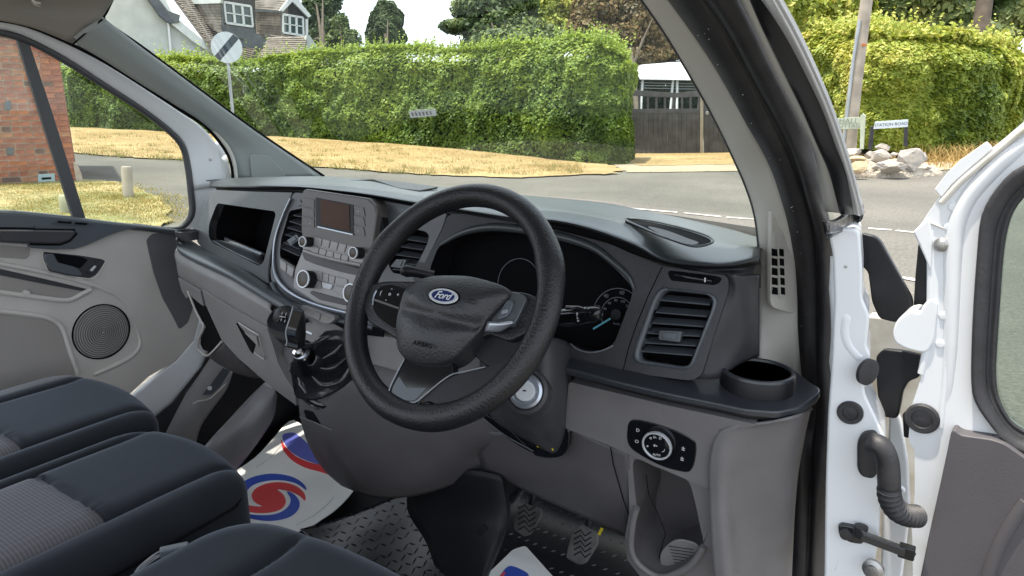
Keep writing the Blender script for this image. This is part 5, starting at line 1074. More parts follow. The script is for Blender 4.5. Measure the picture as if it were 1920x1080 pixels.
def ground_mat(name, c1, c2, s1, s2, bump=.5, c3=None, rough=.95):
    G = bpy.data.materials.new(name); G.use_nodes = True; t = G.node_tree; b = t.nodes['Principled BSDF']; b.inputs['Roughness'].default_value = rough
    co = t.nodes.new('ShaderNodeTexCoord'); n1 = t.nodes.new('ShaderNodeTexNoise'); n2 = t.nodes.new('ShaderNodeTexNoise'); n1.inputs['Scale'].default_value = s1; n2.inputs['Scale'].default_value = s2
    for n in (n1, n2): n.inputs['Detail'].default_value = 8; t.links.new(co.outputs['Object'], n.inputs[0])
    r = t.nodes.new('ShaderNodeValToRGB'); r.color_ramp.elements[0].position = .36; r.color_ramp.elements[1].position = .64
    r.color_ramp.elements[0].color = (*c2, 1); r.color_ramp.elements[1].color = (*c1, 1)
    t.links.new(n1.outputs[0], r.inputs[0]); mm = t.nodes.new('ShaderNodeMixRGB'); mm.blend_type = 'MULTIPLY'; mm.inputs[0].default_value = .8
    r2 = t.nodes.new('ShaderNodeValToRGB'); r2.color_ramp.elements[0].position = .3; r2.color_ramp.elements[1].position = .7; r2.color_ramp.elements[0].color = (.48,.48,.48,1); r2.color_ramp.elements[1].color = (1.15,1.15,1.15,1)
    t.links.new(n2.outputs[0], r2.inputs[0]); t.links.new(r.outputs[0], mm.inputs[1]); t.links.new(r2.outputs[0], mm.inputs[2]); t.links.new(mm.outputs[0], b.inputs['Base Color'])
    bp = t.nodes.new('ShaderNodeBump'); bp.inputs['Strength'].default_value = bump; bp.inputs['Distance'].default_value = .02; t.links.new(n2.outputs[0], bp.inputs['Height']); t.links.new(bp.outputs[0], b.inputs['Normal'])
    return G
M['road'] = ground_mat('worn grey asphalt', (.168,.158,.134), (.112,.106,.092), .45, 40, .25)
M['dry'] = ground_mat('dry straw grass', (.45,.325,.150), (.33,.23,.095), .8, 9, 1.0)
M['drygreen'] = ground_mat('half dry lawn', (.44,.35,.17), (.22,.22,.085), .9, 7, 1.0)
M['gravel'] = ground_mat('pale gravel and dust', (.44,.37,.25), (.33,.28,.20), .7, 16, .8)
M['gravelpale'] = ground_mat('pale cream rubble', (.56,.50,.40), (.40,.34,.27), 2.5, 30, 1.0)
M['line'] = ground_mat('worn white road paint', (.60,.59,.54), (.36,.35,.32), 3, 22, .2)

# terrain through measured ground points
gpx = [(0,352,9.2),(140,346,9.7),(238,372,7.6),(300,322,11.2),(345,304,13.2),(150,292,14),(150,241,22),(330,250,21),(600,262,20.5),(900,286,18.3),(1130,312,16),(1180,289,19),(1375,287,19),(590,314,13.6),(960,334,12.8),(1140,327,12.8),(1040,383,8.6),(1420,412,8.0),(1630,430,7.4),(1600,325,12.5),(1740,322,12.6),(1900,300,13.4)]
GP = np.array([[*W(*p)] for p in gpx]); far_ = []
for k in range(20):
    a = 2*math.pi*k/20; far_.append([math.cos(a)*70, math.sin(a)*70, .75])
near = [[0, 0, .02], [2, -2, .0], [-2, -2, .0], [0, 3, .02], [2, 3, .02], [-2, 3, .08], [5, 2, 0.02], [0,-10,0],[10,-5,0],[-8,-6,.1]]
GA = np.vstack([GP, far_, near]); Dm = np.linalg.norm(GA[:, None, :2]-GA[None, :, :2], axis=2); Aw = np.block([[Dm+np.eye(len(GA))*-.6, np.ones((len(GA), 1))], [np.ones((1, len(GA))), np.zeros((1, 1))]])
sol = np.linalg.solve(Aw, np.append(GA[:, 2], 0)); gw, gc_ = sol[:-1], sol[-1]
def gz_(x, y):
    r = math.hypot(x, y); k = 1 if r < 70 else 70/r
    return float(np.linalg.norm(GA[:, :2]-np.array([[x*k, y*k]]), axis=1) @ gw + gc_)
def G(px, py, lift=0):
    d = ray(px, py); t = 2.0; 
    for k in range(400):
        p = CAM+d*t
        if p.z < gz_(p.x, p.y)+lift: break
        t *= 1.03
    lo_, hi_ = t/1.03, t
    for k in range(18):
        m_ = (lo_+hi_)/2; p = CAM+d*m_
        if p.z < gz_(p.x, p.y)+lift: hi_ = m_
        else: lo_ = m_
    return CAM+d*hi_
def OnG(p, lift=0): return V((p.x, p.y, gz_(p.x, p.y)+lift))
# road sheet: fine near, coarse far
rr_ = [0, 1, 2, 3, 4, 5, 6, 7, 8, 9, 10, 11, 12, 13, 14, 15, 16, 17, 18, 19.5, 21, 23, 25, 28, 32, 38, 46, 56, 70, 120, 300, 900]
vs, fs = [], []; na = 96
for r in rr_:
    for k in range(na):
        a = 2*math.pi*k/na; x, y = math.cos(a)*r, math.sin(a)*r; vs.append(V((x, y, gz_(x, y))))
for j in range(len(rr_)-1):
    for k in range(na): fs.append((j*na+k, j*na+(k+1) % na, (j+1)*na+(k+1) % na, (j+1)*na+k))
tag(raw('road', vs, fs, M['road'], sharp=80), kind='structure')
from mathutils.geometry import delaunay_2d_cdt
def region(name, P, lift, mt, step=.8, rough=0, kind='structure', edge=.0):
    """sheet lying on the terrain inside a closed outline of ground points"""
    P2 = resample([V((p.x, p.y, 0)) for p in P], max(24, int(sum((P[i]-P[i-1]).length for i in range(len(P)))/.22)))
    if edge: P2 = [p+V((random.uniform(-edge, edge), random.uniform(-edge, edge), 0)) for p in P2]
    xs = [p.x for p in P2]; ys = [p.y for p in P2]; pts = [V((p.x, p.y)) for p in P2]; n0 = len(pts)
    def inside(x, y):
        c = False
        for i in range(n0):
            a, b = P2[i-1], P2[i]
            if (a.y > y) != (b.y > y) and x < (b.x-a.x)*(y-a.y)/(b.y-a.y)+a.x: c = not c
        return c
    x = min(xs)
    while x < max(xs):
        y = min(ys)
        while y < max(ys):
            xx, yy = x+random.uniform(-.2, .2)*step, y+random.uniform(-.2, .2)*step
            if inside(xx, yy): pts.append(V((xx, yy)))
            y += step
        x += step
    vs_, ed, fc, *_ = delaunay_2d_cdt(pts, [(i, (i+1) % n0) for i in range(n0)], [list(range(n0))], 1, 1e-5)
    v3_ = [V((p.x, p.y, gz_(p.x, p.y)+lift+(random.uniform(0, rough) if i >= n0 else -.0))) for i, p in enumerate(vs_)]
    return tag(raw(name, v3_, [tuple(f) for f in fc], mt, sharp=180), kind=kind)
verge = [G(130,238), G(340,247), G(600,258), G(900,280), G(1140,306), G(1165,322), G(1150,328), G(1060,331), G(960,335), G(830,331), G(700,323), G(590,314), G(450,308), G(345,302), G(250,297), G(145,289), G(-100,278), G(-300,240)]
region('verge', verge, .03, M['dry'], .7, .02, edge=.12)
region('driveway', [G(1150,296), G(1180,286), G(1260,286), G(1390,285), G(1520,286), G(1560,300), G(1560,318), G(1440,321), G(1330,322), G(1180,324), G(1160,318)], .014, M['gravel'], .7, edge=.08)
region('dry_strip', [G(1165,300), G(1180,287), G(1380,286), G(1540,287), G(1540,302), G(1380,309), G(1200,312)], .022, M['dry'], .7, edge=.1)
lawn = [G(-300,372), G(-100,352), G(0,346), G(140,338), G(200,340), G(245,352), G(282,368), G(308,385), G(322,405), G(300,440), G(200,500), G(0,520), G(-300,560)]
region('near_lawn', lawn, .03, M['drygreen'], .5, .02, edge=.06)
region('right_verge', [G(1560,322), G(1590,327), G(1650,329), G(1740,324), G(1810,316), G(1900,306), G(2050,300), G(2100,262), G(1900,262), G(1700,262), G(1520,268)], .02, M['gravel'], .6, .02, edge=.06)
def dash(px0, py0, px1, py1, wd=.10):
    a, b = G(px0, py0), G(px1, py1); t = (b-a).normalized(); s = V((-t.y, t.x, 0))*wd/2; n = 10; vs, fs = [], []
    for i in range(n+1):
        c = a.lerp(b, i/n); j = random.uniform(.75, 1.15)
        vs += [OnG(c+s*j, .008), OnG(c-s*j, .008)]
    fs = [(2*i, 2*i+1, 2*i+3, 2*i+2) for i in range(n)]
    return tag(raw('road_marking', vs, fs, M['line']), kind='structure')
for q in ((1022,377,1090,384), (1098,384.5,1170,390), (1180,391,1270,399), (1282,400,1352,407), (1362,408,1440,413), (1628,429,1672,432), (1680,433,1716,437), (1560,424,1612,428), (1690,521,1760,535), (800,362,900,367)): dash(*q)

# ---------------- foliage
def leafmat(name, cols, rough=.55, trans=.35):
    G_ = bpy.data.materials.new(name); G_.use_nodes = True; t = G_.node_tree; b = t.nodes['Principled BSDF']; o = t.nodes['Material Output']
    at = t.nodes.new('ShaderNodeAttribute'); at.attribute_name = 'tint'; r = t.nodes.new('ShaderNodeValToRGB'); r.color_ramp.elements[0].position = 0; r.color_ramp.elements[1].position = 1
    while len(r.color_ramp.elements) < len(cols): r.color_ramp.elements.new(.5)
    for i, c in enumerate(cols): r.color_ramp.elements[i].position = i/(len(cols)-1); r.color_ramp.elements[i].color = (*c, 1)
    t.links.new(at.outputs['Fac'], r.inputs[0]); t.links.new(r.outputs[0], b.inputs['Base Color']); b.inputs['Roughness'].default_value = rough
    tl = t.nodes.new('ShaderNodeBsdfTranslucent'); t.links.new(r.outputs[0], tl.inputs[0]); mx_ = t.nodes.new('ShaderNodeMixShader'); mx_.inputs[0].default_value = trans
    t.links.new(b.outputs[0], mx_.inputs[1]); t.links.new(tl.outputs[0], mx_.inputs[2]); t.links.new(mx_.outputs[0], o.inputs[0]); return G_
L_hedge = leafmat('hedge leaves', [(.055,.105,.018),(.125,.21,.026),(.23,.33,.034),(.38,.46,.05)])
L_yellow = leafmat('yellow green hedge leaves', [(.07,.12,.018),(.19,.26,.028),(.34,.40,.05),(.52,.48,.10)])
L_dark = leafmat('dark evergreen leaves', [(.025,.052,.016),(.052,.092,.026),(.085,.13,.036)])
L_mid = leafmat('mid green leaves', [(.035,.065,.022),(.08,.13,.035),(.15,.20,.055),(.26,.28,.08)])
L_copper = leafmat('brown copper leaves', [(.05,.055,.022),(.12,.09,.035),(.26,.17,.07),(.18,.20,.055)])
L_straw = leafmat('straw stalks', [(.34,.23,.085),(.48,.34,.13),(.56,.42,.18)], .8)
def leaves(name, P, Nn, size, mt, parent=None, tint=None, elong=1.6, droop=.0):
    """P (n,3) positions, Nn (n,3) rough normals: one pointed leaf quad each"""
    n = len(P); P = np.asarray(P, float); Nn = np.asarray(Nn, float)+rng.normal(0, .55, (n, 3)); Nn /= np.linalg.norm(Nn, axis=1)[:, None]+1e-9
    A_ = rng.normal(0, 1, (n, 3)); A_[:, 2] -= droop; A_ -= Nn*(A_*Nn).sum(1)[:, None]; A_ /= np.linalg.norm(A_, axis=1)[:, None]+1e-9; B_ = np.cross(Nn, A_)
    s = (size*rng.uniform(.6, 1.35, n))[:, None]; a = A_*s*.5*elong; b = B_*s*.5
    v = np.stack([P-a, P+b-a*.1+Nn*s*.08, P+a, P-b-a*.1+Nn*s*.08], 1).reshape(-1, 3)
    me = bpy.data.meshes.new(name); me.vertices.add(4*n); me.vertices.foreach_set('co', v.ravel()); me.loops.add(4*n); me.loops.foreach_set('vertex_index', np.arange(4*n))
    me.polygons.add(n); me.polygons.foreach_set('loop_start', np.arange(0, 4*n, 4)); me.polygons.foreach_set('loop_total', np.full(n, 4)); me.update()
    at = me.attributes.new('tint', 'FLOAT', 'FACE'); tt = np.clip(tint if tint is not None else rng.uniform(0, 1, n), 0, 1); at.data.foreach_set('value', tt.astype(np.float32))
    me.materials.append(mt); o = bpy.data.objects.new(name, me); col.objects.link(o); o.parent = parent; return o
def noise3(P, s, seed=0):
    """cheap smooth value noise"""
    P = np.asarray(P)*s+seed*17.3; i = np.floor(P).astype(int); f = P-i; f = f*f*(3-2*f)
    def h(a): x = (a[:, 0]*374761393+a[:, 1]*668265263+a[:, 2]*2147483647+seed*1013) & 0xffffffff; x = ((x ^ (x >> 13))*1274126177) & 0xffffffff; return ((x ^ (x >> 16)) & 0xffff)/65535.0
    r = 0
    for dx in (0, 1):
        for dy in (0, 1):
            for dz in (0, 1):
                wgt = (f[:, 0] if dx else 1-f[:, 0])*(f[:, 1] if dy else 1-f[:, 1])*(f[:, 2] if dz else 1-f[:, 2]); r = r+wgt*h(i+np.array([dx, dy, dz]))
    return r
def hedge(label, base, top, thick, n, mt, size=.085, tip_w=.3, shoots=0, parent_name='hedge', group=None, tshift=0, topr=.25):
    """base / top: matching ground and top-edge points; body of leaves round a dark inner core"""
    root = empty(parent_name, base[0]); tag(root, label, 'hedge', group)
    m_ = 24; Bq, Tq = resample(base, m_, False), resample(top, m_, False)
    bk_ = []
    for i in range(m_):
        t = (Bq[min(i+1, m_-1)]-Bq[max(i-1, 0)]); t.z = 0; t.normalize(); q = V((-t.y, t.x, 0))
        if q.dot(Bq[i]-CAM) < 0: q = -q
        bk_.append(q)
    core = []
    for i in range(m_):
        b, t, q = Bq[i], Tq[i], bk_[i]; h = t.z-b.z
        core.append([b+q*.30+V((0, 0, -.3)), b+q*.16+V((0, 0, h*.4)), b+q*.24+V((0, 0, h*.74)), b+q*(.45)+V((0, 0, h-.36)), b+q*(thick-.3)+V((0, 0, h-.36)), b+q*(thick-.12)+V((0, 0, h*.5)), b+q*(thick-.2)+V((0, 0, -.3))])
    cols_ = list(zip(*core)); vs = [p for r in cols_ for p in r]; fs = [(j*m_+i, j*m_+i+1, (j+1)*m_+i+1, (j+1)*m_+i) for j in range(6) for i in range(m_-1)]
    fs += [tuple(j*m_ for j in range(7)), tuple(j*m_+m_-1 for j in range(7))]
    child(raw('hedge_core', vs, fs, M['leafshade']), root)  # near-black core colours in the shade between the leaves
    Ba, Ta, Qa = np.array([tuple(p) for p in Bq]), np.array([tuple(p) for p in Tq]), np.array([tuple(p) for p in bk_])
    L = np.linalg.norm(np.diff(Ba, axis=0), axis=1).sum()
    def at(u): f = u*(m_-1); i = np.minimum(f.astype(int), m_-2); w_ = (f-i)[:, None]; B3, T3 = Ba[i]*(1-w_)+Ba[i+1]*w_, Ta[i]*(1-w_)+Ta[i+1]*w_; k3 = np.stack([B3[:, 0], B3[:, 1], 0*B3[:, 0]], 1); T3[:, 2] += (noise3(k3, .42, 21)-.5)*.42+(noise3(k3, 1.3, 22)-.5)*.22; return B3, T3, Qa[i]*(1-w_)+Qa[i+1]*w_
    out, nn = [], []
    # front, top, ends
    k = int(n*.68); u = rng.uniform(0, 1, k); v = rng.uniform(0, 1, k)**.92; b, t, q = at(u); h = (t[:, 2]-b[:, 2]); p = b+np.stack([0*v, 0*v, h*v], 1)
    bul = (noise3(p, .9, 3)-.5)*.45+(noise3(p, 2.6, 5)-.5)*.22+(noise3(p, 7, 5)-.5)*.10
    back_ = np.maximum(0, v-.78)/.22; p = p+q*(back_**2*.35+rng.exponential(.05, k)-.10-bul)[:, None]; nr = -q+np.array([0, 0, .95])+np.stack([0*v, 0*v, back_*1.2], 1); out.append(p); nn.append(nr)
    k = int(n*.24); u = rng.uniform(0, 1, k); w_ = rng.uniform(0, 1, k); b, t, q = at(u); p = t.copy(); p[:, :2] = b[:, :2]; p = p+q*(.2+w_*(thick-.3))[:, None]; p[:, 2] += (noise3(p, 1.2, 9)-.5)*topr*1.6-rng.exponential(.06, k)+.04; out.append(p); nn.append(np.tile([0, 0, 1.], (k, 1)))
    for e in (0, 1):
        k = int(n*.04); b, t, q = at(np.full(k, float(e))); v = rng.uniform(0, 1, k); dr = (Ba[0]-Ba[1] if e == 0 else Ba[-1]-Ba[-2]); dr = dr/np.linalg.norm(dr)
        p = b+q*(rng.uniform(-.05, thick, k))[:, None]; p[:, 2] += (t[:, 2]-b[:, 2])*v; p += dr*(rng.uniform(-.1, .12, k)+(noise3(p, 1.5, 2)-.5)*.3)[:, None]; out.append(p); nn.append(np.tile(dr, (k, 1)))
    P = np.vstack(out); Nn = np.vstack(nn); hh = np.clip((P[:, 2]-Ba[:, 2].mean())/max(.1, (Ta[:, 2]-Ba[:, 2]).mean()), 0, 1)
    tint = .38+.38*(hh**2)+(noise3(P, .7, 1)-.5)*.55+(noise3(P, 3, 4)-.5)*.4+rng.normal(0, .13, len(P))+tshift  # tint lightens with height, painting the sunlit hedge top
    child(leaves('hedge_leaves', P, Nn, size, mt, root, tint), root)
    if shoots:
        u = rng.uniform(0, 1, shoots); b, t, q = at(u); w_ = rng.uniform(0, .7, shoots); p = t.copy(); p[:, :2] = b[:, :2]; p += q*(.15+w_*thick)[:, None]; ht = rng.gamma(2.2, .085, shoots); K = 9
        lean = rng.normal(0, .16, (shoots, 3)); lean[:, 2] = 1; PP = []
        for j in range(K): PP.append(p+lean*(ht*(j/(K-1)))[:, None]+rng.normal(0, .018, (shoots, 3)))
        PP = np.vstack(PP); child(leaves('hedge_shoots', PP, np.tile([0, -.6, .6], (len(PP), 1)), size*.75, mt, root, rng.uniform(.55, 1, len(PP))), root)
    return root
D_ = lambda L: [W(*p) for p in L]
main_b = [G(-150,232), G(60,238), G(150,241), G(330,249), G(480,256), G(600,262), G(760,272), G(900,285), G(1020,298), G(1100,308), G(1140,313), G(1172,309)]
def topat(b, px, py):
    d = ray(px, py); r = math.hypot(b.x-CAM.x, b.y-CAM.y); return CAM+d*(r/math.hypot(d.x, d.y))
mt_ = [(-150,105),(60,106),(150,112),(310,112),(460,112),(600,95),(760,92),(900,88),(1020,82),(1100,80),(1150,84),(1196,112)]
main_t = [topat(b, *p) for b, p in zip(main_b, mt_)]
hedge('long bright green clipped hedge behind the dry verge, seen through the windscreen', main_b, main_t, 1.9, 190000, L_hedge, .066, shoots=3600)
# hedge end by the driveway bends back
rb_ = D_([(1478,262,17.5),(1560,270,15),(1620,278,14.2),(1700,284,14),(1780,286,14),(1850,280,14.6),(1905,262,16)])
rt_ = [topat(b, *p) for b, p in zip(rb_, [(1478,62),(1560,60),(1620,62),(1700,60),(1780,64),(1860,74),(1912,100)])]
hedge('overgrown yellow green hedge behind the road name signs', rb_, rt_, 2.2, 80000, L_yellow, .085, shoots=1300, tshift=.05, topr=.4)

# ---------------- trees
def tree(name, label, base, trunk_h, blobs, n, mt, size, tr=.18, limbs=6, tint_b=.4, elong=1.6, cat='tree', sparse=.0, group=None, shell=.55, parts_=True):
    """blobs: (centre, rx, ry, rz)"""
    root = empty(name, base); tag(root, label, cat, group)
    topc = max((b[0] for b in blobs), key=lambda c: c.z); cc_ = sum((b[0] for b in blobs), V())/len(blobs)
    child(tube('trunk', [base-V((0, 0, .2)), base.lerp(cc_, .35)+V((.05, 0, 0)), cc_, cc_.lerp(topc, .8)], [tr*1.2, tr, tr*.7, tr*.25], M['bark'], None, n=12, smoothn=5), root)
    lb_ = []
    for i in range(limbs):
        b = blobs[i % len(blobs)]; st_ = base.lerp(cc_, random.uniform(.5, 1)); e = b[0]+V((random.uniform(-.5, .5)*b[1], random.uniform(-.5, .5)*b[2], random.uniform(-.2, .5)*b[3]))
        child(tube('limb', [st_, st_.lerp(e, .5)+V((0, 0, .1)), e], [tr*.45, tr*.3, tr*.08], M['bark'], None, n=7, smoothn=3), root)
    vol = [b[1]*b[2]+b[1]*b[3] for b in blobs]; P_, N_ = [], []
    for b, v in zip(blobs, vol):
        k = int(n*v/sum(vol)); d = rng.normal(0, 1, (k, 3)); d /= np.linalg.norm(d, axis=1)[:, None]; r = 1-np.abs(rng.normal(0, 1-shell, k))*.6; r = np.clip(r, .1, 1.0)
        P = np.array(b[0])+d*np.array([b[1], b[2], b[3]])*r[:, None]; cl = noise3(P, 1.1/max(.3, min(b[1:])*.5), 7)+.35*noise3(P, 3.2/max(.3, min(b[1:])*.5), 8)
        P += d*((cl-.65)*min(b[1:])*.45)[:, None]; keep = cl > sparse; P_.append(P[keep]); N_.append(d[keep]+np.array([0, 0, .4]))
    P_ = np.vstack(P_); N_ = np.vstack(N_); tint = tint_b+(noise3(P_, .8, 11)-.5)*.7+(noise3(P_, 2.7, 12)-.5)*.4+rng.normal(0, .14, len(P_))
    child(leaves('crown', P_, N_, size, mt, root, tint, elong), root); return root
def ell(px, py, d, rx, rz, ry=None): return (W(px, py, d), rx*d*1.12/FPX, (ry or rx)*d*1.12/FPX, rz*d*1.12/FPX)
tree('conifer', 'dark green dome shaped clipped conifer rising above the hedge', G(725,256), 0, [ell(725,42,30,30,36), ell(725,75,30,35,40), ell(725,22,30,17,18), ell(722,130,30,38,60)], 34000, L_dark, .09, .14, 3, .62, shell=.93)
tree('pine_tree', 'tall dark conifer behind the cottage dormers', G(610,255), 0, [ell(604,-10,33,36,40), ell(600,30,33,38,40), ell(612,60,33,42,30), ell(596,90,33,40,30)], 15000, L_dark, .14, .2, 5, .5, sparse=.25, shell=.7)
tree('tree', 'light leafy shrub tree between the dormer and the clipped conifer', G(650,256), 0, [ell(640,52,27,16,26), ell(652,80,27,26,28), ell(632,85,27,22,30)], 7000, L_mid, .10, .07, 5, .4, sparse=.5, shell=.4)
tree('tree', 'grey green tree with spiky branches above the middle of the hedge', G(930,280), 0, [ell(870,50,26,48,14), ell(930,45,26,60,34), ell(900,15,26,55,24), ell(985,70,26,55,40), ell(950,85,26,90,36), ell(965,5,26,45,30), ell(1010,80,26,60,30)], 40000, L_mid, .12, .12, 6, .5, sparse=.35, shell=.5)
tree('tree', 'yellow leaved tree top above the hedge', G(1040,282), 0, [ell(1025,18,28,40,36), ell(1045,60,28,48,34), ell(1075,10,28,40,40), ell(1080,70,28,40,26)], 20000, L_yellow, .12, .1, 4, .75, sparse=.4, shell=.5)
tree('beech_tree', 'brown copper beech behind the hedge next to the gate', G(1200,284), 0, [ell(1130,20,27,60,40), ell(1195,50,27,64,46), ell(1230,20,27,70,50), ell(1150,75,27,70,34), ell(1240,90,27,50,28), ell(1105,60,27,50,40), ell(1180,110,27,70,26)], 44000, L_copper, .13, .10, 3, .5, sparse=.08, shell=.6)
tree('tree', 'broad leafy tree above the hedge left of the telegraph pole', G(1500,268), 0, [ell(1480,20,20,74,54), ell(1560,10,20,70,50), ell(1470,70,20,50,34), ell(1570,50,20,60,34)], 30000, L_yellow, .15, .2, 8, .55, sparse=.2, shell=.6)
tree('tree', 'large dark leafed tree behind the hedge right of the telegraph pole', G(1800,266), 0, [ell(1680,12,21,70,44), ell(1760,35,21,66,36), ell(1720,-20,21,80,40), ell(1890,35,22,60,42), ell(1850,-25,22,70,40), ell(1800,70,21,90,22)], 38000, L_mid, .17, .30, 10, .62, sparse=.33, shell=.6)
tr_ = empty('old_tree', G(1836,266)); tag(tr_, 'thick mossy trunk showing above the right-hand hedge', 'tree'); child(tube('trunk', [W(1836,262,19.5), W(1838,80,19.5), W(1842,30,19.5), W(1848,-20,19.5), W(1840,-90,19.5)], [.30, .26, .24, .22, .15], M['bark'], None, n=12, smoothn=3), tr_)
# dry stalk clump right of the rocks
def tuft(name, label, c, rad, n, h_, mt, cat='grass'):
    P, F_ = [], []
    for i in range(n):
        a = random.uniform(0, 2*math.pi); r = rad*math.sqrt(random.random()); b = OnG(c+V((math.cos(a)*r*1.8, math.sin(a)*r, 0))); k = len(P); l = V((random.gauss(0, .35), random.gauss(0, .35), 1))*h_*random.uniform(.4, 1.1); s = V((random.uniform(-1, 1), random.uniform(-1, 1), 0)).normalized()*.012
        P += [b-s, b+s, b+l*.6+s*.7, b+l*.6-s*.7, b+l+V((l.x*.4, l.y*.4, -.05))]; F_ += [(k, k+1, k+2, k+3), (k+3, k+2, k+4)]
    o = raw(name, P, F_, mt, None, False); at = o.data.attributes.new('tint', 'FLOAT', 'FACE'); at.data.foreach_set('value', rng.uniform(0, 1, len(F_)).astype(np.float32)); return tag(o, label, cat, kind='stuff')
tuft('dry_grass', 'tall straw coloured grass right of the pale rocks', G(1790,300), 1.1, 1900, .48, L_straw)
tuft('verge_grass', 'dry grass tufts along the right-hand verge', G(1850,305), 1.8, 1500, .3, L_straw)
vg = []
def scatter(label, name, poly, n, h_, mt, pfun):
    P, F_ = [], []
    for i in range(n):
        b = pfun(); k = len(P); l = V((random.gauss(0, .5), random.gauss(0, .5), 1))*h_*random.uniform(.3, 1.1); s = V((random.uniform(-1, 1), random.uniform(-1, 1), 0)).normalized()*.007
        P += [b-s, b+s, b+l]; F_ += [(k, k+1, k+2)]
    o = raw(name, P, F_, mt, None, False); at = o.data.attributes.new('tint', 'FLOAT', 'FACE'); at.data.foreach_set('value', rng.uniform(0, 1, len(F_)).astype(np.float32)); return tag(o, label, 'grass', kind='stuff')
L_lawn = leafmat('lawn blades', [(.48,.36,.15),(.44,.34,.13),(.36,.30,.10),(.16,.20,.05)], .8)
lawn_c = [G(x_, y_) for x_ in range(-20, 330, 25) for y_ in (352, 362, 375, 392, 412) if y_ > 344+max(0, (x_-200))*.35]
scatter('short half dry grass of the near lawn', 'lawn_grass', None, 17000, .035, L_lawn, lambda: OnG(random.choice(lawn_c)+V((random.uniform(-.45, .45), random.uniform(-.45, .45), 0)), .03))
vb = [(G(a, b), G(a, c)) for a, b, c in ((140,245,286), (240,248,294), (330,250,300), (520,258,308), (600,264,312), (700,270,320), (800,278,328), (900,287,330), (1000,300,332), (1090,310,328))]
tuft_c = []
for k_ in range(170):
    i_ = random.randrange(len(vb)-1); u_ = random.random(); v_ = random.random()**.6; tuft_c.append(vb[i_][0].lerp(vb[i_+1][0], u_).lerp(vb[i_][1].lerp(vb[i_+1][1], u_), v_))
for k_ in range(60): tuft_c.append(verge[9+k_ % 8].lerp(verge[10+k_ % 8], random.random()))
def vpt():
    i = random.randrange(len(vb)-1); u, v = random.random(), random.random(); return OnG(vb[i][0].lerp(vb[i+1][0], u).lerp(vb[i][1].lerp(vb[i+1][1], u), v), .03)
L_tuft = leafmat('verge tuft blades', [(.42,.32,.14),(.33,.25,.10),(.24,.25,.07),(.13,.19,.04)], .8)
scatter('small tufts of green and brown grass dotted over the verge', 'verge_tufts', None, 6000, .13, L_tuft, lambda: OnG(random.choice(tuft_c)+V((random.gauss(0, .10), random.gauss(0, .10), 0)), .02))
scatter('dry straw grass covering the verge before the long hedge', 'verge_blades', None, 26000, .04, L_straw, vpt)

# ---------------- brick building, left
bb = W(146, 345, 9.8); bl = W(-150, 350, 8.9); tdir = (bl-bb); tdir.z = 0; tdir.normalize(); nb = V((tdir.y, -tdir.x, 0))
if nb.dot(CAM-bb) < 0: nb = -nb
bz = bb.z-.1; house = empty('brick_building', V((bb.x, bb.y, bz))); tag(house, 'red brick building corner seen through the passenger window', 'building')
def wp(u, z, off=0): return V((bb.x, bb.y, 0))+tdir*u+nb*off+V((0, 0, z))
Lw = 4.2; Hw = 3.6
child(box('wall_core', wp(Lw/2, bz+Hw/2, -.135), Lw, .25, Hw, M['mortar'], None, 0, axes=(tdir, nb, V((0, 0, 1)))), house)
child(box('return_wall', wp(.12, bz+Hw/2, -1.6), .24, 3.2, Hw, M['brick'][1], None, 0, axes=(tdir, nb, V((0, 0, 1)))), house)
ph, bw, gp_ = .0835, .24, .017
def brick_mesh(L, i):
    m0 = box('brick', V((0, 0, 0)), L, .03, ph-gp_, M['brick'][i], None, 0, seg=1); me = m0.data; bpy.data.objects.remove(m0); return me
bm_c = {}
vis = lambda p: -30 < (960+FPX*((p-CAM).dot(RGT))/((p-CAM).dot(FWD))) < 175
Rz = Matrix((tdir, nb, V((0, 0, 1)))).transposed().to_4x4(); cnt = 0; rest = []
for r in range(int(Hw/ph)):
    z = bz+ph*(r+.5); off = 0; u = .002; alt = r % 2
    while u < Lw-.05:
        hdr = (r % 4 == 3) or (u < .01 and alt); L = .108 if hdr else .228
        p = wp(u+L/2, z, -.008+random.uniform(-.003, .003)); k = random.choices(range(6), [4, 4, 4, 3, .7, 1.5])[0]
        py_ = 540-FPX*((p-CAM).dot(UPV))/((p-CAM).dot(FWD))
        if vis(p) and 45 < py_ < 360 and cnt < 292:
            key = (round(L, 3), k)
            if key not in bm_c: bm_c[key] = brick_mesh(L-.0, k)
            o = bpy.data.objects.new('brick', bm_c[key]); col.objects.link(o); o.parent = house; Mm = Rz.copy(); Mm.translation = p-house.location; o.matrix_basis = Mm; cnt += 1
        else: rest.append((p, L, k))
        u += L+gp_
rb_o = []
vs, fs, mi = [], [], []
for p, L, k in rest:
    c = len(vs)
    for i in (-1, 1):
        for j in (-1, 1):
            for q in (-1, 1): vs.append(p+tdir*(L/2*i)+nb*(.015*j)+V((0, 0, (ph-gp_)/2*q)))
    fs += [tuple(c+x for x in f) for f in [(0, 1, 3, 2), (4, 6, 7, 5), (0, 4, 5, 1), (2, 3, 7, 6), (0, 2, 6, 4), (1, 5, 7, 3)]]; mi += [k]*6
o = raw('brick_remainder', vs, fs, None, None, False)
for k in range(6): o.data.materials.append(M['brick'][k])
o.data.polygons.foreach_set('material_index', mi); o['kind'] = 'stuff'; child(o, house)
PBk = PL(wp(0, 0, .02), nb)
vb_ = slab('air_brick', roundp(PBk.pts([(71,327),(103,325),(103,344),(72,346)], .0), .008), nb, .04, mat('pale blue vent cover', (.34,.44,.46), .6), None, bevel=.006); child(vb_, house)
child(slab('vent_slit', PBk.pts([(78,333),(96,332),(96,336),(78,337)], .002), nb, .002, M['void'], None, bevel=0), house)
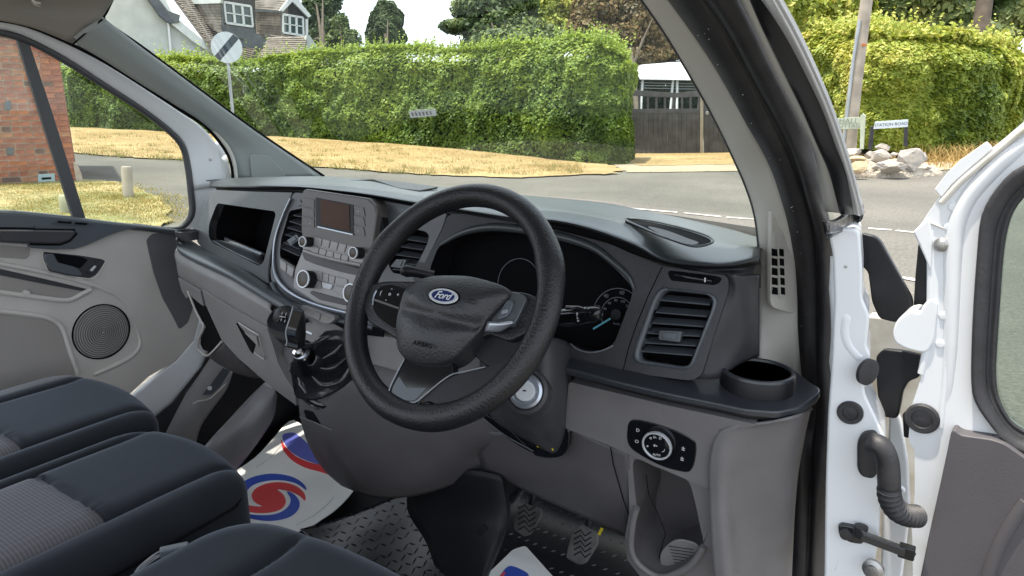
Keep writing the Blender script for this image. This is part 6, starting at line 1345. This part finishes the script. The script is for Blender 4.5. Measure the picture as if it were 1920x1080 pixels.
for L in ([(8,190),(20,188),(21,206),(9,207)], [(12,276),(25,276),(26,290),(12,291)]): child(slab('iron_plate', roundp(PBk.pts(L), .02), nb, .03, M['slatebl'], None, bevel=.006), house)
child(slab('plinth', [wp(u_, bz+v_, .05) for u_, v_ in ((-.08,0),(-.07,.25),(-.03,.42),(.02,.45),(.02,0))], nb, .25, M['mortar'], None, bevel=.01), house)
child(box('plinth_course', wp(Lw/2, bz+.07, .0), Lw, .06, .16, M['mortar'], None, .01, axes=(tdir, nb, V((0, 0, 1)))), house)

# ---------------- bollards
def post_(label, px, pt, pb, d, w_, mt):
    b = G(px, pb); t = topat(b, px-3, pt); r = math.hypot(b.x-CAM.x, b.y-CAM.y); wd = w_*r/FPX/2
    o = tube('wooden_post', [b-V((0, 0, .1)), b.lerp(t, .95), t+V((0,0,0))], [wd, wd, wd*.85], mt, None, n=16); return tag(o, label, 'post')
post_('short round wooden post on the lawn edge beside the road', 240, 312, 374, 7.6, 16, M['pole'])
post_('pale post standing close to the van on the lawn, half behind the window bar', 124, 366, 405, 6, 17, mat('lichened pale timber', (.36,.36,.24), .9, var=.3, vscale=8))

# ---------------- speed limit sign
sb = G(437, 255); r_ = math.hypot(sb.x-CAM.x, sb.y-CAM.y)*.62
def atr(px, py, r): d = ray(px, py); return CAM+d*(r/math.hypot(d.x, d.y))
sgn = empty('road_sign', atr(433, 206, r_)); tag(sgn, 'round white road sign with a black diagonal band on a grey post', 'road sign')
child(tube('sign_post', [atr(443, 320, r_), atr(436, 206, r_), atr(427, 110, r_), atr(426, 75, r_)], .030, M['galv'], None, n=12), sgn)
sc_ = atr(425, 89, r_-.06); sn = (CAM-sc_); sn.z = 0; sn = (sn.normalized()+V((-.25, 0, 0))).normalized(); rad_ = 25*r_/math.cos(0)/FPX*.98
child(lathe('sign_plate', sc_, sn, [(rad_, -.004), (rad_, .002), (0, .002)], M['signwhite'], None, 56), sgn)
su = V((0, 0, 1)); sr = su.cross(sn).normalized()
bd_ = (sr*.68+su*.73).normalized(); bo_ = sn.cross(bd_); q_ = []
for s in (-1, 1):
    for k in range(9):
        o_w = (s*(-1+2*k/8))*rad_*.22; ln_ = math.sqrt(rad_**2*.97-o_w**2); q_.append(sc_+bd_*s*ln_+bo_*o_w)
child(slab('black_band', q_, sn, .002, M['signblack'], None, lift=.0045, bevel=0), sgn)

# ---------------- cottage
cot = empty('cottage', G(420, 250)); tag(cot, 'cottage with white gable wall, clay tiled roof and two tile-hung dormers', 'house')
dc_ = 26
def CW(L, d): return [W(a, b, d) for a, b in L]
def cpart(name, L, d, th, mt, bev=.0, dd=None, label=None):
    P = [W(p[0], p[1], p[2] if len(p) > 2 else d) for p in L]; n = (P[1]-P[0]).cross(P[2]-P[0]).normalized()
    if n.dot(CAM-P[0]) < 0: n = -n
    o = child(slab(name, P, n, th, mt, None, bevel=bev), cot)
    if label: o['label'] = label
    return o
# gable wall: an upright plane facing us a little from the left
GWp = pl3(W(180,200,23), W(460,200,25.5), W(180,100,23)); 
gwn = V((GWp.n.x, GWp.n.y, 0)).normalized(); GWp = PL(GWp.p, gwn)
def gpl(nm, L, h, th, mt, bev=0): return child(slab(nm, GWp.pts(L, h), GWp.n, th, mt, None, bevel=bev), cot)
gpl('gable_wall', [(150,-60),(270,-60),(300,0),(345,55),(420,110),(470,150),(470,260),(150,260)], 0, .3, M['render'])
gpl('bargeboard', [(280,-40),(292,-42),(325,28),(366,62),(402,92),(400,102),(362,78),(318,42)], .22, .12, M['paint'], .01)
gpl('eaves_board', [(272,-10),(290,-12),(315,20),(338,28),(336,42),(318,44),(300,30)], .30, .25, M['slatebl'], .01)
child(tube('downpipe', [GWp.at(a, b, .10) for a, b in [(300,14),(302,26),(314,36),(317,60),(320,95),(323,130)]], .045, M['paint'], None, n=10, smoothn=3), cot)
# main roof: courses of tiles as stepped strips
def roofrows(name, TL, TR, BR, BL, n, mt, nx, th=.05):
    rows_ = []
    nn_ = (TR-TL).cross(BL-TL).normalized()
    if nn_.dot(CAM-TL) < 0: nn_ = -nn_
    vs, fs = [], []
    for r in range(n):
        t0, t1 = r/n, (r+1.12)/n
        a0, b0 = TL.lerp(BL, t0), TR.lerp(BR, t0); a1, b1 = TL.lerp(BL, min(t1, 1.02)), TR.lerp(BR, min(t1, 1.02))
        for c in range(nx):
            u0 = (c+(.5 if r % 2 else 0))/nx; u1 = u0+.94/nx; u1 = min(u1, 1); u0 = min(u0, 1)
            if u1-u0 < .002: continue
            k = len(vs); j = random.uniform(0, .012); l0 = nn_*(.005); l1 = nn_*(th*.6+j)
            vs += [a0.lerp(b0, u0)+l0, a0.lerp(b0, u1)+l0, a1.lerp(b1, u1)+l1, a1.lerp(b1, u0)+l1, a1.lerp(b1, u1)-l0, a1.lerp(b1, u0)-l0]
            fs += [(k, k+1, k+2, k+3), (k+3, k+2, k+4, k+5)]
    o = raw(name, vs, fs, mt, None, False); o['kind'] = 'stuff'; child(o, cot)
    child(slab('roof_deck', [TL, TR, BR, BL], nn_, .08, M['tile'], None, lift=-.01), cot)
roofrows('roof_tiles', W(285,-60,24.6), W(520,-60,31), W(590,150,28), W(402,98,24), 40, M['tile'], 46)
# dormers
def dormer(x0, x1, xf, yt, yb, cheekL, front, win, gable, nm):
    pass
def wplane(L, d0, d1):
    """upright plane between two depths"""
    a, b = W(L[0][0], L[0][1], d0), W(L[1][0], L[1][1], d1); t = b-a; t.z = 0; n = V((t.y, -t.x, 0)).normalized()
    if n.dot(CAM-a) < 0: n = -n
    return PL(a, n)
def pp(nm, pl, L, h, th, mt, bev=0, par=None):
    o = slab(nm, pl.pts(L, h), pl.n, th, mt, None, bevel=bev)
    if par is None: return child(o, cot)
    o.parent = par; return o
def hung(nm, pl, L0, L1, n, mt):
    """rows of hanging tiles on a cheek, from top edge L0 to bottom edge L1"""
    for r in range(n):
        q = [lerp2(L0[0], L1[0], r/n), lerp2(L0[1], L1[1], r/n), lerp2(L0[1], L1[1], (r+.86)/n), lerp2(L0[0], L1[0], (r+.86)/n)]
        pp('tile_course', pl, q, .02+random.uniform(0, .012), .03, mt, .004)
def window(pl, Q, nx_, ny_, h):
    TL, TR, BR, BL = Q; w0 = pp('window', pl, [TL, TR, BR, BL], h-.03, .03, M['winglass'])
    def ln(a, b, wd): a3, b3 = pl.at(*a, h), pl.at(*b, h); o = beam('glazing_bar', a3, b3, .05, wd, M['paint'], None, .004, up=pl.n.cross((b3-a3).normalized())); o.location = -cot.location; o.parent = w0; o.location = V((0,0,0)); return o
    for i in range(nx_+1): ln(lerp2(TL, TR, i/nx_), lerp2(BL, BR, i/nx_), .085 if i in (0, nx_) else .10)
    for j in range(ny_+1): ln(lerp2(TL, BL, j/ny_), lerp2(TR, BR, j/ny_), .085 if j in (0, ny_) else .045)
D1f = wplane([(415,40),(480,60)], 24, 25.2); D1s = wplane([(360,40),(416,55)], 25.5, 24)
pp('dormer_front', D1f, [(414,-20),(478,-8),(480,62),(448,60),(420,55)], 0, .1, M['darkwood'])
pp('dormer_cheek', D1s, [(345,-20),(416,-20),(419,60),(395,40)], 0, .05, M['slatebl']); hung('c', D1s, ((352,8),(413,8)), ((402,58),(416,60)), 9, M['tile2'])
window(D1f, [(420,4),(470,12),(474,50),(424,43)], 3, 2, .06)
pp('dormer_sill', D1f, [(418,46),(478,54),(480,66),(500,76),(470,78),(424,62)], .05, .1, M['slatebl'])
pp('dormer_fascia', D1s, [(340,-6),(414,0),(413,6),(352,8)], .10, .1, M['paint'], .005)
D2f = wplane([(525,60),(575,72)], 25.5, 26.4); D2s = wplane([(478,40),(527,50)], 27, 25.5)
pp('dormer_front', D2f, [(526,18),(545,-2),(560,-2),(577,30),(572,72),(530,64)], 0, .1, M['darkwood'])
pp('dormer_cheek', D2s, [(478,18),(527,20),(528,66),(482,60)], 0, .05, M['slatebl']); hung('c', D2s, ((479,24),(525,25)), ((481,62),(527,66)), 8, M['tile2'])
window(D2f, [(530,27),(568,33),(569,67),(531,61)], 3, 2, .06)
pp('bargeboard', D2f, [(545,-8),(552,-10),(584,30),(579,33),(549,3),(528,24),(524,20)], .25, .08, M['paint'], .005)
pp('corner_post', D2f, [(574,36),(578,36),(578,70),(574,70)], .12, .08, M['paint'], .005)
roofrows('roof_tiles', W(478,-14,27), W(548,-14,25.8), W(526,20,25.3), W(474,16,26.8), 8, M['tile'], 14)
pp('dormer_gutter', D2s, [(476,17),(526,20),(526,24),(477,22)], .2, .08, M['slatebl'], .005)
pp('roof_valley', wplane([(420,60),(500,90)], 24.5, 25.2), [(424,56),(480,62),(500,76),(495,92),(450,88),(430,74)], 0, .1, M['slatebl'])
roofrows('roof_tiles', W(502,70,24.6), W(577,68,24.9), W(566,112,24.0), W(486,112,23.8), 11, M['tile2'], 18)
roofrows('roof_tiles', W(478,84,25.6), W(505,78,25.2), W(492,112,24.8), W(470,112,25.0), 6, M['tile'], 8)
pp('porch_bargeboard', wplane([(577,68),(600,95)], 24.9, 25.5), [(575,66),(580,66),(598,90),(594,94),(570,112),(566,112)], .1, .1, M['render'])

# ---------------- gate, driveway canopy
gA, gB = G(1178, 289), G(1320, 288); gB2 = G(1500, 287)
gt_d = (gB-gA); gt_d.z = 0; gt_d.normalize(); gn = V((gt_d.y, -gt_d.x, 0)); gn = -gn if gn.dot(CAM-gA) < 0 else gn
PGt = PL(gA, gn)
def gate(name, label, xa, xb, base_a, base_b, openwork, nb_):
    g = empty(name, PGt.at((xa+xb)/2, 288)); tag(g, label, 'gate')
    yt = 209 if openwork else 176
    for i in range(nb_):
        a = xa+(xb-xa)*(i+.02)/nb_; b = xa+(xb-xa)*(i+.98)/nb_
        child(slab('board', PGt.pts([(a,yt),(b,yt),(b,288),(a,289)]), gn, .03, M['gatewood'], None, lift=random.uniform(0, .012), bevel=.004, seg=1), g)
    if openwork:
        child(slab('top_rail', PGt.pts([(xa-1,168),(1230,172),(1270,174),(xb,169),(xb,181),(1270,183),(1230,182),(xa-1,179)]), gn, .06, M['gatewood'], None, lift=.02, bevel=.006), g)
        child(slab('middle_rail', PGt.pts([(xa,204),(xb,204),(xb,212),(xa,212)]), gn, .06, M['gatewood'], None, lift=.02, bevel=.006), g)
        for i in range(9):
            x_ = xa+3+(xb-xa-6)*i/8; child(slab('spindle', PGt.pts([(x_-2,178),(x_+2,178),(x_+2,206),(x_-2,206)]), gn, .04, M['gatewood'], None, bevel=.004, seg=1), g)
    return g
g1_ = gate('timber_gate', 'dark timber drive gate with open spindles along its top', 1180, 1314, 0, 0, True, 15)
g2_ = gate('timber_gate', 'solid dark timber gate leaf with a round latch, beside the pillar', 1320, 1420, 0, 0, False, 11)
child(lathe('latch_ring', PGt.at(1326, 212, .05), gn, [(.05, 0), (.055, .02), (.04, .03), (.03, .01), (0, .01)], M['steel'], None, 24), g2_)
gp1 = slab('gate_post', PGt.pts([(1313,180),(1319,180),(1319,289),(1313,289)], .03), gn, .12, M['pole'], None, bevel=.006); tag(gp1, 'pale timber post between the two gate leaves', 'post')
can = empty('canopy', W(1260, 250, 24)); tag(can, 'white garden canopy roof on pale posts behind the gate', 'canopy')
cpl = [W(1192,128,24), W(1213,118,25.6), W(1330,112,25.6), W(1345,140,24), W(1300,149,23.2), W(1200,149,23.2)]
white_c = mat('white canopy fabric', (.85,.86,.85), .7)
crs = [[W(1214,117,27), W(1260,114,27), W(1330,112,27)], [W(1193,127,24.5), W(1260,126,24.5), W(1350,124,24.5)], [W(1200,148,23.6), W(1260,149,23.6), W(1350,151,23.6)]]
child(loft('canopy_roof', crs, white_c, None, 4, 3, solid=.03), can)
for a, b, c in ((1205,148,1197), (1262,148,1250), (1270,148,1268), (1312,150,1308)): child(tube('canopy_post', [W(a, b, 23.8), W(c, 290, 23.8)], .05, M['paint'], None, n=8), can)
for k, y_ in enumerate((155, 160, 165)): child(tube('canopy_wire', [W(1200, y_, 23.9), W(1350, y_+3, 23.9)], .015, M['galv'], None, n=6), can)
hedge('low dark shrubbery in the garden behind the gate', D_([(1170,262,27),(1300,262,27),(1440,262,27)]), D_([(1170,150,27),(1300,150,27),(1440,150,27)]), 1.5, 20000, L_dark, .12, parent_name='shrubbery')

# ---------------- telegraph pole, signs, rocks
pb_ = W(1592, 282, 12.6); rp = math.hypot(pb_.x-CAM.x, pb_.y-CAM.y)
pol = empty('telegraph_pole', atr(1592, 278, rp)); tag(pol, 'leaning weathered timber telegraph pole with a grey conduit', 'telegraph pole')
child(tube('pole', [atr(1590, 300, rp), atr(1597, 215, rp), atr(1611, 100, rp), atr(1625, 0, rp), atr(1634, -60, rp)], [.145, .135, .122, .11, .10], M['pole'], None, n=20, smoothn=3), pol)
child(tube('conduit', [atr(1580, 290, rp-.12), atr(1588, 215, rp-.12), atr(1600, 110, rp-.12), atr(1612, 38, rp-.12)], .03, M['galv'], None, n=10), pol)
child(box('pole_tag', atr(1620, 84, rp-.14), .09, .02, .05, mat('orange marker tag', (.5, .16, .05), .6), None, .004, rot=YAW), pol)
rs_ = rp-.40
def frame_plane(px, py, r, turn=0):
    p = atr(px, py, r); n = CAM-p; n.z = 0; n.normalize(); n = Matrix.Rotation(turn, 3, 'Z') @ n; return PL(p, n)
P1 = frame_plane(1592, 232, rs_, -.15)
s1 = empty('house_sign', P1.at(1592, 275)); tag(s1, 'pale green wooden sign board on two posts beside the telegraph pole', 'sign')
def sp(nm, pl, L, h, th, mt, par, bev=.006): return child(slab(nm, pl.pts(L, h), pl.n, th, mt, None, bevel=bev), par)
sp('sign_board', P1, [(1566,222),(1617,219),(1617,241),(1566,243)], .0, .03, M['sage'], s1)
sp('sign_post', P1, [(1613,217),(1618,212),(1623,217),(1619,280),(1612,280)], .02, .06, M['sage'], s1); sp('sign_post', P1, [(1563,222),(1566,219),(1570,223),(1573,284),(1566,284)], .02, .06, M['sage'], s1)
scale_s = rs_/FPX
t1 = text('sign_lettering', 'HALL', P1.at(1591, 227, .006), P1.n, 9.5*scale_s*1.3, mat('grey sign lettering', (.22, .25, .2), .7), None, ext=.001); child(t1, s1)
t2 = text('sign_lettering', 'COTTAGE', P1.at(1591, 236, .006), P1.n, 8.5*scale_s*1.15, t1.data.materials[0], None, ext=.001); child(t2, s1)
P2 = frame_plane(1672, 232, rs_, .25)
s2 = empty('street_sign', P2.at(1672, 270)); tag(s2, 'long white street name plate on low dark posts above the rocks', 'street sign')
sp('name_plate', P2, [(1641,228),(1703,224),(1702,238),(1638,242)], .0, .02, M['signwhite'], s2, .003)
sp('sign_post', P2, [(1633,238),(1640,236),(1636,280),(1628,280)], -.03, .06, M['darkwood'], s2); sp('sign_post', P2, [(1697,236),(1703,236),(1702,275),(1695,275)], -.03, .06, M['darkwood'], s2)
child(text('plate_lettering', 'STATION ROAD', P2.at(1670.5, 233.2, .004), P2.n, 6.6*scale_s, M['signblack'], None, ext=.001, right=(P2.at(1702, 231)-P2.at(1640, 235))), s2)
def rock(label, px, py, w_, h_, mt, seed, dpt=.7, rot=0, bk_=.2):
    w_ *= .84; h_ *= .86; b = W(px, py+h_/2+2, 12.1 if bk_ < 0 else 11.6+bk_); r = math.hypot(b.x-CAM.x, b.y-CAM.y); sx, sz = w_*r/FPX/2, h_*r/FPX/2
    bm = bmesh.new(); bmesh.ops.create_icosphere(bm, subdivisions=4, radius=1); rnd = random.Random(seed); pl_ = [(V((rnd.gauss(0, 1), rnd.gauss(0, 1), rnd.gauss(0, .8))).normalized(), rnd.uniform(.50, .85)) for _ in range(16)]
    for v in bm.verts:
        for n_, d_ in pl_:
            k = v.co.dot(n_)-d_
            if k > 0: v.co -= n_*k*.97
        v.co += v.co.normalized()*rnd.uniform(-.035, .035)
        v.co = V((v.co.x*sx, v.co.y*sx*dpt, v.co.z*sz))
    bmesh.ops.rotate(bm, verts=bm.verts, cent=(0, 0, 0), matrix=Matrix.Rotation(YAW, 3, 'Z') @ Matrix.Rotation(rot, 3, 'Y'))
    me = bpy.data.meshes.new('rock'); bm.to_mesh(me); bm.free(); o = link('rock', me, mt, None, True, 28); o.location = b+V((0, 0, sz*.72)); return tag(o, label, 'rock', 'rocks under the road signs')
mound = []
gm = G(1655, 318); mb = bmesh.new(); bmesh.ops.create_icosphere(mb, subdivisions=5, radius=1)
for v in mb.verts:
    n_ = math.sin(v.co.x*23+v.co.y*7)*.03+math.sin(v.co.y*31+v.co.x*11)*.03; v.co = V((v.co.x*1.15, v.co.y*.75, v.co.z*(.26+n_)+random.uniform(-.02, .02)))
bmesh.ops.rotate(mb, verts=mb.verts, cent=(0, 0, 0), matrix=Matrix.Rotation(YAW, 3, 'Z')); me_ = bpy.data.meshes.new('gravel'); mb.to_mesh(me_); mb.free()
go_ = link('gravel', me_, M['gravelpale'], None, True, 25); go_.location = OnG(W(1655, 312, 12.3)); tag(go_, 'heap of pale gravel and dust under the rocks', 'gravel', kind='stuff')
rock('big jagged grey white rock under the right end of the street sign', 1703, 294, 64, 48, M['stone'], 3, .7, .25)
rock('low broad grey rock at the front of the pile', 1672, 308, 70, 30, M['stone'], 8, bk_=.0)
rock('flat cream rock below the pale green sign', 1598, 282, 48, 20, M['stone'], 5, rot=-.05, bk_=.6)
rock('sandy yellow slab at the front left of the pile', 1607, 310, 50, 26, M['stone2'], 11, rot=-.1, bk_=.0)
rock('brown flat stone between the cream rock and the yellow slab', 1600, 295, 46, 16, M['stone2'], 21, bk_=.3)
rock('rounded layered rock behind the pile, under the middle of the street sign', 1655, 274, 34, 18, M['stone'], 14, bk_=.8)
rock('smallest grey rock at the right end of the pile', 1727, 294, 22, 24, M['stone'], 17)
rock('rough cream rock in the middle of the pile', 1650, 289, 46, 26, M['stone'], 19, bk_=.4)
rock('small pale rock left of the biggest jagged rock', 1630, 287, 26, 16, M['stone'], 23, bk_=.5)


for (px_, py_, w0, t_) in ((1640,312,16,'small cream stone in front of the middle rock'), (1692,318,18,'small pale stone at the foot of the biggest rock'), (1741,312,14,'tiny stone at the far right of the rubble'), (1676,286,18,'small stone wedged behind the biggest rock'), (1622,303,15,'small stone between the yellow slab and the middle rock')):
    rock(t_, px_, py_, w0, w0*.6, M['stone2'] if px_ == 1622 else M['stone'], int(px_))
